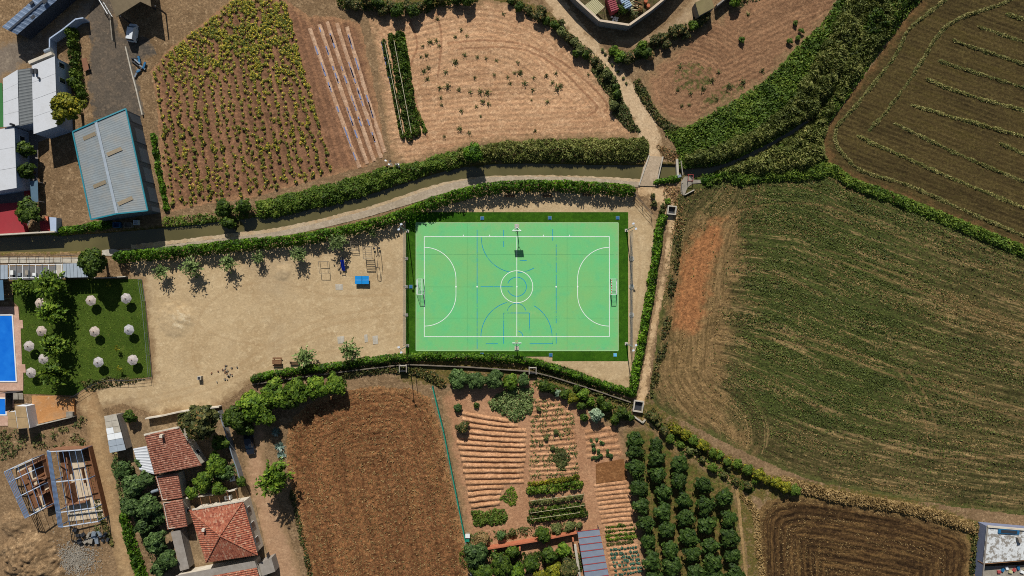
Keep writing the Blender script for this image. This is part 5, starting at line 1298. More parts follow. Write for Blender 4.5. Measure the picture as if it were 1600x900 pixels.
# ------------------------------------------------------------------ walls, bridge, canal works
m_wallk = plain("shade_dark_wall", c(122, 112, 98), .2, 1.2, .95, .1, dirt=c(88, 80, 66))  # grey darkened to stand for the hedge's shadow on the wall
wall("retaining_wall", [(396, 600), (470, 589), (540, 580), (632, 569), (730, 573), (830, 580), (862, 588), (920, 606), (985, 628)], .6, .2, m_wallk, "grey retaining wall below the south hedge")
wall("hedge_kerb", [(986, 620), (998, 582), (1011, 513), (1026, 422), (1034, 360)], .35, .2, m_conc2, "low kerb wall on the path side of the eastern hedge", cat="kerb")
def well(px, py, w, d, rz, lb):
    p = at(px, py); e = empty("well_box", p, lb, "well", "concrete irrigation boxes")
    ca, sa = math.cos(rz), math.sin(rz)
    for (ox, oy, dx, dy) in ((0, d / 2, w, .22), (0, -d / 2, w, .22), (w / 2 - .11, 0, .22, d - .24), (-w / 2 + .11, 0, .22, d - .24)):
        MB().box(p.x + ox * ca - oy * sa, p.y + ox * sa + oy * ca, .4, dx, dy, .85, rz).build("wall", m_conc, e)
    MB().box(p.x, p.y, .06, w - .4, d - .4, .1, rz).build("floor", m_dark, e)
well(1048.5, 329, 1.8, 1.6, -.1, "square concrete well box beside the trodden path near the bridge")
well(996.5, 634, 2.0, 2.1, -.15, "square concrete well box at the south end of the trodden path")
wall("irrigation_ditch", [(990, 650), (1004, 660), (1008, 655)], .4, .3, m_conc, "short concrete irrigation channel below the southern well box", cat="channel")
for (px, py, lb) in ((631, 575, "small concrete gate box in the wall below the hedge west of the gardens"), (832, 578, "small concrete gate box in the wall above the fig trees")):
    p = at(px, py); e = empty("gate_box", p, lb, "box", "gate boxes in the retaining wall")
    for s_ in (-1, 1): MB().box(p.x + s_ * .7, p.y, .6, .18, 1.5, 1.2).build("side", m_conc2, e)
    MB().box(p.x, p.y - .5, .75, 1.2, .12, 1.0).build("gate", m_dark, e); MB().box(p.x, p.y + .6, 1.1, 1.2, .2, .12).build("beam", m_conc, e)
# bridge
e = empty("canal_bridge", at(1016, 268), "pale concrete bridge slab carrying the gravel lane over the canal", "bridge")
DP = [(1014, 243), (1035.5, 245), (1030, 262), (1025, 291), (998, 290), (1005, 262)]
MB().prism([at(x, y, .2) for x, y in DP], -.25, .16).build("deck", soil("bridge_m", c(176, 156, 130), c(164, 144, 118), c(186, 166, 140), fineamt=.14, bump=.2), e)
for a, b in (((1014, 243), (998, 290)), ((1035.5, 245), (1025, 291))):
    m = MB(); m.bar(at(*a) + Vector((0, 0, .22)), at(*b) + Vector((0, 0, .22)), .22, .2); m.build("kerb", m_conc, e)
m = MB(); m.box(at(1010, 286).x, at(1010, 288).y, -.8, 3.4, .5, 1.2); m.build("abutment", m_conc2, e)
# sluice
e = empty("sluice_gate", at(1060, 268), "concrete sluice with a white wing wall and a red gate frame on the canal", "sluice")
m = MB(); m.bar(at(1057, 249) + Vector((0, 0, -.3)), at(1058.5, 277) + Vector((0, 0, -.3)), .45, 1.6); m.build("wing_wall", m_conc, e)
m = MB(); m.bar(at(1063, 252) + Vector((0, 0, -.2)), at(1066, 274) + Vector((0, 0, -.2)), .2, 1.5); m.build("wing_wall", m_conc2, e)
m = MB(); m.bar(at(1054, 278) + Vector((0, 0, .45)), at(1063, 275) + Vector((0, 0, .45)), .5, .5); m.build("headstock", m_steel, e)
MB().prism([at(*p) for p in [(1064, 284), (1070, 276), (1084, 275), (1084, 281), (1096, 281), (1096, 286), (1082, 287), (1074, 293), (1069, 306), (1063, 302)]], -.9, .12).build("platform", m_conc2, e)
m = MB(); m.bar(at(1069, 305) + Vector((0, 0, .1)), at(1084, 297) + Vector((0, 0, .1)), .2, .7); m.build("wing_wall", m_conc, e)
m_red = plain("red_paint", c(150, 60, 54), .12, 3, .6)
fr = [(1073, 274), (1081, 274), (1080.5, 284), (1073.5, 284)]
for (x, y) in fr: m = MB(); p = at(x, y); m.bar((p.x, p.y, 0), (p.x, p.y, 1.1), .07, .07); m.build("post", m_red, e)
for a, b in zip(fr, fr[1:] + fr[:1]): m = MB(); m.bar(at(*a) + Vector((0, 0, 1.1)), at(*b) + Vector((0, 0, 1.1)), .08, .08); m.build("rail", m_red, e)
p = at(1064, 288); m = MB(); m.tube([p, p + Vector((0, 0, 1.8))], .06, 6); m.build("gauge_post", m_dark, e)
# gate at the entry to the court
e = empty("entry_gate", at(1003, 320), "dark tubular entry gate north east of the court", "gate")
pts = [at(989, 303), at(1003, 319), at(1017, 335)]
for p in pts:
    m = MB(); m.tube([p, p + Vector((0, 0, 1.9))], .06, 6); m.build("post", m_dark, e)
for z in (.5, 1.1, 1.8): m = MB(); m.tube([p + Vector((0, 0, z)) for p in pts], .035, 5); m.build("rail", m_dark, e)

# ------------------------------------------------------------------ playground furniture
m_wood = plain("bench_wood", c(122, 86, 58), .2, 4, .8, .2)
def bench(px, py, lb, grp):
    p = at(px, py); e = empty("bench", p, lb, "bench", grp)
    for i in range(3): MB().box(p.x, p.y - .18 + i * .16, .45, 1.9, .13, .05).build("seat_slat", m_wood, e)
    for i in range(2): MB().box(p.x, p.y + .34 + i * .02, .62 + i * .16, 1.9, .04, .13).build("back_slat", m_wood, e)
    for s_ in (-1, 1):
        m = MB(); m.box(p.x + s_ * .75, p.y, .21, .08, .5, .42); m.bar((p.x + s_ * .75, p.y + .24, .4), (p.x + s_ * .75, p.y + .34, .88), .07, .05); m.build("leg", m_dark, e)
for i, (px, py) in enumerate([(797, 306.5), (855, 306.5), (917, 304.5)]): bench(px, py, ["westernmost wooden bench under the hedge north of the court", "middle wooden bench under the hedge north of the court", "easternmost wooden bench under the hedge north of the court"][i], "benches north of the court")
def picnic(px, py, lb):
    p = at(px, py); e = empty("picnic_table", p, lb, "picnic table")
    for i in range(5): MB().box(p.x, p.y - .36 + i * .18, .74, 1.9, .16, .05).build("top_plank", m_wood, e)
    for s_ in (-1, 1):
        MB().box(p.x, p.y + s_ * .75, .44, 1.9, .28, .05).build("bench_plank", m_wood, e)
        MB().box(p.x + s_ * .7, p.y, .38, .08, 1.4, .08).build("crossbeam", m_wood, e)
        for t in (-1, 1):
            m = MB(); m.bar((p.x + s_ * .7, p.y + t * .6, 0), (p.x + s_ * .7, p.y + t * .25, .72), .08, .08); m.build("leg", m_wood, e)
picnic(434.5, 565, "brown wooden picnic table beside the south hedge of the playground")
bench(461, 567, "dark bench half hidden by the young tree at the south hedge", None)
p = at(314, 590); e = empty("litter_bin", p, "small pale square bin with a green shadowed side in the playground", "bin")
MB().box(p.x, p.y, .42, .75, .75, .84).build("body", m_conc, e); MB().box(p.x, p.y, .86, .5, .5, .06).build("lid", m_dark, e)
# table tennis
p = at(565.5, 437.5, .76); e = empty("table_tennis_table", (p.x, p.y, 0), "bright blue table tennis table in the playground", "table")
for s_ in (-1, 1):
    tp = MB().box(p.x + s_ * .70, p.y, .76, 1.39, 1.62, .06).build("tabletop_half", plain("table_blue", c(24, 134, 204), .05, 2, .4) if "table_blue" not in bpy.data.materials else bpy.data.materials["table_blue"], e)
    MB().box(p.x + s_ * .70, p.y, .793, 1.39, .02, .004).build("centre_line", m_wline, tp)
    MB().box(p.x + s_ * .75, p.y, .37, .16, 1.2, .72).build("leg", m_dark, e)
MB().box(p.x, p.y, .86, .03, 1.8, .15).build("net", m_dark, e)
# exercise bars
m_gpipe = plain("pipe_tan_grey", c(128, 116, 98), .1, 2, .6)
def frame(px0, py0, px1, py1, h, lb, rungs=0, extra=None, name="exercise_bars", cat="exercise frame"):
    A_, B_, C_, D_ = at(px0, py0), at(px1, py0), at(px1 + 1.5, py1), at(px0 + 1.5, py1)
    e = empty(name, A_.lerp(C_, .5), lb, cat)
    up = Vector((0, 0, h))
    for q in (A_, B_, C_, D_):
        m = MB(); m.tube([q, q + up], .045, 6); m.build("post", m_gpipe, e)
    for a, b in ((A_, D_), (B_, C_)): m = MB(); m.tube([a + up, b + up], .045, 6); m.build("rail", m_gpipe, e)
    for i in range(rungs):
        t = (i + .5) / rungs; m = MB(); m.tube([A_.lerp(D_, t) + up, B_.lerp(C_, t) + up], .04, 6); m.build("rung", m_gpipe, e)
    for a, b in ((A_, B_), (D_, C_)): m = MB(); m.tube([a + up, b + up], .045, 6); m.build("end_bar", m_gpipe, e)
    return e
frame(500, 409, 514, 427, 1.1, "thin rectangular parallel bars in the playground")
frame(548.5, 378, 560, 392, .7, "small thin ladder frame north of the blue slide", 3)
frame(570, 386, 583.5, 405, 2.1, "thin monkey bars with many rungs near the table tennis table", 7)
e = empty("pull_up_bars", at(594, 420), "tall dark pull up bars east of the monkey bars", "exercise frame")
pp = [at(588, 417), at(593, 418.5), at(595, 395)]
for q, hh in zip(pp, (2.2, 2.2, 2.4)): m = MB(); m.tube([q, q + Vector((0, 0, hh))], .055, 6); m.build("post", m_dark, e)
m = MB(); m.tube([pp[0] + Vector((0, 0, 2.2)), pp[1] + Vector((0, 0, 2.2))], .045, 6); m.build("bar", m_dark, e)
m = MB(); m.tube([pp[1] + Vector((0, 0, 2.2)), pp[2] + Vector((0, 0, 2.4))], .045, 6); m.build("bar", m_dark, e)
# spring climber silhouette (bent arm machine)
q = at(589, 384); e = empty("swing_trainer", q, "dark exercise machine with bent arms near the climbing frame", "exercise machine")
m = MB(); m.tube([q, q + Vector((0, 0, 1.5))], .09, 6); m.build("post", m_dark, e)
for (dx, dy) in ((.6, -.5), (-.5, -.6), (.1, .6)): m = MB(); m.tube([q + Vector((0, 0, 1.3)), q + Vector((dx * .6, dy * .6, 1.5)), q + Vector((dx, dy, .5))], .05, 5); m.build("arm", m_dark, e)
MB().box(q.x + .55, q.y - .5, .5, .4, .35, .08).build("footplate", m_dark, e); MB().box(q.x - .5, q.y - .6, .5, .4, .35, .08).build("footplate", m_dark, e)
# blue slide
q = at(535.5, 415, 1.0); e = empty("slide", (q.x, q.y, 0), "blue slide below the young tree in the playground", "slide")
m_slide = plain("slide_blue", c(20, 60, 200), .06, 2, .35, .5)
m = MB()
for xx in (-.3, .3): m.bar((q.x + xx, q.y + 1.1, 1.5), (q.x + xx, q.y - 1.0, .35), .06, .24)
m.bar((q.x, q.y + 1.1, 1.42), (q.x, q.y - 1.0, .26), .6, .05); m.build("chute", m_slide, e)
MB().box(q.x, q.y + 1.4, 1.4, .7, .6, .08).build("deck", m_dark, e)
for xx in (-.35, .35):
    m = MB(); m.tube([(q.x + xx, q.y + 1.6, 0), (q.x + xx, q.y + 1.6, 1.9)], .05, 6); m.build("post", m_dark, e)
    m = MB(); m.tube([(q.x + xx, q.y - 1.9, 0), (q.x + xx, q.y - 1.1, .9)], .04, 6); m.build("foot_bar", m_dark, e)
m = MB(); m.tube([(q.x - .35, q.y - 1.9, .05), (q.x + .35, q.y - 1.9, .05)], .04, 6); m.build("foot_bar", m_dark, e)
for (pts, lb) in (([(524, 444), (535.5, 444), (536, 453), (524.5, 453)], "pale square concrete pad west of the table tennis table"), ([(527, 526), (538, 525), (538, 536), (528, 537)], "pale concrete pad north of the south hedge tree"), ([(569, 523), (574, 522), (575, 534), (570, 535)], "narrow pale concrete pad by the court's west fence"), ([(582, 525), (590, 524), (591, 537), (583, 538)], "wide pale concrete pad by the court's west fence")):
    m = MB(); m.prism([at(*p) for p in pts], -.05, .06); P0 = at(*pts[0]); o = m.build("concrete_pad", m_conc, None, loc=P0); tag(o, lb, "pad", "concrete pads in the playground")

# ------------------------------------------------------------------ lawn and pool
g = G("lawn_m")
k = g.mix(g.rampf(g.noise(.16, 5, .65), .35, .65), c(58, 78, 20), c(74, 92, 28))
k = g.mix(g.rampf(g.noise(.7, 5, .75), .56, .72, 0, .6), k, c(102, 108, 44))
k = g.speck(k, 1.0, .14); k = g.speck(k, 6, .4, 3); g.bump(g.noise(9, 3), .8, .08)
m_lawn = g.done(k, .9, .1)
LAWN = [(31, 437), (221, 436), (226, 470), (231, 520), (237, 589), (200, 592), (172, 591), (150, 597), (130, 608), (115, 618), (36, 615), (30, 480), (20, 470), (20, 437)]
o = sheet("lawn", LAWN, .05, m_lawn); tag(o, "green lawn with straw parasols beside the pool", kind="structure")
stuff("lawn_grass", canopy("lawn_grass", L_grass, poly=LAWN, hmax=.05, dens=9, leaf=.11, aspect=2.2, lump=1, seed=53, rough=.5, tight=True, base=.05), "grass blades of the pool lawn")
m_tile = soil("terrace_tile", c(196, 160, 138), c(186, 148, 126), c(206, 172, 150), fineamt=.10, bump=.1)
TER = [(-140, 479), (29, 479), (31, 500), (36, 500), (37, 513), (33, 513), (35, 569), (40, 569), (41, 582), (37, 582), (37, 610), (-140, 612)]
m = MB(); m.prism([at(*p) for p in TER], -.1, .14); o = m.build("pool_terrace", m_tile); tag(o, "pink tiled terrace around the swimming pool", kind="structure")
g = G("pool_water"); k = g.mix(g.rampf(g.noise(.4, 3), .3, .7), c(18, 104, 206), c(34, 124, 220)); g.bump(g.noise(1.6, 3), .1, .05); m_pool = g.done(k, .08, .5)
m_rim = plain("pool_rim_white", c(228, 226, 220), .05, 2, .6)
def pool(name, poly, lb):
    P = [at(*p) for p in poly]; cx = sum((p.x for p in P)) / 4; cy = sum((p.y for p in P)) / 4
    e = empty(name, (cx, cy, 0), lb, "pool")
    MB().prism(P, .145, .17).build("water", m_pool, e)
    n = len(P)
    for i in range(n):
        a, b = P[i], P[(i + 1) % n]; d = (b - a).normalized() * .1
        m = MB(); m.bar(a - d + Vector((0, 0, .18)), b + d + Vector((0, 0, .18 + .003 * (i % 2))), .25, .1); m.build("rim", m_rim, e)
pool("swimming_pool", [(-100, 492), (20.5, 492), (27, 596), (-100, 596)], "bright blue swimming pool at the left edge of the photo")
m = MB(); m.prism([at(*p) for p in [(-140, 612), (22, 612), (22, 636), (13, 644), (13, 665), (-140, 665)]], -.1, .14); o = m.build("pool_terrace", m_tile); tag(o, "lower pink terrace around the small pool", kind="structure")
pool("small_pool", [(-60, 622), (10, 622), (11, 648), (-60, 648)], "small blue paddling pool below the swimming pool")
# parasols
g = G("straw_thatch"); _oi = g.n("ShaderNodeObjectInfo").outputs["Random"]
k = g.mix(_oi, c(170, 168, 168), c(180, 164, 150)); k = g.speck(k, 5, .22); k = g.speck(k, 1.3, .12); g.bump(g.noise(12, 3), .6, .05); m_thatch = g.done(k, .95, .1)
def parasol_parts(e, hz, r, rz):
    m = MB(); m.tube([(0, 0, 0), (0, 0, hz + .3)], .04, 6); m_ = m.build("pole", m_wood); m_.parent = e
    n = 20; vs = [(0, 0, hz + .42)]; fs = []
    for ring, (rr, zz) in enumerate(((r * .5, hz + .24), (r, hz))):
        for i in range(n):
            a = 2 * math.pi * i / n; j = 1 + (.06 * ((i * 7) % 3 - 1) if ring else 0)
            vs.append((rr * j * math.cos(a), rr * j * math.sin(a), zz))
    for i in range(n):
        j = (i + 1) % n; fs.append((0, 1 + i, 1 + j)); fs.append((1 + i, 1 + n + i, 1 + n + j, 1 + j))
    m = MB(); m.add(vs, fs); t = m.build("thatch", m_thatch); t.parent = e
    m = MB(); m.tube([(0, 0, hz + .36), (0, 0, hz + .55)], [.12, .05], 8); q = m.build("cap", m_wood); q.parent = e
    for i in range(8):
        a = i * .785; m = MB(); m.bar((0, 0, hz + .36), (r * .96 * math.cos(a), r * .96 * math.sin(a), hz - .03), .03, .03); q = m.build("rib", m_wood); q.parent = e
PAR = [(142, 470, "straw parasol on the lawn, north end of the row nearest the tree row"), (197, 466, "straw parasol on the lawn, north end of the row nearest the playground"), (148, 518, "straw parasol on the lawn, middle of the row nearest the tree row"), (202, 515, "straw parasol on the lawn, middle of the row nearest the playground"), (154, 566, "straw parasol on the lawn, south end of the row nearest the tree row"), (207, 563, "straw parasol on the lawn, south end of the row nearest the playground"), (65, 517, "grey parasol between the pool and the second lawn tree"), (45, 541, "grey parasol closest to the pool's middle"), (68, 561, "grey parasol half under the third lawn tree"), (49, 582, "grey parasol closest to the pool's south end"), (63, 474, "grey parasol half under the northern lawn trees")]
proto = None
for (px, py, lb) in PAR:
    p = at(px, py, 1.55); p.z = .05
    if proto is None:
        e = empty("parasol", (0, 0, 0)); OFF[e.name] = Vector((0, 0, 0)); parasol_parts(e, 1.5, 1.05, 0); proto = e
    else: e = copy_tree(proto)
    e.location = p; e.rotation_euler = (random.uniform(-.05, .05), random.uniform(-.05, .05), random.uniform(0, 6))
    tag(e, lb, "parasol", "straw parasols on the lawn")
# lawn fence
def postfence(name, line, step, h, mat, lb, rails=(1.0,)):
    L = [at(*p) for p in line]; e = empty(name, L[0], lb, "fence")
    for a, b in zip(L[:-1], L[1:]):
        n = max(1, int((b - a).length / step))
        for i in range(n):
            q = a.lerp(b, i / n); m = MB(); m.tube([q, q + Vector((0, 0, h))], .045, 5); m.build("post", mat, e)
    for r_ in rails: m = MB(); m.tube([q + Vector((0, 0, h * r_)) for q in L], .025, 5); m.build("rail", mat, e)
    return e
postfence("wire_fence", [(222, 437), (227, 470), (232, 520), (238, 590)], 4.2, 1.5, m_steel, "thin wire fence between the lawn and the playground", (.1, .55, 1.0))
postfence("wire_fence", [(236, 591), (200, 594), (172, 593), (148, 600), (116, 620), (108, 624)], 2.8, 1.2, m_dark, "thin dark fence curving along the lawn's south side", (.2, .6, 1.0))
# pool building row with slab path
m_sheet = plain("roof_sheet_pale", c(158, 168, 176), .08, .8, .5, .4)
e = empty("pool_building", at(60, 425), "low pool building with sheet roofs and an open pergola middle", "building")
zt = 2.6
def roofpanel(poly, z0, z1, name, mat, e, slope=None):
    P = [at(x, y, z0) for x, y in poly]
    MB().prism(P, [z0] * len(P), [z1] * len(P)).build(name, mat, e)
for poly in ([(-40, 414), (13, 413.5), (13, 436), (-40, 437)], [(98.5, 412), (137, 411), (139, 433), (99, 434)]):
    P = [at(x, y, zt) for x, y in poly]; n = 7 if poly[0][0] > 0 else 9
    for i in range(n):
        t0, t1 = i / n, (i + 1) / n - .012
        a, b, d_, c_ = P[0].lerp(P[1], t0), P[0].lerp(P[1], t1), P[3].lerp(P[2], t0), P[3].lerp(P[2], t1)
        MB().prism([a, b, c_, d_], zt, zt + .06).build("roof_sheet", m_sheet, e)
    Q = [at(*p) for p in [(poly[0][0] + 3, poly[0][1] + 1), (poly[1][0] - 2, poly[1][1] + 1), (poly[2][0] - 2, poly[2][1] - 2), (poly[3][0] + 3, poly[3][1] - 2)]]
    MB().prism(Q, 0, zt - .04).build("wall", m_conc, e)
for i in range(9):
    x = 15 + i * 10.2; m = MB(); m.bar(at(x, 413, zt), at(x, 436, zt), .1, .14); m.build("pergola_beam", m_steel if i % 2 else m_white, e)
for y in (413.5, 434): m = MB(); m.bar(at(13, y, zt - .1), at(98, y - .5, zt - .1), .12, .16); m.build("pergola_rail", m_white, e)
MB().prism([at(*p) for p in [(16, 416), (98, 415), (98, 436), (16, 437)]], .0, .06).build("floor", plain("pool_floor_grey", c(112, 110, 108), .15, 1.5, .8), e)
for i in range(7):
    p = at(22 + i * 11.5, 426 + (i % 2) * 4); MB().box(p.x, p.y, .35, .6, .9, .6).build("lounger_stack", [m_white, m_steel, m_conc2][i % 3], e)
MB().prism([at(x, y, 2.4) for x, y in [(-40, 438), (5, 437), (7, 469), (-40, 470)]], 2.4, 2.5).build("awning", plain("awning_blue", c(86, 120, 146), .1, 1, .6), e)
for (x, y) in ((5, 439), (6, 467)): m = MB(); p = at(x, y, 2.4); m.bar((p.x, p.y, 0), (p.x, p.y, 2.4), .1, .1); m.build("post", m_steel, e)
wall("pool_wall", [(140, 434), (170, 434), (200, 432)], .9, .2, m_conc, "pale low wall north of the lawn")
slabs = empty("slab_path", at(60, 407)); tag(slabs, "pale slab path with joints between the canal and the pool building", kind="structure")
for i in range(10):
    x0, x1 = -14 + i * 14, -14 + (i + 1) * 14 - .8
    MB().prism([at(x0, 402.5), at(x1, 402.2), at(x1, 411), at(x0, 411.3)], -.1, .07 + (i % 3) * .006).build("slab", m_conc, slabs)
postfence("wire_fence", [(-30, 401.5), (60, 401), (128, 399)], 1.9, 1.1, m_dark, "thin fence between the slab path and the canal", (.5, 1.0))
MB_ = MB(); MB_.prism([at(*p) for p in [(160, 391), (176, 389), (190, 391), (196, 397), (178, 400), (160, 399)]], -.6, .14); o = MB_.build("culvert_slab", m_conc, None, loc=at(176, 394)); tag(o, "pale concrete culvert slab at the west end of the north hedge", "slab")
# terrace and huts south of the lawn
wt = empty("walled_terrace", at(85, 640), "rust tan paved terrace with a pale edge wall south of the lawn", "terrace")
MB().prism([at(*p) for p in [(52, 618), (91, 619.5), (117, 622), (119, 648), (56, 663)]], -.1, .5).build("paving", soil("rust_paving", c(186, 130, 78), c(196, 146, 96), c(170, 130, 92), light=c(206, 176, 140), fineamt=.12, bump=.2), wt)
m = MB(); m.bar(at(119.5, 649.5) + Vector((0, 0, .45)), at(56, 664.5) + Vector((0, 0, .45)), .22, 1.1); m.build("edge_wall", m_conc, wt)
p = at(114, 646); MB().box(p.x, p.y, .8, 1.3, 1.0, .6).build("cistern", m_conc2, wt)
ph = empty("pump_house", at(32, 655), "small beige flat roofed pump house beside the small pool", "building")
m_beige = plain("beige_roof", c(170, 144, 106), .12, .8, .9, .1, dirt=c(140, 116, 84))
m_wblue = plain("white_wall", c(214, 216, 218), .06, 1, .9, .1)
for (poly, z) in (([(12, 644), (23.5, 643), (27.5, 669), (13.5, 668)], 2.4), ([(23.5, 634.5), (40, 635), (46, 669), (28.5, 670.5)], 2.9)):
    P = [at(x, y, z) for x, y in poly]; n = 2
    MB().prism([(q.x * .999, q.y) for q in P], -.1, z - .02).build("wall", m_wblue, ph)
    for i in range(n):
        t0, t1 = i / n, (i + 1) / n - .015
        MB().prism([P[0].lerp(P[3], t0), P[1].lerp(P[2], t0), P[1].lerp(P[2], t1), P[0].lerp(P[3], t1)], z, z + .06).build("roof_sheet", m_beige, ph)
MB().prism([at(*p) for p in [(42, 634), (55, 632), (58, 660), (46, 666)]], -.1, 1.4).build("side_tank", m_conc2, ph)
MB().box(at(48, 642).x, at(48, 642).y, 1.6, 1.2, .9, .4).build("hatch", m_white, ph)
for (a, b) in (((20, 612), (20, 640)), ((12, 612), (36, 611))): m = MB(); m.bar(at(*a) + Vector((0, 0, 1.0)), at(*b) + Vector((0, 0, 1.0)), .1, 1.9); m.build("screen", m_dark, ph)
for i in range(2): MB().prism([at(x, y, 2.0) for x, y in [(21 + i * 8, 614), (28 + i * 8, 614), (28 + i * 8.5, 624), (21 + i * 8.5, 624)]], 2.0, 2.06).build("canopy_sheet", m_conc2, ph)
# ------------------------------------------------------------------ buildings
def win(e, a, b, t, w, z0, z1, out, mat=None):
    """window set 3 cm proud of the wall a-b at fraction t"""
    d = (b - a).normalized(); n = Vector((d.y, -d.x, 0)) * out
    p = a.lerp(b, t); f = MB(); f.bar(p - d * w / 2 + n * .04 + Vector((0, 0, (z0 + z1) / 2)), p + d * w / 2 + n * .04 + Vector((0, 0, (z0 + z1) / 2)), .1, z1 - z0)
    o = f.build("window", m_white, e)
    f = MB(); f.bar(p - d * (w / 2 - .08) + n * .08 + Vector((0, 0, (z0 + z1) / 2)), p + d * (w / 2 - .08) + n * .08 + Vector((0, 0, (z0 + z1) / 2)), .05, z1 - z0 - .16)
    f.build("pane", m_glass, o)
m_glass = plain("dark_glass", c(36, 44, 54), .05, 1, .1, .6)
def ribbed(a, b, cc, d, name, mat, e, pitch=.5, amp=.05, th=.06):
    """sheet from eave a-b up to ridge d-cc, with ribs running up the slope"""
    a, b, cc, d = map(Vector, (a, b, cc, d)); n = max(2, int((b - a).length / pitch)); m = MB()
    nrm = (b - a).cross(d - a).normalized()
    if nrm.z < 0: nrm = -nrm
    vs = []; fs = []
    prof = [(0, 0), (.3, 0), (.42, 1), (.7, 1), (.85, 0)]
    for i in range(n):
        for (u, h) in prof:
            t = (i + u) / n
            vs += [a.lerp(b, t) + nrm * amp * h, d.lerp(cc, t) + nrm * amp * h]
    vs += [b, cc]
    k = len(vs) // 2
    for i in range(k - 1): fs.append((2 * i, 2 * i + 2, 2 * i + 3, 2 * i + 1))
    o = len(vs); vs += [a - nrm * th, b - nrm * th, cc - nrm * th, d - nrm * th]; fs.append((o + 3, o + 2, o + 1, o))
    m.add(vs, fs); return m.build(name, mat, e)
def tiles(a, b, cc, d, name, mat, e, tri=False, pitch=.42):
    """barrel-tile slope: a-b eave, d-cc ridge (equal for a hip triangle)"""
    a, b, cc, d = map(Vector, (a, b, cc, d)); n = max(2, int((b - a).length / pitch)); m = MB()
    nrm = (b - a).cross((d + cc) / 2 - a).normalized()
    if nrm.z < 0: nrm = -nrm
    vs = []; fs = []
    def top(t):
        if not tri: return d.lerp(cc, t)
        return a.lerp(d, 2 * t) if t < .5 else b.lerp(d, 2 * (1 - t))
    for i in range(n):
        for (u, h) in ((0, 0), (.18, .75), (.4, 1), (.62, .75), (.82, 0)):
            t = (i + u) / n; vs += [a.lerp(b, t) + nrm * .09 * h, top(t) + nrm * .09 * h]
    vs += [b, top(1.0)]
    k = len(vs) // 2
    for i in range(k - 1): fs.append((2 * i, 2 * i + 2, 2 * i + 3, 2 * i + 1))
    o = len(vs)
    vs += [a - nrm * .08, b - nrm * .08] + ([d - nrm * .08] if tri else [cc - nrm * .08, d - nrm * .08])
    fs.append(tuple(range(len(vs) - 1, o - 1, -1)))
    m.add(vs, fs); return m.build(name, mat, e)
def tilemat(name, a, b, d, pale):
    g = G(name)
    k = g.mix(g.rampf(g.noise(.35, 5, .7), .35, .65), a, b)
    vo = g.n("ShaderNodeTexVoronoi"); vo.inputs["Scale"].default_value = 3.2; g.put(vo.inputs["Vector"], g.co)
    sp = g.n("ShaderNodeSeparateColor"); g.put(sp.inputs[0], vo.outputs["Color"])
    k = g.mix(g.rampf(sp.outputs[0], .55, .9), k, d); k = g.mix(g.rampf(sp.outputs[1], .72, .95, 0, .8), k, pale)
    k = g.speck(k, 5, .2); return g.done(k, .85, .15)
m_tileA = tilemat("roof_tile_brown", c(138, 88, 70), c(152, 100, 80), c(112, 68, 54), c(176, 136, 114))
m_tileB = tilemat("roof_tile_red", c(158, 92, 70), c(170, 106, 80), c(130, 70, 54), c(186, 148, 120))
m_wallw = plain("lime_wall", c(206, 196, 178), .1, .8, .9, .1, dirt=c(160, 142, 116))
m_wallg = plain("cement_wall", c(150, 142, 132), .12, .8, .9, .1, dirt=c(120, 108, 94))

def body(e, poly_roof, zroof, mat, inset=.985, name="wall", z0=-.1):
    """each wall of the body is a panel following the roof outline"""
    P = [at(x, y, z) for (x, y), z in zip(poly_roof, zroof if hasattr(zroof, "__len__") else [zroof] * len(poly_roof))]
    zs = [p.z for p in P]; cx = sum(p.x for p in P) / len(P); cy = sum(p.y for p in P) / len(P)
    Q = [Vector((cx + (p.x - cx) * inset, cy + (p.y - cy) * inset, 0)) for p in P]
    for i in range(len(Q)):
        j = (i + 1) % len(Q); a, b = Q[i], Q[j]; m = MB()
        d = (b - a).normalized(); n = Vector((-d.y, d.x, 0)) * .1
        cen = Vector((cx, cy, 0))
        if (a + n - cen).length > (a - n - cen).length: n = -n
        vs = [(a.x, a.y, z0), (b.x, b.y, z0), (b.x, b.y, zs[j] - .05), (a.x, a.y, zs[i] - .05), (a.x + n.x, a.y + n.y, z0), (b.x + n.x, b.y + n.y, z0), (b.x + n.x, b.y + n.y, zs[j] - .05), (a.x + n.x, a.y + n.y, zs[i] - .05)]
        m.add(vs, [(0, 1, 2, 3), (7, 6, 5, 4), (3, 2, 6, 7), (1, 0, 4, 5)]); m.build(name, mat, e)
    return Q

# --- large grey shed
e = empty("metal_shed", at(185, 262), "large grey metal shed with teal trim beside the canal", "shed")
m_roofg = plain("shed_roof_grey", c(134, 142, 144), .1, .35, .65, .25, dirt=c(152, 146, 134), dirt_amt=.55)
m_wallb = plain("shed_wall_slate", c(92, 104, 116), .08, .8, .6, .3)
m_teal = plain("teal_trim", c(40, 128, 142), .08, 2, .5, .4)
m_sky = plain("rooflight_tan", c(140, 126, 102), .18, 5, .6, .3)
ze, zr = 5.0, 6.0
NW, NE, SE, SW = (at(114, 206, ze), at(197, 170, ze), at(231, 329, ze), at(142.5, 343, ze))
RN, RS = at(150, 190, zr), at(183, 334, zr)
Q = body(e, [(114, 206), (197, 170), (231, 329), (142.5, 343)], ze, m_wallb, .985)
for q0, q1, r_ in ((Q[0], Q[1], RN), (Q[3], Q[2], RS)):
    m = MB(); m.face((q0.x, q0.y, ze - .05), (q1.x, q1.y, ze - .05), (r_.x + (q0.x + q1.x - NW.x - NE.x) * 0, (q0.y + q1.y) / 2, zr - .1)); m.build("gable", m_teal, e)
ribbed(SW, NW, RN, RS, "roof_slope", m_roofg, e, .45, .013); ribbed(NE, SE, RS, RN, "roof_slope", m_roofg, e, .45, .013)
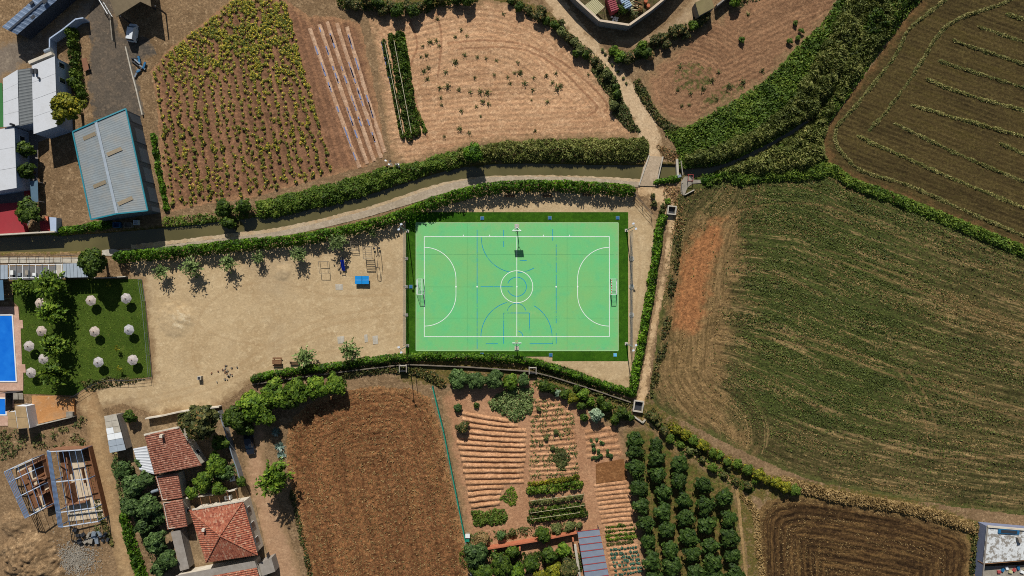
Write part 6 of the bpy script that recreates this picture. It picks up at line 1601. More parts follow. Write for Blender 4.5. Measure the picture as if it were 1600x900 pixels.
m = MB(); m.bar(RN + Vector((0, 0, .06)), RS + Vector((0, 0, .06)), .55, .06); m.build("ridge_cap", m_sheet, e)
for a, b in ((NW, SW), (NE, SE), (NW, RN), (RN, NE), (SW, RS), (RS, SE)):
    m = MB(); m.bar(a + Vector((0, 0, .03)), b + Vector((0, 0, .03)), .26, .22); m.build("trim", m_teal, e)
for (cx_, cy_) in ((140, 213), (179, 237), (156, 288), (196, 314)):
    west = cx_ < 165
    u = (SW - NW).normalized() if west else (SE - NE).normalized(); v = (RN - NW) if west else (NE - RN); v.normalize()
    zc = 5.0 + ((cx_ - 128 - (cy_ - 260) * .22) / 38 if west else (214 - cx_ + (cy_ - 260) * .22) / 46)
    p = at(cx_, cy_, 5.55)
    # height on slope plane
    N_ = (NW - SW).cross(RS - SW).normalized() if west else (SE - NE).cross(RN - NE).normalized()
    base = SW if west else NE
    z = base.z - (N_.x * (p.x - base.x) + N_.y * (p.y - base.y)) / N_.z
    q = at(cx_, cy_, z); q.z = z + .085
    m = MB(); m.bar(q - v * 1.45, q + v * 1.45, .75, .05); m.build("rooflight", m_sky, e)
for i in range(5):
    t = .1 + i * .2; a, b = Q[1], Q[2]; p = a.lerp(b, t); m = MB(); m.bar(p + Vector((.03, 0, 0)), p + Vector((.03, 0, 4.9)), .12, .12); m.build("downpipe", m_wallb, e)
for i, (px, py, w, d_, hh, mm, lb) in enumerate([(186, 350, 1.4, 1.0, 1.0, "blue", "blue plastic tub in the shed's shadow"), (203, 350, 1.6, .9, .8, "grey", "grey crate in the shed's shadow"), (215, 346, 1.0, .9, .7, "white", "white crate beside the shed's south wall")]):
    p = at(px, py + 2); e2 = empty("crate", p, lb, "crate", "crates behind the large shed")
    mt = {"blue": m_blue, "grey": m_conc2, "white": m_white}[mm]
    for (ox, oy, dx, dy) in ((0, d_ / 2, w, .06), (0, -d_ / 2, w, .06), (w / 2 - .03, 0, .06, d_ - .07), (-w / 2 + .03, 0, .06, d_ - .07)): MB().box(p.x + ox, p.y + oy, hh / 2, dx, dy, hh).build("side", mt, e2)
    MB().box(p.x, p.y, .08, w - .08, d_ - .08, .08).build("bottom", mt, e2)

# --- blue roofed warehouse, top left
e = empty("warehouse", at(45, 30), "long blue grey roofed warehouse in the top left corner", "building")
m_blur = plain("blue_roof", c(104, 122, 146), .08, .6, .5, .4); m_wshade = plain("warehouse_shade_grey", c(44, 50, 60), .08, .6, .5, .4)  # second grey is dark to stand for the wall's shade; ridge cap shares it
a, b, cc, d = at(3, 42, 3.7), at(27, 54, 3.5), at(140, -44, 3.5), at(116, -56, 3.7)
r0, r1 = at(14, 48, 3.85), at(127, -50, 3.85)
body(e, [(3, 42), (27, 54), (140, -44), (116, -56)], 3.4, m_wshade, .97)
ribbed(b, cc, r1, r0, "roof_slope", m_blur, e, 1.0, .04); ribbed(d, a, r0, r1, "roof_slope", m_blur, e, 1.0, .04)
m = MB(); m.bar(r0 + Vector((0, 0, .06)), r1 + Vector((0, 0, .06)), .4, .06); m.build("ridge_cap", m_wshade, e)
for (px, py) in ((52, 27), (71, 3), (50, 5), (92, -16)):
    q = at(px, py, 4.0); m = MB(); dv = (cc - b).normalized() * .45; m.bar(q - dv + Vector((0, 0, .12)), q + dv + Vector((0, 0, .12)), .55, .14); m.build("roof_vent", m_dark, e)
# --- brown roofed open shed at the top
e = empty("open_shed", at(205, 15), "brown roofed open fronted shed at the photo's top edge", "shed")
m_brroof = plain("brown_roof", c(116, 102, 78), .14, .6, .85, .2, dirt=c(92, 80, 62))
zz = 4.0
P = [at(x, y, zz) for x, y in [(150, -60), (182, 27), (220, 3), (237, 11), (226, -70)]]
MB().prism(P, zz, zz + .15).build("roof", m_brroof, e)
for q in (P[1], P[2], P[3]): m = MB(); m.bar((q.x * .99, q.y + .25, 0), (q.x * .99, q.y + .25, zz), .25, .25); m.build("post", m_dark, e)
B = [at(x, y, 0) for x, y in [(172, -30), (226, -34)]]
m = MB(); m.bar(B[0] + Vector((0, 0, 1.9)), B[1] + Vector((0, 0, 1.9)), .2, 3.8); m.build("back_wall", plain("rust_wall", c(120, 60, 50), .15, 1, .9), e)
m_van = plain("van_white", c(214, 218, 220), .05, 1, .3, .5)
def vehicle(name, px, py, L, W, Hh, rz, paint, lb, cat, van=False):
    p = at(px, py, Hh * .7); p.z = 0; e = empty(name, p, lb, cat); e.rotation_euler = (0, 0, rz); off = OFF[e.name]
    def pt(m, nm, mat, par=None, sm=False):
        OFF_b = OFF[e.name]; OFF[e.name] = Vector((0, 0, 0)); o = m.build(nm, mat, par or e, sm); OFF[e.name] = OFF_b
        if par is not None: pass
        return o
    hL, hW = L / 2, W / 2
    # lower body: bevelled outline extruded with a belt line
    out = [(-hL, -hW * .8), (-hL * .96, -hW * .95), (-hL * .5, -hW), (hL * .5, -hW), (hL * .92, -hW * .9), (hL, -hW * .6), (hL, hW * .6), (hL * .92, hW * .9), (hL * .5, hW), (-hL * .5, hW), (-hL * .96, hW * .95), (-hL, hW * .8)]
    belt = Hh * .58; n = len(out); vs = []; fs = []
    for (sc, z) in ((.97, .22), (1.0, .45), (1.0, belt * .85), (.95, belt)): vs += [(x * sc, y * sc, z) for x, y in out]
    for r_ in range(3):
        for i in range(n): j = (i + 1) % n; fs.append((r_ * n + i, r_ * n + j, r_ * n + n + j, r_ * n + n + i))
    fs.append(tuple(range(n - 1, -1, -1))); fs.append(tuple(range(3 * n, 4 * n)))
    m = MB(); m.add(vs, fs); bd = pt(m, "body", paint)
    x0, x1, x2, x3 = (-hL * .92, -hL * .86, hL * .42, hL * .72) if van else (-hL * .88, -hL * .52, hL * .12, hL * .42)
    w0, w1 = hW * .9, hW * .74; z0, z1 = belt + .003, Hh
    cab = [(x0, -w0, z0), (x3, -w0, z0), (x3, w0, z0), (x0, w0, z0), (x1, -w1, z1), (x2, -w1, z1), (x2, w1, z1), (x1, w1, z1)]
    m = MB(); m.add([cab[i] for i in (4, 5, 6, 7)], [(0, 1, 2, 3)]); pt(m, "roof", paint)
    m = MB(); m.add([(cab[i][0], cab[i][1] * .999, cab[i][2] - .004) for i in (1, 2, 6, 5)], [(0, 1, 2, 3)]); pt(m, "windscreen", plain("windscreen_glass", c(40, 92, 120), .05, 1, .08, .6) if "windscreen_glass" not in bpy.data.materials else bpy.data.materials["windscreen_glass"])
    m = MB(); m.add([(cab[i][0], cab[i][1] * .999, cab[i][2] - .004) for i in (3, 0, 4, 7)], [(0, 1, 2, 3)]); pt(m, "rear_window", m_glass)
    for sd_, f in ((-1, (0, 1, 5, 4)), (1, (2, 3, 7, 6))): m = MB(); m.add([(cab[i][0], cab[i][1] * .999, cab[i][2] - .004) for i in f], [(0, 1, 2, 3)]); pt(m, "side_window", m_glass if not van else paint)
    for sx in (-.62, .62):
        for sy in (-1, 1):
            m = MB(); m.tube([(sx * hL, sy * (hW - .12), .32), (sx * hL, sy * (hW + .01), .32)], .32, 14); wv_ = pt(m, "wheel", m_dark)
            m = MB(); m.tube([(sx * hL, sy * (hW + .012), .32), (sx * hL, sy * (hW + .03), .32)], .18, 10); r_ = pt(m, "rim", m_steel); r_.parent = wv_
    for sy in (-.6, .6):
        m = MB(); m.box(hL * .97, sy * hW, belt * .72, .12, .34, .16); pt(m, "headlight", m_white)
        m = MB(); m.box(-hL * .985, sy * hW * 1.2, belt * .75, .1, .22, .2); pt(m, "tail_light", m_red)
    for sy in (-1, 1): m = MB(); m.box(x3 - .25, sy * (hW + .08), belt + .05, .14, .2, .14); pt(m, "mirror", paint)
    return e
vehicle("delivery_van", 205, 50, 3.6, 1.7, 1.8, math.radians(82), m_van, "small pale van parked in the shadow of the brown roofed shed", "van", True)
vehicle("parked_car", 388.5, 694, 4.4, 1.75, 1.45, math.radians(-80), plain("car_black", c(30, 34, 42), .05, 1, .25, .6), "dark car parked in the tree's shade beside the property wall", "car")
# trailer / gate frames near the yard
e = empty("yard_gate", at(168, 12), "white framed sliding gate at the yard entrance", "gate")
ga, gb = at(162, 4), at(176, 27)
for z in (.1, 1.7): m = MB(); m.bar(ga + Vector((0, 0, z)), gb + Vector((0, 0, z)), .14, .1); m.build("rail", m_white, e)
for i in range(7): q = ga.lerp(gb, i / 6); m = MB(); m.bar(q + Vector((0, 0, .1)), q + Vector((0, 0, 1.7)), .06, .06); m.build("picket", m_white, e)
m = MB(); m.bar(gb + Vector((0, 0, .5)), at(180, 66) + Vector((0, 0, .5)), .2, 1.0); m.build("side_wall", m_conc2, e)
wall("yard_kerb", [(198, 74), (206, 108), (214, 138), (224, 180)], .5, .25, m_conc, "pale kerb wall along the asphalt yard's east side", cat="kerb")
e = empty("scrap_pile", at(218, 100), "blue and dark scrap metal pile east of the asphalt yard", "scrap")
for i in range(9):
    p = at(212 + (i * 37) % 17, 92 + (i * 23) % 26); m = MB(); m.bar((p.x - .8 * math.cos(i), p.y - .8 * math.sin(i * 1.7), .15 + .1 * (i % 3)), (p.x + .8 * math.cos(i), p.y + .8 * math.sin(i * 1.7), .4), .2 + .1 * (i % 3), .2); m.build("beam", [m_dark, m_steel, m_blue][i % 3], e)
m_rustp = plain("rust_panel", c(142, 98, 72), .12, 1, .8)
e = empty("rust_panel", at(133, 100), "rust brown flat panel leaning at the yard's west edge", "panel")
q = [at(127, 92, .8), at(135, 90, .8), at(139, 108, .6), at(131, 112, .6)]
MB().prism(q, [.75, .75, .5, .5], [.83, .83, .58, .58]).build("sheet", m_rustp, e)
for v in (q[0], q[2]): MB().box(v.x, v.y, .3, .2, .2, .6).build("leg", m_dark, e)
# --- white buildings
m_wr = plain("white_roof", c(206, 208, 210), .06, .5, .8, .2, dirt=c(176, 176, 174), dirt_amt=.5)
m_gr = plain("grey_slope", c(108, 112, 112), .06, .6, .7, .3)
m_lb = plain("pale_blue_wall", c(170, 184, 204), .06, .8, .9, .1)
def flat(name, poly, z, lb, roofm, wallm, parapet=.0, bands=0, cat="building", group=None):
    e = empty(name, at(sum(p[0] for p in poly) / len(poly), sum(p[1] for p in poly) / len(poly)), lb, cat, group)
    Q = body(e, poly, z, wallm, .98)
    P = [at(x, y, z) for x, y in poly]
    if bands:
        for i in range(bands):
            t0, t1 = i / bands, (i + 1) / bands - .004
            MB().prism([P[0].lerp(P[3], t0), P[1].lerp(P[2], t0), P[1].lerp(P[2], t1), P[0].lerp(P[3], t1)], z - .02, z + .08 + .012 * (i % 2)).build("roof_panel", roofm, e)
    else: MB().prism(P, z - .02, z + .1).build("roof", roofm, e)
    if parapet:
        n = len(P)
        for i in range(n):
            a_, b_ = P[i], P[(i + 1) % n]; m = MB(); m.bar(a_ + Vector((0, 0, .1 + parapet / 2)), b_ + Vector((0, 0, .1 + parapet / 2 + .003 * i)), .22, parapet); m.build("parapet", wallm, e)
    return e, Q
e, Q = flat("white_building", [(5, 123), (28, 109), (30, 196), (6, 199)], 4.2, "white roofed building with a grey sloping side roof", m_wr, m_lb, 0, 4)
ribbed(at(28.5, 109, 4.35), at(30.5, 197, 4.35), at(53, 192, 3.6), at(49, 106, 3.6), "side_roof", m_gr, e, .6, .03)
MB().prism([at(x, y, 3.4) for x, y in [(29.5, 110), (48.5, 107), (52, 191), (31, 196)]], -.1, 3.4).build("side_wing", m_lb, e)
p = at(20, 195, 4.6); m = MB(); m.tube([(p.x, p.y, 4.2), (p.x, p.y, 5.2)], [.25, .25], 8); m.build("chimney", m_dark, e)
e, Q = flat("white_building", [(50, 103), (86, 88), (90, 198), (53, 210)], 4.6, "long white roofed building with windows facing the yellow green tree", m_wr, m_lb, 0, 4)
for t in (.08, .3, .62): win(e, Q[1], Q[2], t, 1.1, 1.9, 3.6, -1)
p = at(61, 122, 4.8); m = MB(); m.tube([(p.x, p.y, 4.6), (p.x, p.y, 5.1)], .22, 8); m.build("roof_vent", m_dark, e)
p = at(78, 80, 4.0); m = MB(); m.tube([(p.x - .7, p.y - .3, 4.2), (p.x + .5, p.y + .2, 4.2)], .55, 12); m.build("water_tank", m_steel, e)
m = MB(); m.bar(at(47, 99, 4.4), at(83, 84, 4.4), .6, .9); m.build("rear_parapet", m_wallw, e)
p = at(54, 112, 4.6); 
for s_ in (0, 1): MB().box(p.x - .2 + s_ * .7, p.y, 4.9, .45, .9, .5).build("chimney", m_dark, e)
wall("garden_wall", [(88, 92), (88, 66), (108, 52), (128, 36), (140, 34)], 2.0, .25, m_lb, "pale blue wall running from the white building to the yard")
e, Q = flat("white_building", [(-70, 214), (23, 198), (26.5, 294), (-70, 310)], 3.9, "white flat roofed annex at the left edge above the red terrace", m_wr, m_lb, 0, 3)
for t in (.15, .4, .65): win(e, Q[1], Q[2], t, 1.0, 1.2, 2.6, -1)
m = MB(); m.prism([at(*p) for p in [(-70, 206), (24, 202), (52, 196), (54, 212), (98, 196), (100, 206), (60, 222), (58, 320), (38, 366), (-70, 372)]], -.1, .03); o = m.build("courtyard_paving", plain("courtyard_grey", c(128, 120, 116), .12, 1, .9)); tag(o, "shaded paved courtyard between the white buildings", kind="structure")
m_redt = plain("red_terrace_paint", c(158, 52, 58), .08, .6, .8, .2, dirt=c(140, 60, 60))
rt = empty("red_terrace", at(15, 342), "red painted roof terrace with a white edge wall above the canal", "terrace")
MB().prism([at(x, y, 1.2) for x, y in [(-70, 324), (29, 316), (39, 363), (-70, 370)]], -.1, 1.2).build("floor", m_redt, rt)
m = MB(); m.bar(at(-70, 371, 1.4), at(88, 362, 1.4), .3, 1.0); m.build("edge_wall", m_wallw, rt)
MB().prism([at(*p) for p in [(40, 284), (46, 283), (48, 314), (41, 316)]], -.1, .5).build("red_step", m_redt, rt)
MB().prism([at(x, y, .6) for x, y in [(62, 346), (76, 344), (78, 363), (64, 364)]], -.1, .6).build("red_step", m_redt, rt)
MB().prism([at(x, y, 1.6) for x, y in [(77, 339), (88, 340), (88, 362), (79, 363)]], -.1, 1.6).build("hut", m_lb, rt)
MB().prism([at(x, y, 1.9) for x, y in [(47, 283), (59, 282), (60, 315), (49, 316)]], 1.85, 1.93).build("glass_canopy", plain("canopy_glass", c(88, 112, 128), .1, 1, .3, .5), rt)
for (x, y) in ((48, 284), (58, 284), (49, 314), (59, 314)): q = at(x, y, 1.9); m = MB(); m.bar((q.x, q.y, 0), (q.x, q.y, 1.85), .1, .1); m.build("post", m_white, rt)
p = at(74, 342, .9); MB().box(p.x, p.y, .8, .7, .9, 1.0).build("chimney", plain("terracotta", c(196, 110, 80), .1, 1, .8), rt)
m_green = plain("green_court_paint", c(52, 112, 54), .08, 1, .8)
o = sheet("green_patch", [(-60, 118), (4, 130), (6, 198), (-60, 206)], .06, m_green); tag(o, "green painted yard surface at the left edge", kind="structure")
# --- walled compound at the top
e = empty("walled_compound", at(965, 5), "tall concrete wall enclosing a cluttered yard at the photo's top", "wall")
cw = [(850, -60), (900.5, -1), (937, 32), (983, 39), (1017, 15), (1040, -4), (1090, -60)]
P = [at(x, y, 2.65) for x, y in cw]; m_cw = plain("compound_wall", c(150, 146, 142), .08, .8, .9, .1)
for a_, b_ in zip(P[:-1], P[1:]):
    m = MB(); m.bar((a_.x, a_.y, 1.27), (b_.x, b_.y, 1.27), .3, 2.75); m.build("panel", m_cw, e)
    m = MB(); m.bar((a_.x, a_.y, 2.69), (b_.x, b_.y, 2.69), .42, .09); m.build("coping", plain("coping_cream", c(206, 186, 160), .08, 1, .9) if "coping_cream" not in bpy.data.materials else bpy.data.materials["coping_cream"], e)
o = sheet("compound_yard", [(862, -58), (903, 0), (938, 31), (982, 37.5), (1014, 14), (1036, -4), (1080, -58)], .05, soil("cyard", c(92, 80, 56), c(74, 66, 44), c(104, 90, 64), veg=(c(60, 70, 34), c(84, 84, 44)), vegthr=(.5, .65))); tag(o, "cluttered earth yard inside the walled compound", kind="structure")
e = empty("pallet_roof", at(928, 14), "cream slatted lean to roof inside the walled compound", "shed")
m_slat = plain("cream_slat", c(190, 182, 140), .1, 2, .8)
A_, B_, C_, D_ = at(914, 8, 1.8), at(930, -4, 1.8), at(945, 11, 1.6), at(930, 24, 1.6)
for i in range(10):
    t = (i + .1) / 10; u = (i + .8) / 10
    MB().prism([A_.lerp(B_, t), A_.lerp(B_, u), D_.lerp(C_, u), D_.lerp(C_, t)], 1.7, 1.76).build("slat", m_slat, e)
for q in (A_, B_, C_, D_): m = MB(); m.bar((q.x, q.y, 0), (q.x, q.y, 1.7), .1, .1); m.build("post", m_dark, e)
def hut(px, py, w, d, h, rz, col, lb, name="container_hut"):
    q = at(px, py, h); ee = empty(name, (q.x, q.y, 0), lb, "hut"); mt = plain(name + str(px), col, .1, 1, .5, .3)
    MB().box(q.x, q.y, h / 2 - .05, w, d, h, rz).build("body", mt, ee)
    ca, sa = math.cos(rz), math.sin(rz)
    for i in range(int(d / .4)):
        v = -d / 2 + .2 + i * .4; MB().box(q.x - v * sa, q.y + v * ca, h + .0, w + .12, .2, .09, rz).build("roof_rib", mt, ee)
hut(957, 5, 1.5, 3.2, 2.2, .35, c(150, 62, 70), "dark red ribbed container inside the walled compound")
hut(977, 2, 1.5, 2.8, 2.2, .5, c(150, 172, 190), "pale blue ribbed container inside the walled compound")
for (px, py, lb) in ((1008, 4, "northern rusty orange drum in the compound"), (1012, 11, "southern rusty orange drum in the compound")):
    q = at(px, py); m = MB(); m.tube([(q.x, q.y, 0), (q.x, q.y, .85), (q.x, q.y, .86), (q.x, q.y, .83)], [.36, .36, .3, .28], 12); o = m.build("drum", plain("drum_orange", c(176, 96, 56), .15, 2, .7) if "drum_orange" not in bpy.data.materials else bpy.data.materials["drum_orange"], None, loc=q); tag(o, lb, "drum", "rusty drums in the compound")
q = at(961, 30); e = empty("white_rubble", q, "heap of white rubble at the compound's southern wall", "rubble")
for i in range(8): MB().box(q.x + random.uniform(-.8, .8), q.y + random.uniform(-.5, .5), .15 + .1 * (i % 3), .45, .35, .3, i).build("block", m_white, e)
for (px, py, r, m_) in [(973, 14, 11, L_tree), (966, 22, 7, L_olive), (990, 24, 8, L_olive), (1000, 14, 6, L_rust)]: shrub(px, py, r, m_, "bush growing inside the walled compound", group="bushes inside the compound")
e = empty("timber_pile", at(995, 8), "pile of old timbers inside the walled compound", "timber")
for i in range(9): q = at(990 + (i * 7) % 14, 2 + (i * 5) % 16); m = MB(); m.bar((q.x - .9, q.y - .5 + .1 * i, .2 + .05 * i), (q.x + .8, q.y + .6 - .12 * i, .3), .14, .14); m.build("timber", m_wood if i % 2 else m_slat, e)
e, Q = flat("stone_hut", [(1086, 4), (1110, -6), (1116, 12), (1092, 25)], 2.6, "small weathered hut beside the compound lane at the top", plain("weathered_roof", c(130, 118, 84), .2, 1, .9, .1, dirt=c(92, 90, 52)), m_wallg)
wall("hut_wall", [(1116, 14), (1126, 6), (1146, -10)], 1.8, .3, m_wallg, "dark low wall east of the weathered hut")

# --- tiled houses, bottom left
e = empty("gabled_house", at(270, 705), "brown tiled gabled house under the large olive green tree", "house")
zA = 3.2
a, b, cc, d = at(226, 680, zA), at(280, 668, zA), at(315, 727, zA), at(242, 742, zA)
rn, rs = at(255, 674, zA + .9), at(276, 735, zA + .9)
Q = body(e, [(226, 680), (280, 668), (315, 727), (242, 742)], zA, m_wallw, .95)
tiles(d, a, rn, rs, "roof_slope", m_tileA, e); tiles(b, cc, rs, rn, "roof_slope", m_tileA, e)
m = MB(); m.tube([rn + Vector((0, 0, .08)), rs + Vector((0, 0, .08))], .13, 6); m.build("ridge_tiles", m_tileA, e)
for q0, q1, r_ in ((Q[0], Q[1], rn), (Q[3], Q[2], rs)): m = MB(); m.face((q0.x, q0.y, zA - .06), (q1.x, q1.y, zA - .06), (r_.x, (q0.y + q1.y) / 2, zA + .75)); m.build("gable", m_wallw, e)
m = MB(); m.bar(a + Vector((0, .1, .1)), b + Vector((0, .1, .1)), .35, .35); m.build("parapet", m_wallw, e)
q = at(253, 681, 4.6); MB().box(q.x, q.y, 4.3, .6, .6, 1.6).build("chimney", m_wallw, e)
for t in (.3, .7): win(e, Q[1], Q[2], t, 1.0, 1.0, 2.2, -1)
e = empty("tiled_annex", at(265, 760), "brown tiled lean to annex joined to the gabled house's south side", "house")
Q = body(e, [(242.5, 744), (278, 739), (285, 778), (253, 783)], 2.7, m_wallw, .95)
tiles(at(253, 783, 2.4), at(242.5, 744, 2.4), at(278, 739, 3.0), at(285, 778, 3.0), "roof_slope", m_tileA, e)
m = MB(); q = at(245, 767, 1.5); m.tube([(q.x - .9, q.y - .2, 1.7), (q.x + .6, q.y + .3, 1.8)], .35, 10); m.build("water_tank", m_steel, e)
e = empty("tiled_annex", at(273, 803), "brown tiled southern annex beside the hip roofed house", "house")
Q = body(e, [(253.5, 785), (285, 780), (293, 823), (262, 828)], 2.9, m_wallw, .95)
tiles(at(262, 828, 2.5), at(253.5, 785, 2.5), at(285, 780, 3.2), at(293, 823, 3.2), "roof_slope", m_tileA, e)
win(e, Q[1], Q[2], .5, .9, 1.0, 2.1, -1)
e, Q = flat("lean_to", [(267, 831), (282, 828), (296, 888), (282, 892)], 2.3, "grey brown flat roofed lean to south of the tiled annexes", m_wallg, m_wallg)
e = empty("white_awning", at(224, 718), "white corrugated awning on the west side of the gabled house", "awning")
ribbed(at(218, 734, 2.2), at(208, 701, 2.2), at(229, 697, 2.6), at(241, 741, 2.6), "roof_sheet", m_wr, e, .45, .05)
for (x, y) in ((209, 703), (219, 731), (229, 700)): q = at(x, y, 2.1); m = MB(); m.bar((q.x, q.y, 0), (q.x, q.y, 2.1), .1, .1); m.build("post", m_redp, e)
e = empty("panelled_shed", at(178, 680), "narrow shed with white and grey roof panels beside the dirt track", "shed")
A_, B_, C_, D_ = [at(x, y, 2.5) for x, y in [(163, 650), (182, 647), (197, 703), (172, 708)]]
mats = [m_conc2, m_conc2, m_white, m_conc, m_conc2, m_sheet]
for i in range(6):
    t, u = i / 6, (i + 1) / 6 - .008
    for j, (s0, s1) in enumerate(((0, .5), (.51, 1))):
        pa, pb = A_.lerp(B_, s0), A_.lerp(B_, s1); pd, pc = D_.lerp(C_, s0), D_.lerp(C_, s1)
        mt = m_white if (i, j) in ((2, 0), (3, 1), (3, 0)) else m_sheet if i > 3 else m_conc
        MB().prism([pa.lerp(pd, t), pb.lerp(pc, t), pb.lerp(pc, u), pa.lerp(pd, u)], 2.5 + .01 * j, 2.56 + .01 * j).build("roof_panel", mt, e)
body(e, [(163, 650), (182, 647), (197, 703), (172, 708)], 2.5, m_wallg, .96)
e = empty("hip_house", at(350, 832), "red tiled hip roofed house with dark windows on its east wall", "house")
zB = 4.2
cs = [(296, 797), (380, 783), (403, 867), (322, 879)]
P = [at(x, y, zB) for x, y in cs]; apx = at(344, 837, 5.9)
Q = body(e, cs, zB, m_wallw, .94)
for i in range(4):
    j = (i + 1) % 4; tiles(P[i], P[j], apx, apx, "roof_slope", m_tileB, e, True)
    m = MB(); m.tube([P[i] + Vector((0, 0, .08)), apx + Vector((0, 0, .1))], .12, 6); m.build("hip_tiles", m_tileB, e)
for t in (.2, .5, .8): win(e, Q[1], Q[2], t, 1.3, 1.6, 3.2, -1)
q = at(318, 828, 5.4); MB().box(q.x, q.y, 5.0, .55, .55, 1.3).build("chimney", m_wallw, e)
m = MB(); m.bar(P[0] + Vector((.6, .12, .05)), P[1] + Vector((0, .12, .05)), .3, .3); m.build("parapet", m_wallw, e)
e = empty("long_house", at(350, 910), "tile roofed house cut by the photo's bottom edge", "house")
cs = [(275, 899), (398, 876), (408, 900), (420, 960), (290, 985)]
body(e, cs, 3.0, m_wallw, .98)
MB().prism([at(x, y, 3.05) for x, y in [(275, 899), (398, 876), (402, 886), (280, 909)]], 3.0, 3.2).build("parapet_roof", m_wallg, e)
tiles(at(420, 958, 2.9), at(401, 887, 3.4), at(282, 909, 3.4), at(296, 980, 2.9), "roof_slope", m_tileB, e)
MB().prism([at(x, y, 2.4) for x, y in [(404, 880), (424, 872), (430, 893), (410, 900)]], -.1, 2.4).build("side_block", m_wallg, e)
m = MB(); m.bar(at(418, 864, 1.5), at(426, 890, 1.5), .1, 1.2); m.build("balcony_rail", m_dark, e)
wall("property_wall", [(233, 652), (258, 648), (284, 642), (320, 637), (347, 634)], 1.5, .25, m_wallw, "pale wall along the north side of the tiled houses' plot")
wall("property_wall", [(347, 640), (358, 672), (368, 707), (376, 730), (381, 748)], 1.8, .2, m_steel, "grey sheet wall along the east side of the tiled houses' plot")
wall("courtyard_wall", [(286, 776), (310, 773), (340, 769), (372, 762)], 1.6, .22, m_wallw, "white courtyard wall between the yard trees and the hip roofed house")
q = at(363, 748, .8); e = empty("garden_table", (q.x, q.y, 0), "small white square table in the houses' yard", "table")
MB().box(q.x, q.y, .78, 1.1, 1.0, .06, .2).build("tabletop", m_white, e)
for (sx, sy) in ((-1, -1), (1, -1), (1, 1), (-1, 1)): MB().box(q.x + sx * .4, q.y + sy * .35, .37, .08, .08, .74).build("leg", m_steel, e)
q = at(357, 777, .5); e = empty("water_cistern", (q.x, q.y, 0), "small white cistern box north of the hip roofed house", "box")
MB().box(q.x, q.y, .5, 1.2, .8, 1.0, .15).build("tank", m_white, e); MB().box(q.x, q.y, 1.04, .5, .4, .08, .15).build("lid", m_conc2, e)
for i in range(4):
    a_, b_ = at(320 + i * 12, 771 - i * 1.6, 2.0), at(325 + i * 12, 785 - i * 1.6, 2.0)
e = empty("yard_pergola", at(345, 780), "open timber pergola frame between courtyard wall and hip roofed house", "pergola")
for i in range(5): m = MB(); m.bar(at(312 + i * 14, 774 - i * 2.2, 2.2), at(316 + i * 14, 790 - i * 2.2, 2.2), .1, .1); m.build("beam", m_wood, e)
o = sheet("house_yard", [(186, 648), (240, 650), (346, 634), (368, 707), (382, 755), (400, 790), (420, 880), (430, 960), (270, 960), (200, 720)], .10, soil("house_yard_m", c(142, 118, 88), c(124, 104, 76), c(160, 136, 104), fineamt=.2)); tag(o, "earth and paved yard around the tiled houses", kind="structure")

# --- ruined steel frames
m_sblue = plain("steel_blue_grey", c(104, 128, 160), .08, 1, .5, .4); m_swhite = plain("steel_pale", c(196, 204, 214), .06, 1, .5, .4)
m_floor = plain("ruin_floor", c(206, 188, 160), .1, .7, .9, .1, dirt=c(150, 122, 92)); m_rbrick = plain("ruin_brick", c(136, 98, 74), .2, 2, .95, .1, bump=.4); m_rearth = plain("ruin_earth", c(122, 84, 58), .2, 1.5, .95, .1, bump=.5)
def ruin(quad, fr, prof, npur_l, npur_r, lb, floors, walls):
    zt = 3.4
    A_, B_, C_, D_ = [Vector((at(x, y, zt).x, at(x, y, zt).y, 0)) for x, y in quad]
    e = empty("ruined_frame", A_.lerp(C_, .5), lb, "ruin", "roofless steel frame ruins")
    MB().prism([A_, B_, C_, D_], -.1, .12).build("floor", m_floor, e)
    def pos(u, t, z): p = A_.lerp(D_, t).lerp(B_.lerp(C_, t), u); return Vector((p.x, p.y, z))
    def zat(u): return float(np.interp(u, [p[0] for p in prof], [p[1] for p in prof]))
    for t in fr:
        m = MB(); pts = [pos(u, t, z) for u, z in prof]
        for p0, p1 in zip(pts[:-1], pts[1:]): m.bar(p0, p1, .16, .16)
        m.build("rafter", m_swhite, e)
        for u in (0, 1): m = MB(); m.bar(pos(u, t, .05), pos(u, t, zat(u)), .16, .16); m.build("column", m_sblue, e)
    us = list(np.linspace(0, prof[1][0], npur_l)) + list(np.linspace(prof[1][0], 1, npur_r + 1))[1:]
    for u in us: m = MB(); m.bar(pos(u, 0, zat(u) + .14), pos(u, 1, zat(u) + .14), .08 if u > prof[1][0] else .11, .08); m.build("purlin", m_sblue, e)
    for (u0, t0, u1, t1, z, mt) in floors: MB().prism([pos(u0, t0, 0), pos(u1, t0, 0), pos(u1, t1, 0), pos(u0, t1, 0)], .1, z).build("debris_slab", mt, e)
    for (u0, t0, u1, t1, h, mt) in walls: m = MB(); m.bar(pos(u0, t0, h / 2), pos(u1, t1, h / 2), .22, h); m.build("brick_wall", mt, e)
ruin([(73, 705), (127, 703), (154, 816), (91, 824)], [0, .40, .80, .99], [(0, 3.2), (.17, 3.9), (1, 3.3)], 5, 5, "larger roofless steel frame with long blue purlins over a ruined floor",
     [(.72, .02, 1.0, .74, .35, m_rearth), (.02, .02, .22, .75, .22, m_rearth)], [(0, 0, 1, 0, 2.6, m_rbrick), (1, 0, 1, .98, 1.3, m_rearth), (.3, 0.02, .3, .36, 1.2, m_rbrick), (.05, .76, .62, .74, 1.6, m_rbrick), (.3, .48, .3, .74, 1.5, m_rbrick), (0.0, .9, .95, .9, .5, m_conc), (.62, .3, .62, .5, .7, m_rearth)])
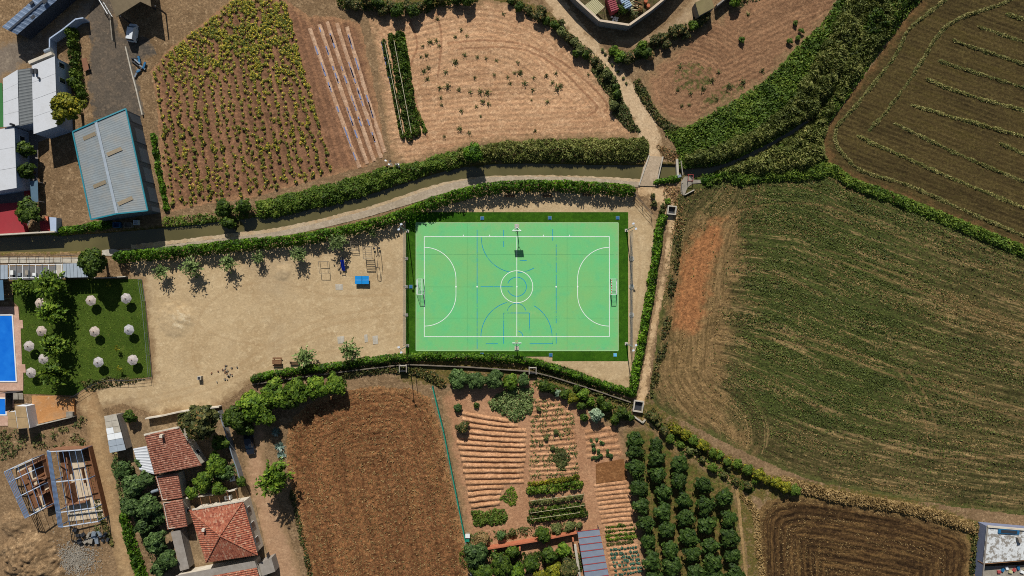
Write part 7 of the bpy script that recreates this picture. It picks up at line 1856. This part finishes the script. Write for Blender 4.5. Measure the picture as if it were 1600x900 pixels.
ruin([(5, 738), (50, 717), (72, 793), (38, 811)], [0, .22, .56, .99], [(0, 3.0), (.3, 3.7), (1, 3.3)], 5, 3, "smaller roofless steel frame west of the larger one",
     [(.02, .1, .35, .9, .3, m_rearth)], [(1, 0, 1, .98, 1.1, m_rbrick), (.35, .1, .35, .9, 1.0, m_rbrick), (0, 0, 1, 0, .6, m_conc), (.4, .5, .95, .5, 1.4, m_rbrick)])
e = empty("ruin_annex", at(68, 770), "collapsed brick rooms between the two steel frames", "ruin")
MB().prism([at(*p) for p in [(50, 724), (74, 712), (92, 800), (74, 792)]], -.1, .15).build("floor", m_rearth, e)
for (a_, b_, h) in (((50, 728), (72, 716), 2.0), ((58, 748), (80, 744), 1.6), ((66, 772), (84, 764), 1.8), ((62, 756), (68, 770), 1.2), ((74, 792), (90, 786), 1.5)):
    m = MB(); m.bar(at(*a_) + Vector((0, 0, h / 2)), at(*b_) + Vector((0, 0, h / 2)), .25, h); m.build("brick_wall", m_rbrick, e)
MB().prism([at(*p) for p in [(68, 748), (79, 742), (82, 760), (72, 766)]], .15, .3).build("debris_slab", m_floor, e)
e = empty("salvage_heap", at(148, 838), "dark heap of salvaged windows and frames south of the larger steel ruin", "scrap")
for i in range(14):
    q = at(118 + (i * 13) % 56, 826 + (i * 7) % 18 + ((i * 13) % 56) * .12); MB().box(q.x, q.y, .25 + .1 * (i % 3), .5 + .3 * (i % 4), .5 + .2 * (i % 3), .4, i * .7).build("frame", [m_dark, m_dark, m_conc2, m_steel][i % 4], e)
stuff("gravel_heap", (lambda r: np_mesh("gravel_heap", *leaf_quads(np.stack([(118 - 800 + r.normal(0, 16, 2600)) * S, (450 - 872 - r.normal(0, 13, 2600)) * S, np.full(2600, .08)], 1), np.array([0, 0, 1.]) + r.normal(size=(2600, 3)) * .3, .2, 1.2, r), m_conc2))(np.random.default_rng(4)), "pale grey gravel spread near the dirt track's bottom end")
# --- white roofed building, bottom right
e = empty("corner_building", at(1570, 860), "white patched flat roofed building in the bottom right corner", "building")
cs = [(1542, 822), (1700, 836), (1680, 960), (1528, 960)]
zC = 2.6
Q = body(e, cs, zC, plain("corner_wall", c(122, 128, 150), .1, 1, .9, .1), .995)
g = G("patched_roof"); k = g.mix(g.rampf(g.noise(.9, 6, .75), .50, .56), c(206, 208, 206), c(140, 134, 124)); k = g.speck(k, 4, .15); m_patch = g.done(k, .85, .1)
P = [at(x, y, zC) for x, y in cs]
P1, P2 = at(1536, 881, zC), at(1690, 868, zC)
MB().prism([P[0], P[1], P2, P1], zC - .1, zC).build("upper_roof", m_patch, e)
P3, P4 = at(1533, 884, 1.2), at(1690, 880, 1.2)
MB().prism([at(1531, 885, 1.0), at(1690, 880, 1.0), at(1680, 960, 1.0), at(1524, 960, 1.0)], .9, 1.0).build("lower_roof", m_conc2, e)
m = MB(); m.bar(P[0] + Vector((0, 0, .12)), P[1] + Vector((0, 0, .12)), .35, .3); m.build("parapet", m_wallw, e)
m = MB(); m.bar(P[0] + Vector((.1, -.2, .08)), at(1534, 905, zC) + Vector((.1, 0, .08)), .2, .2); m.build("parapet", m_wallg, e)
m = MB(); m.bar(P1 + Vector((0, 0, -.75)), P2 + Vector((0, 0, -.75)), .2, 1.5); m.build("step_wall", plain("tan_step", c(160, 120, 84), .1, 1, .9), e)
q = at(1577, 831, zC + .3); m = MB(); m.box(q.x, q.y, zC + .12, 4.2, .9, .24, -.06); m.build("tarp_rim", m_blue, e); m = MB(); m.box(q.x, q.y, zC + .26, 3.2, .6, .06, -.06); m.build("tarp_pool", m_dark, e)
q = at(1590, 842, zC); MB().box(q.x, q.y, zC + .35, .6, 1.0, .7, .3).build("chair", m_wallg, e)
for i in range(8): q = at(1560 + i * 6, 893 - (i % 3) * 3, 1.0); MB().box(q.x, q.y, 1.15, .7, .5, .3, i).build("clutter", [m_redp, m_blue, m_white, m_slat][i % 4], e)
# --- poles and rubbish
for (px, py, h, lb) in ((649, 582, 4.2, "thin wooden pole at the north edge of the brown field"), (486, 893, 1.6, "short leaning stake at the brown field's west edge")):
    q = at(px, py); m = MB(); m.tube([q, q + Vector((0, 0, h))], [.08, .05], 6); o = m.build("pole", m_bark, None, loc=q); tag(o, lb, "pole")
q = at(616, 258); e = empty("rubbish_heap", q, "small heap of white and dark rubbish on the canal bank", "rubbish")
for i in range(10): MB().box(q.x + random.uniform(-1.6, 1.6), q.y + random.uniform(-.8, .8), .9 + .1 * (i % 3), .4, .3, .25, i).build("bag", [m_white, m_dark, m_conc2][i % 3], e)
q = at(365, 590); e = empty("stone_heap", at(355, 583), "scatter of pale stones in the playground's south west", "stones")
for i in range(26):
    q = at(348 + random.gauss(6, 9), 582 + random.gauss(0, 8)); MB().box(q.x, q.y, .08, random.uniform(.15, .4), random.uniform(.15, .3), .2, i).build("stone", [m_wallk, m_conc2, m_rbrick][i % 3], e)
# --- plastic mulch rows and tied vegetables north of the canal
sqf = bpy.data.objects["squash_field"]
m_mul = soil("mulch_ridge", c(188, 152, 122), c(170, 134, 104), c(204, 172, 142), fineamt=.2); m_film = plain("mulch_film", c(112, 128, 170), .2, 2, .3, .5)
for i, (a_, b_) in enumerate([((484, 44), (562, 262)), ((499, 38), (574, 256)), ((511, 34), (585, 252)), ((526, 36), (596, 247)), ((542, 42), (601, 238))]):
    o = ridge([a_, ((a_[0] + b_[0]) / 2 - 1, (a_[1] + b_[1]) / 2), b_], .8, .12, sqf, "mulch_ridge", m_mul, .06)
    for k_ in range(11):
        t = random.uniform(.02, .9); t2 = t + random.uniform(.02, .07); pa, pb = at(a_[0] + (b_[0] - a_[0]) * t - 1, a_[1] + (b_[1] - a_[1]) * t), at(a_[0] + (b_[0] - a_[0]) * t2 - 1, a_[1] + (b_[1] - a_[1]) * t2)
        m = MB(); m.bar(pa + Vector((-.05, 0, .22)), pb + Vector((-.05, 0, .22)), random.uniform(.12, .26), .04); m.build("plastic_film", m_film, o)
m_string = plain("string", c(200, 190, 160), .05, 2, .9)
for i, (a_, b_, hw, mt, lb) in enumerate([((600, 66), (629, 214), 3.2, L_tree, "sparse dark vegetable row with blue film, west side of the strip"), ((612, 58), (640, 214), 6, L_tree, "dark vegetable row tied along a string, middle of the strip"), ((625, 56), (650, 208), 7, L_tree, "dark leafy vegetable row, east side of the strip"), ((626, 56), (636, 112), 7, L_bright, "bright leafy thick crop at the strip's north east corner"), ((650, 172), (664, 204), 3.5, L_grass, "short green row at the strip's south east corner")]):
    me = canopy("vegetable_row", mt, line=[a_, ((a_[0] + b_[0]) / 2, (a_[1] + b_[1]) / 2), b_], hw=hw, hmax=.9, dens=70, leaf=.26, lump=.7, seed=400 + i, edge=3, rough=.6, lumpmin=.25)
    tag(link("vegetable_row", me), lb, "crop row", "vegetable rows in the narrow strip")
for i, (a_, b_) in enumerate([((603, 70), (631, 212)), ((617, 66), (644, 210))]):
    m = MB(); m.tube([at(*a_) + Vector((0, 0, 1.1)), at(*b_) + Vector((0, 0, 1.1))], .05, 5); o = m.build("tie_string", m_string, None, loc=at(*a_)); tag(o, ["pale tie line along the western vegetable rows", "pale tie line along the eastern vegetable rows"][i], "string")
for k_ in range(10):
    t = k_ / 10; pa = at(597 + 16 * t, 66 + 75 * t); m = MB(); m.bar(pa + Vector((0, 0, .1)), pa + Vector((.12, -.7, .12)), .4, .05); m.build("plastic_film", plain("film_blue", c(92, 110, 160), .2, 2, .3, .5) if "film_blue" not in bpy.data.materials else bpy.data.materials["film_blue"], bpy.data.objects["sandy_field"])
